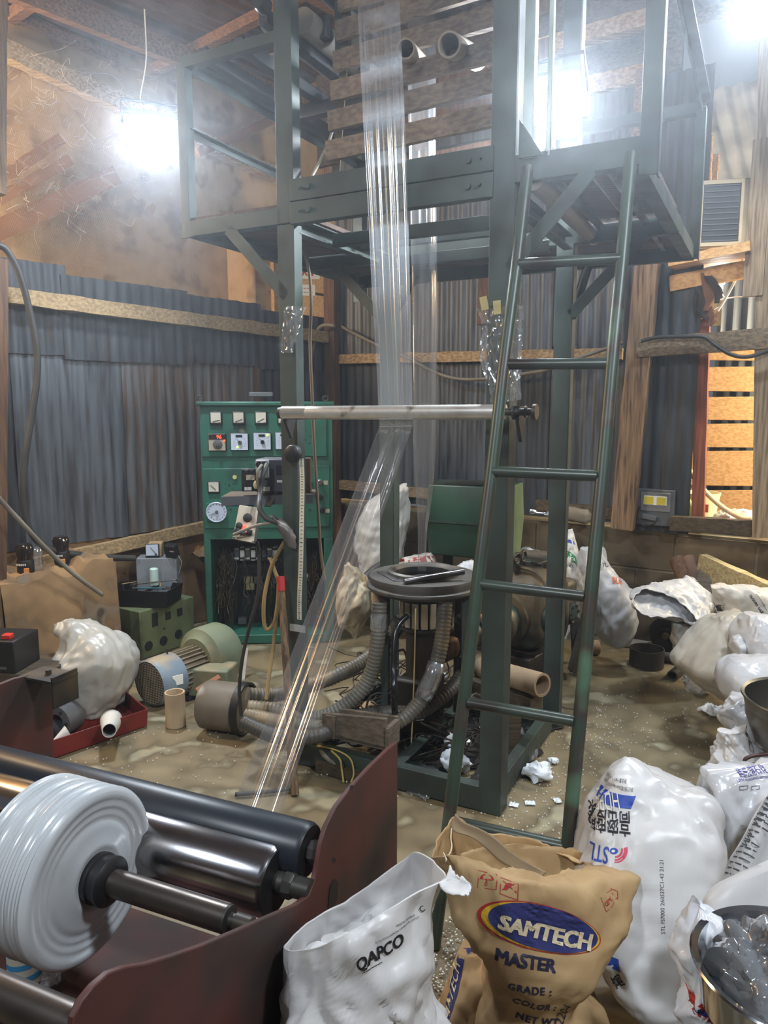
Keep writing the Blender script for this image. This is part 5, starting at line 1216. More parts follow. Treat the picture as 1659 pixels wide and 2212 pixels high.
# lumps and scraps of plastic on the floor
m_lump = pm('plastic_lump', (228, 234, 238), (210, 216, 222), sc=20, rough=.35, sss=.15)
def lump(label, px, py, r, n=3, mat=None, seed=0, flat=.7):
    c = G(px, py); rg = random.Random(seed); P = []
    rings = []
    for i in range(6):
        t = i / 5; z = r * flat * 1.6 * t; w = r * math.sin(math.pi * (.14 + .80 * t)); rings.append([c + V3((w * (1 + .25 * math.sin(3 * a + seed + t * 3)) * math.cos(a), w * math.sin(a), z)) for a in [2 * math.pi * k / 10 for k in range(10)]])
    return tag(loft(rings, 26, 14, amp=r * .35, sc=1.6 / r, seed=seed).build('plastic_lump', mat or m_lump, smooth=60), label, 'plastic scrap', 'plastic scraps on the floor')
m_scrap = film_mat('floor_film', .45, .15, gloss=.4)
lump('white lump of plastic behind the left ladder rail, farther of two', 982, 1612, .055, seed=1)
lump('pearly wad of film beside the left ladder rail, nearer of two', 985, 1665, .058, seed=2, flat=1.1)
lump('white lump of plastic against the right front post', 1094, 1660, .030, seed=3, flat=1.2)
lump('white lump of plastic outside the right base beam', 1165, 1682, .055, seed=4, flat=.8)
lump('small white lump of plastic near the right base beam', 1195, 1648, .022, seed=5)
lump('white lump of plastic lying in a damp patch on the right', 1538, 1542, .055, seed=6, flat=.5)
lump('crumpled clear wad on the floor below the far white sack', 1505, 1498, .075, mat=m_scrap, seed=7, flat=1.0)
lump('small white lump under the hoses behind the die', 954, 1470, .03, seed=8, flat=1.2)
def scrap(label, px, w, z=.003, amp=.01, seed=0, mat=None):
    P = [G(*k) for k in px]; P = spl(P, 24); rows = []
    for i, p in enumerate(P):
        d = (P[min(i + 1, 24)] - P[max(0, i - 1)]).normalized(); s = Z.cross(d)
        rows.append([p + s * (w * (j / 8 - .5)) + Z * (z + amp * abs(noise.noise(V3((i * .5, j * .6, seed))))) for j in range(9)])
    return tag(MB().grid(rows).build('film_scrap', mat or m_scrap, smooth=60), label, 'plastic scrap', 'plastic scraps on the floor')
scrap('flat strip of clear film on the floor behind the front base beam', [(890, 1622), (925, 1665), (965, 1692), (972, 1696)], .075, amp=.012, seed=2)
scrap('twisted clear film scrap inside the right base beam', [(1118, 1590), (1140, 1612), (1142, 1640), (1108, 1655)], .07, amp=.07, seed=3)
scrap('thin clear film scrap on the floor in front of the base beam', [(880, 1712), (905, 1718), (925, 1728)], .03, amp=.015, seed=4)
scrap('small white flake on the floor by the right front post, left of two', [(1100, 1738), (1120, 1742)], .03, amp=.008, seed=5, mat=m_lump)
scrap('small white flake on the floor by the right front post, right of two', [(1134, 1736), (1156, 1737)], .03, amp=.008, seed=6, mat=m_lump)
scrap('small white flake on the floor left of the right ladder rail', [(1200, 1726), (1208, 1736)], .025, amp=.008, seed=7, mat=m_lump)
scrap('small white flake behind the front base beam', [(1016, 1692), (1034, 1690)], .03, amp=.010, seed=8, mat=m_lump)
cable('yellow_cord', 'thin yellow cord knotted on the floor at the left front post', [G(660, 1612, .06), G(690, 1612, .10), G(730, 1622, .11), G(757, 1640, .09), G(764, 1670, .04), G(758, 1690, .02)], .0035, pm('yellow_cord', (196, 176, 96), rough=.6), 'cord')
cable('yellow_cord', 'frayed cord hanging down from the yellow knot', [G(716, 1622, .10), G(734, 1640, .09), G(738, 1660, .05), G(742, 1690, .004)], .004, pm('yellow_cord', 0), 'cord')
cable('grey_pipe', 'thin grey bent pipe on the floor behind the base beam', [G(690, 1605, .10), G(700, 1630, .07), G(730, 1655, .03)], .012, m_cgrey, 'pipe')
cable('floor_cable', 'dark cable lying on the floor left of the wooden pole', [G(508, 1716, .01), G(560, 1712, .01), G(630, 1703, .01)], .009, m_rub)

# ================================================================ sacks and scrap along the back wall
m_sack2 = pm('sack_dusty', (194, 188, 176), (174, 166, 152), sc=4, rough=.45, bump=.45, bsc=16, sss=.04, ridged=True)
m_sackg = pm('sack_grey', (190, 191, 194), (168, 169, 172), sc=4, rough=.42, bump=.5, bsc=16, sss=.04, ridged=True)
m_sackb = pm('sack_beige', (192, 180, 154), (172, 158, 130), sc=5, rough=.5, bump=.45, bsc=16, sss=.04, ridged=True)
tag(sack_px([(862, 1048, 878, 1044, .02), (800, 1075, 882, 1058, .08), (776, 1120, 884, 1115, .12), (768, 1170, 874, 1168, .14), (775, 1215, 872, 1215, .14), (770, 1270, 872, 1270, .12)], 4.75, amp=.028, sc=6, seed=11).build('white_sack', m_sackw, smooth=60), 'tall white sack standing behind the film in front of the block wall', 'sack')
ob = sack_px([(868, 1203, 930, 1196, .05), (858, 1222, 945, 1216, .10), (856, 1260, 950, 1255, .12), (860, 1310, 945, 1310, .12)], 4.45, amp=.015, sc=7, seed=12); rs = tag(ob.build('printed_sack', m_sackw, smooth=60), 'low white sack with faded red print behind the die table', 'sack')
rbv = ob.bvh(); nn = V3((0, -1, .25)).normalized(); hh_ = hitter(rbv, atY(900, 1210, 4.3), nn); m_redp = pm('faded_red', (176, 74, 70), (150, 60, 56), sc=20, rough=.6)
m_redw = pm('print_white', (226, 222, 214), rough=.6)
patch([hh_(*k) for k in ((864, 1206), (936, 1200), (944, 1216), (862, 1222))], nn, m_redp, rs, rbv, fine=.03)
write('AR UNIT', hh_(872, 1219), hh_(905, 1216), nn, m_redw, rs, rbv, off=.003)
tag(sack_px([(742, 1222, 756, 1215, .03), (738, 1250, 784, 1240, .07), (730, 1285, 800, 1272, .10), (728, 1320, 803, 1312, .10), (742, 1350, 786, 1345, .07), (762, 1378, 776, 1376, .02)], 3.85, amp=.026, sc=8, seed=13).build('beige_sack', m_sackb, smooth=60), 'crumpled beige sack hanging between the cabinet and the die', 'sack')
tag(sack_px([(1000, 1212, 1022, 1210, .03), (986, 1226, 1032, 1222, .06), (984, 1250, 1034, 1250, .07)], 3.9, amp=.012, sc=12, seed=14, nu=30, nv=16).build('white_bundle', m_film_w, smooth=60), 'small white plastic bundle behind the right of the die table', 'bundle')
tag(MB().cyl(atY(1108, 1232, 4.4), atY(1212, 1240, 4.4), .075, 28).build('film_roll', pm('roll_white', (206, 208, 212), (186, 188, 194), sc=9, rough=.3)), 'white plastic film roll lying behind the extruder gearbox', 'roll')
tag(sack_px([(1100, 1205, 1140, 1185, .05), (1090, 1225, 1215, 1212, .08), (1088, 1260, 1218, 1255, .1), (1090, 1330, 1215, 1330, .1)], 4.62, amp=.02, sc=7, seed=15).build('grey_sack', m_sackg, smooth=60), 'grey-white sack lying behind the roll at the block wall', 'sack')
timber('thin grey board lying on the sacks behind the green guard', atY(1118, 1195, 4.5), atY(1215, 1205, 4.5), .20, .03, wood('grey_wood', 0, 0), 'board', cat='board')
for k, (label, x0, x1) in enumerate((('slim black pipe leaning beside the white sack behind the film', 905, 890),)):
    cable('black_pipe', label, [atY(780, 1265, 4.2), atY(800, 1240, 4.25), atY(835, 1215, 4.3)], .03, m_rub, 'pipe')
p_ = atY(787, 1300, 3.9); core('clay_pot', 'small brown pot without lid behind the die hose', p_ - Z * .06, p_ + Z * .10, .07, .06, pm('pot_brown', (128, 96, 76), (96, 72, 58), sc=6, rough=.6), 'pot')
# two sacks right of the extruder
YS = 4.12
ob = sack_px([(1226, 1143, 1238, 1142, .015), (1216, 1172, 1244, 1168, .05), (1210, 1205, 1250, 1202, .08), (1206, 1245, 1258, 1240, .10), (1202, 1300, 1264, 1296, .11), (1200, 1370, 1262, 1368, .11)], 4.35, amp=.014, sc=8, seed=16); o = tag(ob.build('pointed_sack', m_sackw, smooth=60), 'pointed white sack with blue and green print behind the ladder', 'sack'); bv = ob.bvh(); nn = V3((-.1, -1, .2)).normalized(); hh_ = hitter(bv, atY(1230, 1200, 4.26), nn)
m_blue = pm('print_blue', (40, 74, 168), rough=.5); m_gprint = pm('print_green', (36, 128, 74), rough=.5); m_navy = pm('print_navy', (46, 50, 92), rough=.5)
patch([hh_(*k) for k in ((1216, 1160), (1240, 1170), (1242, 1177), (1215, 1167))], nn, m_blue, o, bv)
patch([hh_(*k) for k in ((1209, 1186), (1232, 1192), (1253, 1212), (1246, 1220), (1228, 1206), (1208, 1198))], nn, m_gprint, o, bv)
write('POLY', hh_(1226, 1208), hh_(1249, 1214), nn, m_white, o, bv, off=.003); write('W5 4EC', hh_(1213, 1224), hh_(1240, 1226), nn, m_navy, o, bv, off=.002)
patch([hh_(*k) for k in ((1234, 1258), (1242, 1264), (1236, 1270))], nn, m_ink, o, bv)
ob = sack_px([(1254, 1186, 1306, 1181, .05), (1250, 1215, 1312, 1212, .10), (1258, 1240, 1330, 1236, .12), (1272, 1285, 1362, 1278, .15), (1282, 1325, 1368, 1320, .16), (1283, 1358, 1366, 1356, .15), (1300, 1383, 1355, 1384, .12), (1318, 1394, 1346, 1393, .05)], YS, amp=.020, sc=7, seed=17); o = tag(ob.build('tall_sack', m_sackg, smooth=60), 'tall leaning white sack with orange lettering against the block wall', 'sack'); bv = ob.bvh()
hh_ = hitter(bv, atY(1330, 1260, YS - .15), V3((.1, -1, .2)))
write('BURN', hh_(1323, 1260), hh_(1346, 1262), V3((.1, -1, .2)), pm('orange_ink', (206, 110, 74), rough=.6), o, bv, bold=.03, off=.002)
write('YU', hh_(1301, 1224), hh_(1314, 1225), V3((.1, -1, .2)), m_gry, o, bv, off=.002)
# open sack, pulley, can, tubes
YO = 3.75
rim = [(1368, 1285), (1395, 1272), (1440, 1284), (1480, 1310), (1505, 1338), (1508, 1356), (1465, 1336), (1420, 1334), (1380, 1318), (1366, 1302)]
mid = [(1376, 1276), (1425, 1258), (1475, 1252), (1515, 1275), (1530, 1310), (1522, 1346), (1480, 1345), (1432, 1336), (1395, 1318), (1374, 1296)]
back = [(1470, 1262), (1485, 1252), (1500, 1250), (1530, 1280), (1545, 1310), (1538, 1345), (1525, 1352), (1500, 1340), (1480, 1310), (1470, 1280)]
def ringpx(pts, Y, dy): return [atY(x, y, Y + dy[i % len(dy)]) for i, (x, y) in enumerate(pts)]
mb = loft([ringpx(rim, YO - .10, (.10, .14, .16, .14, .08, .02, -.03, -.03, 0, .05)), ringpx(mid, YO, (.12, .18, .2, .16, .08, -.05, -.06, -.05, 0, .06)), ringpx(back, YO + .10, (.1, .12, .12, .1, .06, 0, -.02, -.02, 0, .05))], 90, 44, amp=.014, sc=13, seed=18, close0=False)
tag(mb.build('open_sack', m_sackg, smooth=60, solid=.003), 'open white sack lying on its side with its mouth to the left', 'sack')
mb = sack_px([(1448, 1344, 1500, 1350, .02), (1452, 1365, 1508, 1360, .03), (1456, 1395, 1496, 1392, .04), (1460, 1418, 1470, 1412, .02)], YO - .06, amp=.018, sc=12, seed=19, nu=36, nv=20); tag(mb.build('sack_flap', pm('sack_inner', (150, 146, 138), (128, 124, 116), sc=5, rough=.6, bump=.3), smooth=60), 'grey crumpled sack flap hanging below the open sack', 'sack')
c = G(1441, 1370, .112); d = V3((-.55, -.8, 0)).normalized()
pu = thing('pulley_wheel', 'black rubber pulley wheel lying on edge under the open sack', 'wheel', V3((c.x, c.y, 0)))
MB().lathe(c, d, [(.035, -.02), (.103, -.02), (.108, -.01), (.102, 0), (.108, .01), (.103, .02), (.085, .024), (.045, .014), (.035, .02)], 40).build('rim', m_blk, pu); MB().cyl(c - d * .03, c + d * .035, .036, 24).build('hub', m_grime_shade, pu); MB().cyl(c + d * .035, c + d * .06, .02, 18).build('shaft_end', m_castoil, pu)
MB().lathe(c - d * .04, d, [(.10, 0), (.112, .0), (.112, .015), (.10, .015)], 40).build('back_ring', m_castoil, pu)
c = G(1396, 1437); core('steel_can', 'dark wide steel ring standing on the floor below the leaning sack', c, c + Z * .105, .098, .092, pm('dark_rust', (80, 76, 71), (58, 54, 51), sc=6, rough=.6, metal=.3), 'steel ring')
core('steel_tube', 'short dark tube on the floor right of the steel ring', G(1432, 1418, .03), G(1462, 1418, .035) + V3((.05, -.05, 0)), .030, .024, pm('dark_rust', 0), 'tube')
core('steel_tube', 'short dark tube with its mouth to the viewer near the white sack', G(1452, 1460, .028), G(1474, 1446, .028) + V3((.03, .05, 0)), .030, .022, pm('dark_rust', 0), 'tube')
tag(MB().prism([G(1345, 1398, .002), G(1408, 1396, .002), G(1414, 1368, .002), G(1362, 1366, .002)], Z * .018).build('white_board', m_sack2, bevel=.003), 'pale flat board on the floor between the leaning sack and the pulley', 'board')
core('cardboard_tube', 'short core on the floor behind the extruder leg', G(1268, 1398, .04), G(1286, 1398, .04) + V3((.02, 0, 0)), .045, .038)
# timber plank and dark pipes leaning on the blocks
p, q = atY(1512, 1232, 4.2), atY(1720, 1330, 3.6)
timber('thick yellowish plank sloping down behind the sacks at right', p, q, .05, .20, wood('yellow_plank', (206, 188, 140), (168, 148, 104), -50), 'plank', cat='plank')
core('dark_pipe', 'dark wide pipe leaning on the blocks, left of two', atY(1462, 1208, 4.3), atY(1500, 1300, 4.1), .045, .038, w_brown, 'pipe'); core('dark_pipe', 'brown pipe leaning on the blocks, right of two', atY(1486, 1206, 4.28), atY(1515, 1290, 4.1), .04, .034, pm('rust_core', 0), 'pipe')
tag(MB().prism([atY(1512, 1228, 4.1), atY(1548, 1262, 4.08), atY(1545, 1290, 4.05), atY(1500, 1270, 4.08)], V3((0, .015, 0))).build('grey_board', w_grey, bevel=.002), 'grey torn panel under the end of the sloping plank', 'board')
# right-hand stack of sacks
def mk(label, rows, Y, mat=m_sackw, seed=0, amp=.02, sc=6, name='white_sack', **k):
    mb = sack_px(rows, Y, amp=amp, sc=sc, seed=seed, **k); return tag(mb.build(name, mat, smooth=60), label, 'sack'), mb
o, mb = mk('flattened white sack with black lettering on its face, below the sloping plank', [(1535, 1268, 1575, 1262, .05), (1545, 1285, 1640, 1268, .09), (1550, 1310, 1700, 1290, .11), (1560, 1340, 1720, 1330, .12), (1570, 1372, 1720, 1372, .10)], 3.62, m_sackw, 21, .016)
bv = mb.bvh(); nn = V3((-.1, -1, .3)).normalized(); hh_ = hitter(bv, atY(1620, 1310, 3.5), nn)
write('geo centric', hh_(1648, 1324), hh_(1622, 1284), nn, m_ink, o, bv, bold=.02, off=.002); write('www.geocentric.com', hh_(1657, 1318), hh_(1634, 1282), nn, m_ink, o, bv, off=.002, bold=.004); write('MADE', hh_(1544, 1318), hh_(1560, 1320), nn, m_ink, o, bv, off=.002)
mk('plump dusty white sack leaning left, nearest the pulley wheel', [(1545, 1326, 1600, 1318, .05), (1530, 1345, 1618, 1338, .12), (1505, 1372, 1622, 1368, .18), (1478, 1405, 1630, 1402, .22), (1464, 1432, 1640, 1438, .23), (1490, 1462, 1640, 1470, .2), (1530, 1492, 1620, 1498, .14), (1558, 1506, 1590, 1506, .05)], 3.28, m_sack2, 22, .020)
mk('smooth white sack filled to the right edge on top of the pile', [(1610, 1326, 1650, 1326, .05), (1600, 1350, 1700, 1345, .12), (1592, 1380, 1720, 1378, .17), (1596, 1408, 1720, 1410, .16), (1630, 1428, 1720, 1430, .08)], 3.05, m_film_w, 23, .012)
mk('small tied white plastic bag squeezed between two full sacks', [(1584, 1378, 1600, 1372, .02), (1580, 1395, 1606, 1390, .05), (1588, 1415, 1610, 1412, .03)], 3.02, m_film_w, 24, .010, 14, 'tied_bag', nu=28, nv=16)
mk('rounded white sack lying flat behind the grey basin', [(1580, 1424, 1660, 1418, .06), (1562, 1445, 1720, 1436, .13), (1556, 1470, 1720, 1466, .17), (1562, 1494, 1720, 1500, .15), (1582, 1512, 1720, 1520, .08)], 2.80, m_film_w, 25, .010)
mk('thin white plastic bag drooping under the grey basin', [(1575, 1510, 1640, 1500, .05), (1562, 1540, 1640, 1532, .09), (1566, 1580, 1650, 1580, .10), (1590, 1625, 1650, 1628, .09), (1610, 1680, 1660, 1680, .05)], 2.55, m_film_w, 26, .026, 9, 'plastic_bag')
mk('torn white plastic sheet on the floor at the right edge', [(1556, 1580, 1600, 1572, .03), (1548, 1620, 1640, 1615, .06), (1534, 1660, 1690, 1650, .08), (1538, 1690, 1700, 1695, .08)], 2.35, m_film_w, 27, .03, 9, 'plastic_bag')
# grey basin standing on the pile at the right edge
bp = atY(1748, 1512, 2.3); m_basin = pm('basin_steel', (120, 118, 112), (96, 94, 90), sc=3, rough=.35, metal=.7)
tag(MB().lathe(bp - Z * .20, Z, [(0, 0), (.10, 0), (.155, .05), (.185, .13), (.19, .20), (.20, .205), (.202, .20), (.196, .20), (.180, .13), (.15, .055), (.1, .008), (0, .008)], 48).build('grey_basin', m_basin), 'dull grey metal basin half out of the frame at the right edge', 'basin')

# ================================================================ things on the block wall and in the side room
p = BW(1413, 1140, .10); x = WA
lampc = BW(1413, 1098, .06)
dl = thing('old_floodlight', 'dead floodlight with yellow LED chips standing on the block wall', 'floodlight', p)
a, b = BW(1377, 1055, .08), BW(1455, 1139, .08); w_, h_ = (b - a).dot(WA), a.z - b.z
MB().box((a + b) / 2 + WN * .02, (w_, .05, h_), WA).build('housing', pm('lamp_grey', (84, 86, 90), (64, 66, 70), sc=7, rough=.5, dirt=((120, 114, 104), 8, .56, .7)), dl, bevel=.006)
MB().box((a + b) / 2 + Z * .035 - WN * .006, (w_ * .78, .008, h_ * .52), WA).build('reflector', pm('lamp_reflector', (150, 152, 156), (120, 122, 124), sc=18, rough=.3, metal=.5), dl, bevel=.004)
q = (a + b) / 2 + Z * .045 - WN * .012
MB().box(q, (w_ * .60, .006, .055), WA).build('chip_plate', m_white, dl)
for s in (-1, 1): MB().box(q + WA * (s * w_ * .165) - WN * .004, (w_ * .23, .004, .046), WA).build('led_chip', pm('led_yellow', (206, 190, 60), (186, 168, 44), sc=30, rough=.5), dl)
MB().box((a + b) / 2 - Z * .06 - WN * .012 - WA * .03, (.09, .03, .03), (WA + Z * -.15).normalized()).build('driver', m_gry, dl, bevel=.003)
MB().tube(spl([(a + b) / 2 + k for k in (WA * -.09 + Z * .0 - WN * .015, WA * -.10 - Z * .06 - WN * .02, WA * -.06 - Z * .11 - WN * .03, WA * .0 - Z * .10 - WN * .03, WA * .02 - Z * .07 - WN * .02)], 20), .004, 6).build('wire', m_blk, dl)
c = BW(1250, 1112, .07); rings = []
for z, s in ((-.045, .7), (-.03, 1), (.02, 1), (.045, .75)): rings.append([c + WA * (.085 * s * (abs(math.cos(a)) ** .5) * math.copysign(1, math.cos(a))) + WN * (.06 * s * math.sin(a)) + Z * (z + .01 * math.sin(a * 2)) for a in [2 * math.pi * k / 10 for k in range(10)]])
tag(loft(rings, 26, 12, amp=.012, sc=14, seed=5).build('stone', pm('stone_grey', (136, 124, 104), (112, 100, 82), sc=12, rough=.9, bump=.4)), 'grey broken stone lying on the block wall behind the ladder', 'stone')
c = BW(1185, 1110, .06); mb = MB(); rng = random.Random(3)
for k in range(14): mb.tube(spl([c + WA * t + Z * (.018 * rng.uniform(-1, 1)) + WN * (.02 * rng.uniform(-1, 1)) for t in (-.13, -.06, 0, .07, .14)], 12), .005, 6)
tag(mb.build('wire_hank', pm('bright_wire', (196, 200, 206), rough=.25, metal=.8)), 'hank of bright wire lying on the block wall left of the stone', 'wire')
# exit signs on the boards
eo = OFF + .385
def sign(label, x0, y0, x1, y1, lines):
    a, b, c_, d_ = LW(x0, y0, eo), LW(x1, y0 + 1, eo), LW(x1, y1 + 1, eo), LW(x0, y1, eo); t = thing('wall_sign', label, 'sign', d_)
    MB().prism([a, b, c_, d_], LN * .004).build('sign_board', m_white, t)
    for s, f0, f1, g, m_ in lines:
        A_ = d_.lerp(a, g).lerp(c_.lerp(b, g), f0); B2 = d_.lerp(a, g).lerp(c_.lerp(b, g), f1); write(s, A_ + LN * .005, B2 + LN * .005, LN, m_, t, bold=.03)
m_sred = pm('sign_red', (206, 48, 48), rough=.5)
sign('white EXIT sign with red letters on the pale boards behind the post', 636, 572, 690, 602, [('EXIT', .10, .80, .22, m_sred)])
sign('small white notice with red print below the EXIT sign', 636, 614, 680, 638, [('~ ~ ~', .42, .86, .52, m_sred), ('- - - - -', .34, .88, .18, m_ink)])
# ventilation unit above the opening
vc = BW(1546, 470, .10)
vu = thing('ventilation_unit', 'pale boxy ventilation unit with dark grille above the right opening', 'ventilator', BW(1546, 545, .10))
va = ax(-62); a, b = BW(1508, 400, .10), BW(1588, 535, .10)
hh = a.z - b.z; m_vent = pm('vent_cream', (206, 190, 156), (186, 168, 134), sc=4, rough=.5)
cv = (a + b) / 2
MB().box(cv + WN * .12, (.30, .32, hh), ax(-12)[0]).build('casing', m_vent, vu, bevel=.006)
fx, fn = ax(-12); ff = cv + WN * .12 - fn * .162
MB().box(ff - fn * .004 - fx * .035, (.19, .012, hh * .86), fx).build('grille_panel', m_blk, vu)
for k in range(11): MB().box(ff - fn * .012 - fx * .035 + Z * (hh * .8 * (k / 10 - .5)), (.18, .008, .006), fx).build('louvre', m_gry, vu)
for s, w2 in ((-1, .016), (1, .016)): MB().box(ff - fn * .008 + fx * (-.035 + s * .105), (w2, .02, hh * .94), fx).build('frame_strip', m_vent, vu)
for s in (-1, 1): MB().box(ff - fn * .008 - fx * .035 + Z * (s * hh * .45), (.22, .02, .02), fx).build('frame_strip', m_vent, vu)
sawn(cv - WA * .22 - Z * (hh / 2 + .06) + WN * .0, cv + WA * .20 - Z * (hh / 2 + .02) + WN * .0, .24, .05, w_annex, vu, 'bracket')
sawn(cv - WA * .24 - Z * (hh / 2 + .16) + WN * .05, cv + WA * .22 - Z * (hh / 2 + .11) + WN * .05, .06, .09, w_annex, vu, 'bracket')
for k in range(3): sawn(BW(1512 + 14 * k, 395, -.15 - .1 * k), BW(1516 + 14 * k, 255 + 40 * k, -.15 - .1 * k), .04, .05, w_annex, wa, 'board', up=WA)
# hanging bulb
bu = BW(1558, 598, -.35); bt_ = thing('light_bulb', 'small glowing bulb hanging in the side room under the ventilation unit', 'bulb', bu)
MB().lathe(bu - Z * .05, Z, [(0, 0), (.02, .004), (.032, .03), (.03, .055), (.016, .085), (.014, .10)], 20).build('globe', glow('bulb_glow', (255, 250, 240), 30), bt_)
MB().cyl(bu - Z * .09, bu - Z * .045, .015, 12).build('socket', m_cbeige, bt_); MB().tube(spl([bu - Z * .09, bu - Z * .15 + WA * .03, bu - Z * .20 - WA * .04, bu - Z * .17 - WA * .1], 12), .004, 6).build('flex', m_cgrey, bt_)
l = bpy.data.lights.new('bulb_light', 'POINT'); l.energy = 22; l.color = (1, .93, .82); l.shadow_soft_size = .03; lo_ = bpy.data.objects.new('bulb_light', l); C.objects.link(lo_); lo_.location = bu + Z * .0 - WN * .05; lo_.parent = bt_; lo_.matrix_parent_inverse = Matrix.Translation(-bu)
cable('white_cable', 'white cable swinging across the top of the right opening', [BW(*k, .0) for k in ((1632, 470), (1618, 520), (1595, 590), (1570, 640), (1550, 672))], .008, m_white)
cable('white_cable', 'thin white cable strung level across the right opening', [BW(*k, -.1) for k in ((1555, 648), (1590, 642), (1640, 640))], .004, m_white)
cable('pale_pipe', 'pale flexible pipe curving down through the right opening', [BW(*k, -.1) for k in ((1478, 990), (1492, 1020), (1520, 1058), (1560, 1095), (1600, 1118), (1625, 1122))], .016, pm('pipe_cream', (226, 196, 150), rough=.5), 'pipe')
# rags hanging at the top of the jamb
rb_ = thing('rag_bundle', 'bundle of dark rags and scrap hung at the top of the red door jamb', 'rags', BW(1520, 600, .06))
for k, (pts, r_) in enumerate((([(1506, 585), (1510, 620), (1504, 660), (1508, 700)], .028), ([(1516, 590), (1526, 615), (1532, 645), (1524, 672)], .03), ([(1528, 596), (1540, 612), (1552, 630), (1548, 655)], .022), ([(1512, 640), (1530, 668), (1540, 690), (1530, 705)], .024), ([(1500, 610), (1520, 640), (1514, 676), (1526, 690)], .02))):
    P = spl([BW(x, y, .05 + .02 * (k % 3)) for x, y in pts], 18); n_ = len(P)
    rows = [[p + (WA * math.cos(t) + WN * .5 * math.sin(t)) * r_ * (.5 + .6 * math.sin(math.pi * min(1, .15 + i / n_))) * (1 + .35 * math.sin(4 * t + k + i * .3)) for t in [2 * math.pi * q / 20 for q in range(20)]] for i, p in enumerate(P)]
    mb = MB().grid(rows, True); mb.f += [tuple(range(20)), tuple(range(len(mb.v) - 20, len(mb.v)))]; mb.mi += [0, 0]
    mb.build('rag', (pm('rag_dark', (60, 48, 44), (36, 34, 36), sc=9, rough=.85), pm('rag_brown', (128, 86, 60), (90, 62, 46), sc=9, rough=.85))[k % 2], rb_, smooth=60)
# bucket, bag and boxes inside
c = BW(1508, 1119, -.36); bk = thing('plastic_bucket', 'cream plastic bucket standing inside the right opening', 'bucket', c)
MB().lathe(c, Z, [(0, 0), (.10, 0), (.125, .15), (.13, .17), (.122, .17), (.095, .01), (0, .01)], 36).build('bucket_body', pm('bucket_cream', (236, 222, 180), rough=.45, sss=.1), bk); MB().box(c + V3((-.02, -.115, .08)), (.06, .004, .05), WA).build('bucket_label', m_redp, bk)
mb = sack_px([(1472, 1072, 1484, 1070, .02), (1470, 1092, 1496, 1090, .05), (1468, 1118, 1502, 1118, .06), (1468, 1126, 1502, 1126, .06)], BW(1485, 1100, -.12).y, amp=.006, sc=9, seed=32, nu=30, nv=16); o = tag(mb.build('seed_bag', pm('bag_green', (206, 216, 130), (150, 190, 120), sc=8, rough=.5), smooth=60), 'yellow and green printed bag beside the cream bucket', 'bag')
yy = BW(1485, 1100, -.12).y - .06; patch([atY(*k, yy) for k in ((1474, 1085), (1490, 1084), (1492, 1102), (1473, 1104))], V3((0, -1, 0)), pm('bag_yellow', (236, 206, 60), rough=.5), o, mb.bvh()); write('LEOS', atY(1474, 1098, yy), atY(1489, 1097, yy), V3((0, -1, 0)), m_ink, o, mb.bvh(), off=.003, bold=.02)
mb = sack_px([(1560, 1104, 1580, 1100, .02), (1545, 1112, 1640, 1108, .06), (1540, 1124, 1650, 1124, .08)], BW(1590, 1112, -.4).y, amp=.03, sc=14, seed=33, nu=40, nv=14); tag(mb.build('film_heap', m_film_w, smooth=60), 'heap of white plastic film behind the low rail of the opening', 'plastic film')
for k, (x0, x1, cc, lb) in enumerate(((1476, 1508, (206, 110, 110), 'red-and-white printed box in the slot below the opening rail'), (1510, 1536, (236, 186, 96), 'orange carton in the slot below the opening rail'), (1538, 1636, (186, 166, 176), 'long pale printed box in the slot below the opening rail'))):
    a, b = BW(x0, 1150, -.10), BW(x1, 1152, -.10); mb = MB().prism([a, b, b + Z * .075, a + Z * .075], WN * .12); o = tag(mb.build('printed_box', pm('box_print_%s' % 'abc'[k], cc, tuple(min(255, int(q * 1.15)) for q in cc), sc=24, rough=.5), bevel=.003), lb, 'box')
    if k == 0: write('IER', a + Z * .022 + (b - a) * .1 - WN * .002, a + Z * .022 + (b - a) * .8 - WN * .002, -WN, m_white, o, bold=.03)
# ================================================================ winder in the left foreground
P0w = PU * -.608
def WP(px, py, off=0): return onp(px, py, P0w + PU * off, PU)
m_redox = pm('red_oxide', (86, 44, 39), (62, 38, 34), sc=3, rough=.5, rough2=.62, bump=.06, dirt=((58, 44, 38), 2.2, .48, .66), dirt2=((44, 34, 32), 4, .58, .72))
m_redin = pm('red_oxide_worn', (84, 46, 40), (58, 38, 34), sc=4, rough=.8, dirt=((50, 42, 38), 3, .5, .66))
wi = thing('film_winder', 'red-brown steel film winder with black and chrome rollers in the left foreground', 'winder', G(560, 1740))
top = [(859, 1603), (842, 1616), (802, 1655), (762, 1698), (728, 1742), (706, 1785), (693, 1828), (686, 1870), (680, 1905), (668, 1935), (640, 1955), (580, 1981), (520, 2008), (440, 2042), (380, 2063), (318, 2082), (272, 2089), (236, 2102), (204, 2130), (178, 2162), (160, 2200), (154, 2260)]
poly = [WP(*k) for k in top]; a = poly[-1]; b = poly[0]
poly += [V3((a.x, a.y, .03)), V3((b.x, b.y, .03))]
MB().prism(poly, PU * -.010).build('side_plate', m_redox, wi, bevel=.002)
for x, y in ((722, 1858), (760, 1700)): MB().cyl(WP(x, y, .001), WP(x, y, .002), .004, 10).build('bolt_hole', m_blk, wi)
MB().prism([WP(x, y, .0005) for x, y in ((712, 1915), (722, 1898), (730, 1905), (728, 1940), (718, 1965), (708, 1960))], PU * .001).build('slot', m_blk, wi)
tl = [(-60, 1502), (30, 1466), (60, 1459), (92, 1462), (110, 1478), (114, 1500), (118, 1660)]
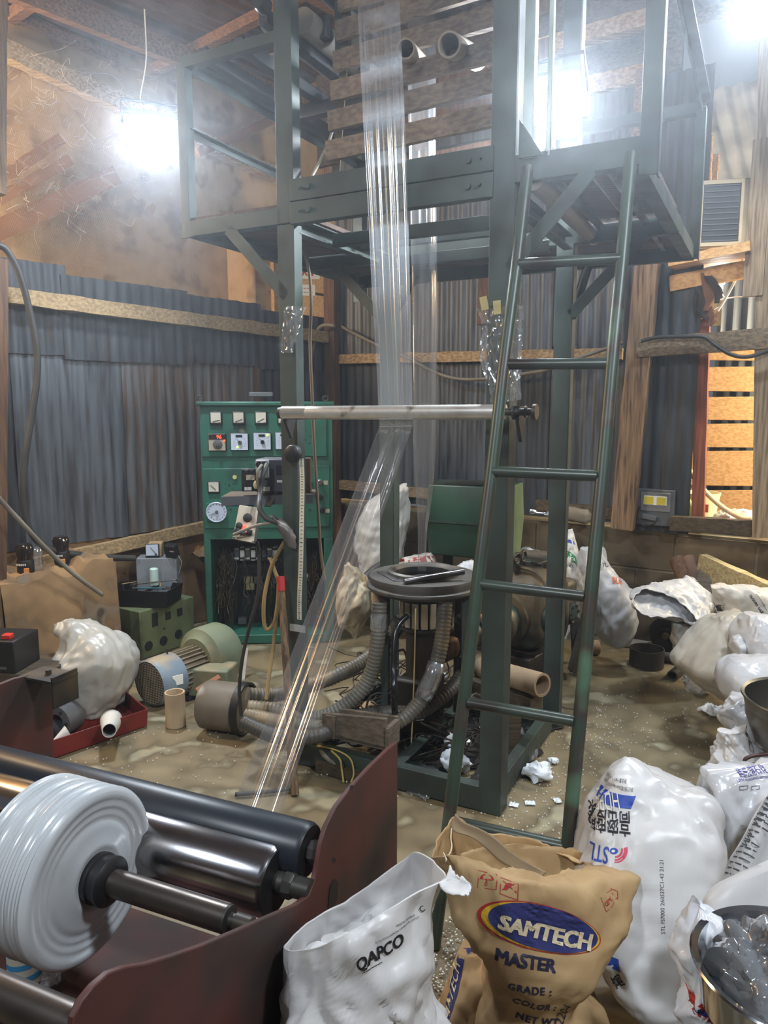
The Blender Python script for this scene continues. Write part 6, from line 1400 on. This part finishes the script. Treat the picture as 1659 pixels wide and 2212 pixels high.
lp = [WP(x, y, -1.10) for x, y in tl]; lp += [V3((lp[-1].x, lp[-1].y, .05)), V3((lp[0].x, lp[0].y, .05))]
MB().prism(lp, PU * -.012).build('side_plate', m_redox, wi, bevel=.002)
q = WP(88, 1455, -1.09); MB().box(q + PU * .03, (.13, .09, .006), PU).build('angle_bracket', m_oil, wi); MB().cyl(q + PU * .03, q + PU * .03 + Z * .016, .009, 6).build('bolt', m_oil, wi); MB().box(q + PU * .09 + Z * -.03, (.006, .09, .09), PU).build('angle_bracket', m_oil, wi)
m_rubber = pm('roller_rubber', (34, 40, 48), (26, 30, 36), sc=3, rough=.34, rough2=.42)
m_mirror = pm('roller_chrome', (206, 206, 212), (150, 148, 150), sc=2.2, st=(.6, 2.2, 2.2), rough=.13, rough2=.22, metal=1, dirt=((120, 110, 100), 1.6, .55, .8))
def roller(name, c, r, mat, L0, L1, axle=.02, end=None):
    MB().lathe(c - PU * L1, PU, [(0, 0), (r * .94, 0), (r, .006), (r, L1 - L0 - .008), (r * .93, L1 - L0), (r * .5, L1 - L0 + .0), (0, L1 - L0)], 56).build(name, mat, wi)
    MB().lathe(c - PU * L0, PU, [(r * .93, -.001), (r * .9, .002), (0, .002)], 40).build('end_face', end or m_blk, wi)
    MB().cyl(c - PU * (L1 + .04), c - PU * .002, axle, 16).build('axle', m_oil, wi)
    MB().lathe(c - PU * (L0 * .55), PU, [(0, -.012), (axle * 1.25, -.012), (axle * 1.25, .002), (axle * 1.1, .006), (0, .01)], 8).build('axle_nut', m_oil, wi)
cr_ = WP(668, 1838, -.035); roller('rubber_roller', cr_ + PU * .035, .052, m_rubber, .035, 1.07, .018)
cc_ = WP(597, 1903, -.075); roller('chrome_roller', cc_ + PU * .075, .066, m_mirror, .075, 1.05, .020)
t0 = WP(700, 1985, -.01); zt = .40
MB().prism([P0w - PU * k + PV * d + Z * 0 for k, d in ((.012, .62), (1.08, .62), (1.08, 1.25), (.012, 1.25))], Z * .01).build('lower_tray', m_redin, wi)
bp2 = [V3((0, 0, 0)) + PU * (-.608 - k) + PV * d + Z * .40 for k, d in ((.012, .55), (1.08, .55), (1.08, 1.16), (.012, 1.16))]
MB().prism(bp2, Z * .008).build('deck_plate', m_redin, wi)
for d in (.57, 1.14): MB().beam(PU * -.62 + PV * d + Z * .375, PU * -1.69 + PV * d + Z * .375, .04, .04).build('cross_bar', m_oil, wi)
# winding shaft and film roll on it
S1 = WP(548, 2003, -.012); ws = thing('winding_shaft', 'dark steel winding shaft carrying the white film roll', 'shaft', S1)
m_shaft = pm('shaft_steel', (104, 96, 90), (74, 68, 64), sc=4, st=(.8, 4, 4), rough=.28, rough2=.4, metal=.8)
def sh_at(px):      # distance along -PU at which the shaft meets column px
    lo_, hi_ = 0, 1.5
    for _ in range(40):
        m = (lo_ + hi_) / 2; p = S1 - PU * m - CAM; x = CX + F * p.x / (p.y * cP - p.z * sP)
        if x > px: lo_ = m
        else: hi_ = m
    return m
tf = sh_at(208); te = sh_at(492)
MB().cyl(S1 - PU * .95, S1 - PU * te, .0235, 28).build('shaft', m_shaft, ws)
MB().lathe(S1 - PU * te, PU, [(.0235, -.001), (.022, .004), (.012, .006), (.012, .016), (.015, .017), (.015, te - .004), (.010, te)], 18).build('threaded_end', m_oil, ws)
MB().lathe(S1 - PU * tf, PU, [(.0, -.01), (.041, -.01), (.044, 0), (.044, .012), (.040, .014), (.040, .026), (.043, .028), (.043, .034), (.036, .040), (.024, .042)], 36).build('core_chuck', m_blk, ws)
fr = thing('film_roll', 'big white roll of wound plastic film on the winding shaft', 'film roll', S1 - PU * (tf + .07))
m_roll = pm('wound_film', (192, 196, 199), (176, 181, 185), sc=3, rough=.2, rough2=.3, sss=.15, coat=.3)
RR = .152; WD = .135; rg = random.Random(2); prof = []
for i in range(36):
    t = i / 35; prof.append((.034 + (RR - .004 - .034) * t, .0016 * math.sin(t * 34 + 2 * math.sin(t * 9)) * (.4 + .6 * t) + .004 * math.sin(t * 8) - .010 * t * t))
side = [(RR + .0016 * math.sin(k * 2.3) + .0012 * rg.uniform(-1, 1), -.012 - (WD - .014) * k / 44) for k in range(45)]
full = prof + [(RR - .001, -.0105)] + side + [(RR - .02, -WD), (.034, -WD)]
MB().lathe(S1 - PU * tf, PU, full, 90).build('wound_film', m_roll, fr, smooth=50)
# second shaft at the bottom left and striped core
a = WP(175, 2222, -.02); ws2 = thing('idle_shaft', 'bare grey steel shaft in the bottom left corner of the winder', 'shaft', a)
MB().cyl(a - PU * .8, a, .024, 28).build('shaft', m_shaft, ws2); MB().cyl(a, a + PU * .012, .014, 16).build('journal', m_oil, ws2)
b1, b0 = PU * (-.608 - .34) + PV * .66, 0
c0 = atY(58, 2062, 1.30); c0.z = .41
sc_ = thing('striped_core', 'paper core with blue and white stripes standing under the film roll', 'tube', c0)
MB().pipe(c0, c0 + Z * .125, .036, .030, 30).build('core_tube', pm('core_white', (214, 208, 192), (190, 184, 168), sc=9, rough=.7), sc_)
m_cyan = pm('stripe_blue', (58, 140, 188), rough=.6)
for k in range(6):
    mb = MB(); rows = [[], []]
    for j in range(31):
        aa = 2 * math.pi * j / 30
        for q_, dz_ in ((0, 0), (1, .011)): rows[q_].append(c0 + V3((.0364 * math.cos(aa), .0364 * math.sin(aa), max(.001, min(.124, -.012 + .026 * k + .028 * j / 30 + dz_)))))
    mb.grid(rows).build('blue_stripe', m_cyan, sc_)
tag(sack_px([(98, 2082, 122, 2078, .01), (94, 2100, 134, 2098, .03), (100, 2118, 130, 2116, .02)], 1.27, amp=.012, sc=30, seed=41, nu=30, nv=14).build('film_wad', film_mat('wad_film', .35, .12, gloss=.4), smooth=60), 'small clear film wad on the winder deck beside the striped core', 'plastic film')

# ================================================================ sacks in the right foreground
def ring3(pts): return [atY(*k) for k in pts]
def ering(l, r, Y, tf_, tb, K=14, sq=.75):
    """closed ring: left point, back, right point, front; Y at its middle"""
    L_, R_ = atY(l[0], l[1], Y), atY(r[0], r[1], Y); c = (L_ + R_) / 2; h_ = (R_ - L_) / 2; out = []
    for k in range(K):
        a = math.pi - 2 * math.pi * k / K; ca, sa = math.cos(a), math.sin(a); ca = math.copysign(abs(ca) ** sq, ca); sa = math.copysign(abs(sa) ** sq, sa)
        out.append(c + h_ * ca + V3((0, 1, 0)) * (sa * (tb if sa > 0 else tf_)))
    return out
m_sackq = pm('sack_bright', (214, 213, 212), (200, 199, 199), sc=4, rough=.36, bump=.4, bsc=14, sss=.05, ridged=True)
# -- open white sack
QY = .885
rim = ring3([(x_, y_, Y_ * QY) for x_, y_, Y_ in [(615, 2048, 1.25), (648, 2006, 1.32), (700, 1972, 1.38), (760, 1937, 1.41), (811, 1898, 1.42), (870, 1858, 1.42), (901, 1840, 1.40), (947, 1866, 1.32), (962, 1899, 1.25), (919, 1920, 1.22), (850, 1958, 1.19), (793, 1991, 1.17), (727, 2027, 1.16), (668, 2050, 1.19)]])
r2 = ring3([(x_, y_, Y_ * QY) for x_, y_, Y_ in [(618, 2082, 1.25), (650, 2060, 1.33), (700, 2030, 1.39), (760, 2000, 1.42), (811, 1960, 1.43), (870, 1930, 1.42), (905, 1910, 1.40), (944, 1945, 1.31), (936, 1975, 1.24), (900, 1992, 1.20), (846, 2018, 1.165), (790, 2046, 1.145), (727, 2076, 1.14), (664, 2090, 1.18)]])
rings = [rim, r2, ering((625, 2112), (926, 2060), 1.27 * QY, .13, .08), ering((627, 2150), (922, 2130), 1.27 * QY, .15, .05), ering((618, 2215), (962, 2205), 1.27 * QY, .16, .16), ering((600, 2330), (985, 2330), 1.27 * QY, .16, .16)]
last = []
for p in rings[-1]: last.append(V3((p.x, p.y, .012)))
rings.append(last)
qs = thing('open_sack', 'open white plastic sack with black lettering beside the winder plate', 'sack', V3((last[0].x + .15, last[0].y, 0)))
mbq = loft(rings, 120, 100, amp=.024, sc=8, seed=51, close0=False, ampf=lambda t: .18 + .82 * min(1, t * 2.5))
mbq.build('sack_body', m_sackq, qs, smooth=60, solid=.0025)
bv = mbq.bvh(); nq = V3((-.12, -1, .38)).normalized()
flap = [[(948, 1906), (962, 1897), (972, 1870)], [(958, 1925), (985, 1906), (985, 1890)], [(985, 1932), (1003, 1915), (1002, 1896)], [(1010, 1936), (1016, 1925), (1020, 1914)]]
rows = [[atY(x, y, (1.235 - .012 * i + .012 * j) * QY) for j, (x, y) in enumerate(r)] for i, r in enumerate(flap)]
sm = [[cr([cr([V3(k) for k in r], 2 * j / 8) for r in rows], 3 * i / 12) + V3((0, -crumple((i * .5, j * .5, 2), .005, 1), 0)) for j in range(9)] for i in range(13)]
MB().grid(sm).build('torn_corner', m_sackq, qs, smooth=60, solid=.002)
m_inkq = pm('sack_ink', (28, 26, 34), rough=.5)
YQ = 1.13 * QY; pq = hitter(bv, atY(800, 2060, YQ), nq)
write('QAPCO', pq(776, 2095), pq(878, 2033), nq, m_inkq, qs, bv, bold=.03, shear=.35, off=.004, fine=.008)
write('QATAR PETROCHEMICAL COMPANY (QAPCO)', pq(812, 2036), pq(906, 1980), nq, m_inkq, qs, bv, bold=0, off=.004)
write('MADE IN QATAR BY', pq(858, 2001), pq(898, 1977), nq, m_inkq, qs, bv, bold=0, off=.004)
write('C', pq(910, 1970), pq(920, 1964), nq, m_inkq, qs, bv, bold=.01, off=.004)
for k in range(7): write('~', pq(786 + 6 * k, 2104 - 3.6 * k), pq(792 + 6 * k, 2100 - 3.6 * k), nq, m_inkq, qs, bv, bold=.02, off=.004, name='small_print')
# -- kraft sack
m_kraft = pm('kraft_paper', (190, 160, 116), (170, 138, 96), sc=4, rough=.72, bump=.25, bsc=30, dirt=((140, 112, 78), 3.2, .58, .72))
rim = ring3([(936, 1846, 1.55), (958, 1795, 1.66), (986, 1764, 1.72), (1030, 1793, 1.75), (1100, 1807, 1.76), (1173, 1818, 1.74), (1235, 1857, 1.68), (1266, 1873, 1.60), (1229, 1879, 1.52), (1170, 1894, 1.47), (1110, 1884, 1.46), (1060, 1866, 1.46), (1010, 1852, 1.48), (968, 1846, 1.50)])
r2 = ring3([(946, 1885, 1.55), (965, 1860, 1.66), (1000, 1850, 1.72), (1050, 1850, 1.75), (1120, 1860, 1.76), (1210, 1870, 1.74), (1310, 1876, 1.66), (1380, 1888, 1.58), (1325, 1905, 1.49), (1240, 1914, 1.43), (1150, 1915, 1.41), (1080, 1905, 1.42), (1020, 1896, 1.445), (978, 1890, 1.49)])
rings = [rim, r2, ering((962, 1922), (1352, 1922), 1.56, .16, .17), ering((984, 1960), (1325, 1960), 1.56, .18, .16), ering((1014, 2005), (1296, 2008), 1.55, .18, .15), ering((1040, 2050), (1272, 2052), 1.53, .155, .13), ering((1052, 2088), (1242, 2088), 1.53, .14, .12), ering((1050, 2112), (1238, 2112), 1.53, .14, .12), ering((1040, 2145), (1266, 2142), 1.52, .155, .14), ering((1022, 2212), (1316, 2212), 1.50, .17, .15), ering((1000, 2420), (1345, 2420), 1.50, .18, .16)]
last = [V3((p.x, p.y, .012)) for p in rings[-1]]; rings.append(last)
ks = thing('kraft_sack', 'torn-open brown kraft sack with blue oval logo in the foreground', 'sack', V3((last[0].x + .15, last[0].y, 0)))
mbk = loft(rings, 120, 110, amp=.010, sc=9, seed=61, close0=False, sharp=.9)
mbk.build('sack_body', m_kraft, ks, smooth=40, solid=.003)
bv = mbk.bvh(); nk = V3((.08, -1, .30)).normalized(); YK = 1.37
pk = hitter(bv, atY(1171, 2002, YK), nk)
m_nav = pm('logo_navy', (52, 58, 116), (46, 50, 104), sc=20, rough=.6); m_lred = pm('logo_red', (172, 52, 44), rough=.6); m_lyel = pm('logo_yellow', (214, 176, 48), rough=.6); m_lcream = pm('logo_cream', (222, 206, 172), rough=.6); m_kink = pm('kraft_ink', (44, 42, 74), (36, 34, 60), sc=30, rough=.65)
def oval(cx, cy, a, b, t, mat, off):
    c, s = math.cos(R(t)), math.sin(R(t)); patch([pk(cx + a * math.cos(k) * c - b * math.sin(k) * s, cy + a * math.cos(k) * s + b * math.sin(k) * c) for k in [2 * math.pi * i / 60 for i in range(60)]], nk, mat, ks, bv, name='logo_oval', fine=.007, off=off)
oval(1163, 2002, 137, 50, 13.5, m_lred, .0034); oval(1166, 2002, 131, 47.5, 13.5, m_lyel, .0046); oval(1171, 2002, 121, 47, 14, m_nav, .0058)
write('SAMTECH', pk(1072, 2000), pk(1274, 2050), nk, m_lcream, ks, bv, bold=.05, off=.0074, fine=.007)
write('MASTER', pk(1067, 2070), pk(1200, 2100), nk, m_kink, ks, bv, bold=.045, off=.003, fine=.012)
write('GRADE :', pk(1093, 2131), pk(1190, 2150), nk, m_kink, ks, bv, bold=.038, off=.003, fine=.012, space=1.15)
write('COLOR :', pk(1102, 2158), pk(1198, 2182), nk, m_kink, ks, bv, bold=.038, off=.003, fine=.012, space=1.15)
write('NET WT', pk(1112, 2196), pk(1205, 2216), nk, m_kink, ks, bv, bold=.038, off=.003, fine=.012, space=1.1)
write('2204', pk(1215, 2215), pk(1236, 2172), nk, m_kink, ks, bv, bold=0, off=.003, shear=.3)
def frame(pts, w, mat, bvh, par, pf, n, off=.003):
    for i in range(len(pts)):
        a, b = V3((*pts[i], 0)), V3((*pts[(i + 1) % len(pts)], 0)); d = (b - a).normalized(); s = V3((-d.y, d.x, 0)) * w / 2
        patch([pf(*q[:2]) for q in ((a + s), (b + s), (b - s), (a - s))], n, mat, par, bvh, name='print_line', off=off)
m_rk = pm('print_red_brown', (168, 50, 48), rough=.6)
pk0 = pk; pk = lambda x, y: pk0(x, y + 15)
frame([(1033, 1864), (1072, 1872), (1071, 1906), (1031, 1901)], 1.4, m_rk, bv, ks, pk, nk); frame([(1081, 1879), (1119, 1894), (1118, 1928), (1079, 1914)], 1.4, m_rk, bv, ks, pk, nk)
patch([pk(1051 + 15 * math.cos(a) , 1884 + 1.6 * math.cos(a) - 12 * math.sin(a)) for a in [math.pi * k / 12 for k in range(13)]], nk, m_rk, ks, bv, name='umbrella_mark', off=.003)
frame([(1051, 1884), (1051, 1896), (1048, 1898), (1046, 1895)], 1.3, m_rk, bv, ks, pk, nk)
patch([pk(1099 + 10 * math.cos(a), 1898 + 2 + 9 * math.sin(a)) for a in [math.pi * (.7 + 1.1 * k / 12) for k in range(13)]], nk, m_rk, ks, bv, name='hook_mark', off=.003); frame([(1086, 1886), (1114, 1912), (1115, 1911)], 1.4, m_rk, bv, ks, pk, nk); frame([(1112, 1893), (1085, 1906), (1084, 1905)], 1.4, m_rk, bv, ks, pk, nk)
pr = pk0
frame([(1297, 1938), (1321, 1920), (1318, 1918), (1333, 1924), (1334, 1942), (1330, 1938), (1309, 1969)], 1.2, m_rk, bv, ks, pr, nk)
write('OPEN', pr(1308, 1958), pr(1326, 1936), nk, m_rk, ks, bv, bold=.01, off=.003)
lip = [(976, 1772), (995, 1788), (1028, 1800), (1060, 1822), (1090, 1845), (1120, 1866), (1150, 1885), (1172, 1892)]
rows = [[atY(x + dx, y + dy, 1.70 - .028 * i) + V3((0, 0, crumple((i * .5, k * .6, 3), .006, 1))) for k, (dx, dy) in enumerate(((8, -12), (2, 0), (-10, 12)))] for i, (x, y) in enumerate(lip)]
sm = [[cr([cr(r, 2 * j / 6) for r in rows], 7 * i / 30) for j in range(7)] for i in range(31)]
MB().grid(sm).build('torn_lip', pm('kraft_inside', (168, 148, 118), (140, 122, 96), sc=6, rough=.75), ks, smooth=60, solid=.003)
for k, P in enumerate(([(975, 1790, 1.62), (974, 1812, 1.58), (976, 1830, 1.55), (970, 1846, 1.52), (958, 1850, 1.50)], [(958, 1842, 1.49), (964, 1856, 1.46), (962, 1862, 1.46)])):
    MB().tube(spl([atY(*q) for q in P], 16), .0016, 5).build('sewing_thread', m_lcream, ks)
# -- second kraft sack with a striped gusset, behind the first
rings = [ering((994, 2052), (1110, 2052), 1.62, .03, .05), ering((985, 2085), (1150, 2085), 1.62, .10, .09), ering((970, 2140), (1180, 2140), 1.61, .14, .12), ering((952, 2212), (1200, 2212), 1.60, .16, .14), ering((935, 2330), (1220, 2330), 1.60, .16, .14)]
rings.append([V3((p.x, p.y, .012)) for p in rings[-1]])
k2 = thing('kraft_sack', 'second kraft sack with a dark blue lettered stripe, behind the oval-logo sack', 'sack', V3((.2, 1.6, 0)))
mb2 = loft(rings, 80, 50, amp=.010, sc=9, seed=62); mb2.build('sack_body', m_kraft, k2, smooth=40)
bv = mb2.bvh(); n2 = V3((-.55, -1, .2)).normalized(); p2_ = hitter(bv, atY(985, 2140, 1.53), n2)
patch([p2_(*k) for k in ((990, 2062), (1000, 2048), (1030, 2046), (1036, 2056), (1008, 2062), (1002, 2080), (988, 2150), (968, 2212), (960, 2240), (944, 2240), (956, 2190), (976, 2110))], n2, m_nav, k2, bv, name='blue_stripe', fine=.012)
write('SAMTECH', p2_(958, 2235), p2_(995, 2085), n2, m_lcream, k2, bv, bold=.012, off=.003)

# -- full white sack printed upside down
YT = 1.62
rows = [(1350, 1634, 1374, 1640, .015, .20), (1320, 1668, 1440, 1672, .07, .18), (1290, 1716, 1520, 1704, .12, .16), (1264, 1777, 1540, 1768, .155, .13), (1246, 1850, 1545, 1846, .17, .10), (1238, 1930, 1522, 1926, .18, .07), (1250, 2000, 1498, 2000, .19, .04), (1286, 2068, 1475, 2065, .19, .02), (1325, 2120, 1475, 2120, .18, 0), (1372, 2180, 1484, 2180, .16, 0), (1410, 2250, 1480, 2250, .10, 0)]
mbs = sack_px(rows, YT, n=V3((-.1, -1, .25)).normalized(), amp=.014, sc=6.5, seed=71, nu=120, nv=100, sharp=.7, sq=.55, K=22)
ss = thing('full_sack', 'full white sack with upside-down blue and black print behind the kraft sack', 'sack', V3((.6, 1.65, 0)))
mbs.build('sack_body', m_sackq, ss, smooth=60)
bv = mbs.bvh(); ns = V3((-.40, -1, .30)).normalized(); psk = hitter(bv, atY(1340, 1780, 1.58), ns)
patch([psk(*k) for k in ((1298, 1694), (1374, 1719), (1363, 1747), (1288, 1717))], ns, m_blue, ss, bv, name='blue_band', fine=.006, off=.002)
write('HDPE', psk(1334, 1711), psk(1289, 1697), ns, m_white, ss, bv, bold=0, off=.0042, fine=.006, hk=.9)
write('高密度聚', psk(1361, 1757), psk(1270, 1729), ns, m_inkq, ss, bv, bold=.015, off=.0012, hk=1.35)
write('STL', psk(1316, 1830), psk(1274, 1816), ns, m_blue, ss, bv, bold=.012, shear=.2, off=.0012, hk=1.25)
write('执行标准Standard:Q/320', psk(1368, 1702), psk(1306, 1680), ns, m_gry, ss, bv, bold=0, off=.0012)
write('净含量/NET WT: 25', psk(1354, 1684), psk(1312, 1669), ns, m_gry, ss, bv, bold=0, off=.0012)
patch([psk(1326 + 9 * math.cos(a), 1838 + 7 * math.sin(a)) for a in [2 * math.pi * k / 24 for k in range(24)]], ns, m_blue, ss, bv, name='logo_dot', off=.0014)
patch([psk(1325 + 4 * math.cos(a), 1838 + 3 * math.sin(a)) for a in [2 * math.pi * k / 20 for k in range(20)]], ns, m_white, ss, bv, name='logo_eye', off=.0022)
for k, (w0, r0) in enumerate(((4.5, 13), (4.0, 20), (3.2, 26))):
    arc = [(1330 + (r0 + s) * math.cos(a) * .9, 1836 + (r0 + s) * math.sin(a) * .95) for s, an in ((0, range(11)), (w0, range(10, -1, -1))) for a in [R(-15 + 11 * q) for q in an]]
    patch([psk(*q) for q in arc], ns, pm('logo_pink', (206, 70, 96), rough=.5), ss, bv, name='logo_arc', off=.0014)
pf2 = psk
write('STL FS7000 260527C1-43 21:21', pf2(1437, 2017), pf2(1433, 1858), ns, m_gry, ss, bv, bold=0, off=.0012)
patch([psk(*k) for k in ((1304, 2060), (1336, 2072), (1340, 2102), (1300, 2076))], ns, m_blue, ss, bv, name='blue_band', fine=.015)
write('高', psk(1350, 2128), psk(1334, 2104), ns, m_inkq, ss, bv, bold=.01, off=.0012)
# -- limp bags to its right
YL = 1.78
mb = sack_px([(1528, 1664, 1720, 1650, .04), (1521, 1690, 1720, 1690, .08), (1524, 1740, 1680, 1740, .10), (1528, 1790, 1610, 1785, .08), (1530, 1840, 1565, 1830, .05), (1515, 1905, 1545, 1890, .03)], YL, amp=.026, sc=8, seed=72, nu=70, nv=50)
o = tag(mb.build('limp_sack', m_film_w, smooth=60), 'limp white sack with small blue Chinese print at the right edge', 'sack'); bv = mb.bvh(); nl = V3((-.1, -1, .3)).normalized(); pL = hitter(bv, atY(1610, 1680, YL - .08), nl)
m_lav = pm('print_lavender', (96, 92, 168), rough=.6)
write('连云港石化', pL(1598, 1677), pL(1662, 1668), nl, m_lav, o, bv, off=.002); write('LIANYUNGANG PETRO', pL(1594, 1689), pL(1664, 1681), nl, m_lav, o, bv, off=.002)
for x in (1597, 1622):
    frame([(x, 1698), (x + 18, 1696), (x + 17, 1704), (x, 1706)], 1.2, m_gry, bv, o, pL, nl)
pb = lambda x, y, Y=1.55: atY(x, y, Y)
quad = [(1549, 1912), (1650, 1728), (1730, 1700), (1730, 1830), (1600, 1905)]
rows = [[atY(*[a_ + (b_ - a_) * j / 14 for a_, b_ in zip(l, r)], 1.66 - .012 * i + .02 * math.sin(j * .5)) + V3((0, -crumple((i * .3, j * .3, 6), .008, 1), 0)) for j in range(15)] for i, (l, r) in enumerate([((1655, 1716), (1740, 1690)), ((1628, 1764), (1740, 1740)), ((1600, 1814), (1740, 1780)), ((1574, 1862), (1740, 1815)), ((1548, 1912), (1740, 1850)), ((1552, 1960), (1740, 1900))])]
sm = [[cr([r[j] for r in rows], 5 * i / 20) for j in range(15)] for i in range(21)]
mb = MB().grid(sm); o = tag(mb.build('printed_sack', m_sackq, smooth=60, solid=.003), 'white sack panel densely printed with small text, at the right edge', 'sack'); bv = mb.bvh(); nr = V3((-.1, -1, .2)).normalized()
rg = random.Random(8)
for k in range(15):
    f = .06 + .058 * k; l = V3((1655 - 107 * f, 1716 + 196 * f, 0)); x1 = 1735; e = V3((1, -.52, 0))
    x = l.x + 4
    for w_ in range(5):
        L2 = rg.uniform(10, 24); y = l.y + (x - l.x) * .42
        if rg.random() < .92: patch([pb(*q, 1.6) for q in ((x, y), (x + L2, y + L2 * .42), (x + L2 - 1, y + L2 * .42 + 2.6), (x - 1, y + 2.6))], nr, m_gry, o, bv, name='text_line', off=.0025)
        x += L2 + 3
mb = sack_px([(1570, 1908, 1730, 1840, .01), (1530, 1935, 1740, 1890, .03), (1515, 1965, 1740, 1950, .045), (1520, 1995, 1740, 2010, .04), (1545, 2010, 1740, 2050, .02)], 1.38, amp=.008, sc=5, seed=73, nu=60, nv=30); tag(mb.build('inner_liner', m_sackq, smooth=60), 'smooth white sack liner folded over above the shiny basin', 'sack liner')
mb = sack_px([(1492, 1936, 1524, 1944, .015), (1478, 1990, 1552, 1984, .04), (1462, 2050, 1560, 2050, .05), (1466, 2110, 1540, 2118, .05), (1476, 2160, 1550, 2180, .05), (1474, 2240, 1575, 2240, .05)], 1.26, amp=.022, sc=11, seed=74, nu=70, nv=60)
o = tag(mb.build('glossy_bag', pm('bag_glossy', (234, 236, 240), (222, 224, 230), sc=5, rough=.2, bump=.2, bsc=18, sss=.1), smooth=60), 'glossy white bag with dark blue and red print beside the shiny basin', 'bag'); bv = mb.bvh(); ng = V3((-.1, -1, .3)).normalized()
pg = hitter(bv, atY(1510, 2150, 1.21), ng)
patch([pg(*k) for k in ((1478, 2120), (1556, 2200), (1548, 2212), (1498, 2190), (1486, 2160))], ng, m_lred, o, bv, fine=.012, off=.0012); patch([pg(*k) for k in ((1482, 2130), (1552, 2194), (1500, 2184), (1490, 2158))], ng, pm('print_dark_blue', (38, 50, 118), rough=.4), o, bv, fine=.012, off=.0022)
patch([pg(*k) for k in ((1515, 2036), (1524, 2030), (1517, 2044))], ng, m_lred, o, bv, off=.0015)
# -- shiny basin full of clear film
bc2 = atY(1712, 2098, 1.12); m_bas = pm('bright_basin', (214, 216, 220), (190, 192, 196), sc=3, rough=.10, rough2=.18, metal=1)
tag(MB().lathe(bc2 - Z * .12, Z, [(0, 0), (.10, 0), (.138, .04), (.148, .115), (.157, .12), (.160, .124), (.157, .127), (.146, .124), (.132, .042), (.095, .006), (0, .006)], 64).build('steel_basin', m_bas), 'shiny stainless steel basin in the bottom right corner', 'basin')
tag(MB().box(bc2 - Z * ((bc2.z - .12) / 2 + .122) , (.22, .22, bc2.z - .12 - .004), ax(-20)[0]).build('wooden_crate', w_dark, bevel=.005), 'dark crate under the shiny basin in the bottom right corner', 'crate')
rings = []
for z, r in ((-.10, .09), (-.05, .12), (.0, .115), (.03, .08), (.05, .03)): rings.append([bc2 + V3((r * math.cos(a), r * math.sin(a), z + .012 * math.sin(3 * a))) for a in [2 * math.pi * k / 12 for k in range(12)]])
tag(loft(rings, 70, 30, amp=.028, sc=16, seed=75).build('film_wad', pm('dark_film', (96, 98, 100), (150, 152, 156), sc=14, rough=.12, metal=.3, coat=.6), smooth=60), 'crumpled shiny grey film heaped in the steel basin', 'plastic film')
cable('cord_loop', 'dark brown cord loop lying on the torn plastic sheet at the right edge', [atY(*k, 2.18) for k in ((1665, 1628), (1630, 1632), (1610, 1640), (1614, 1652), (1640, 1650), (1668, 1656))], .006, pm('cord_brown', (74, 46, 42), rough=.5), 'cord')
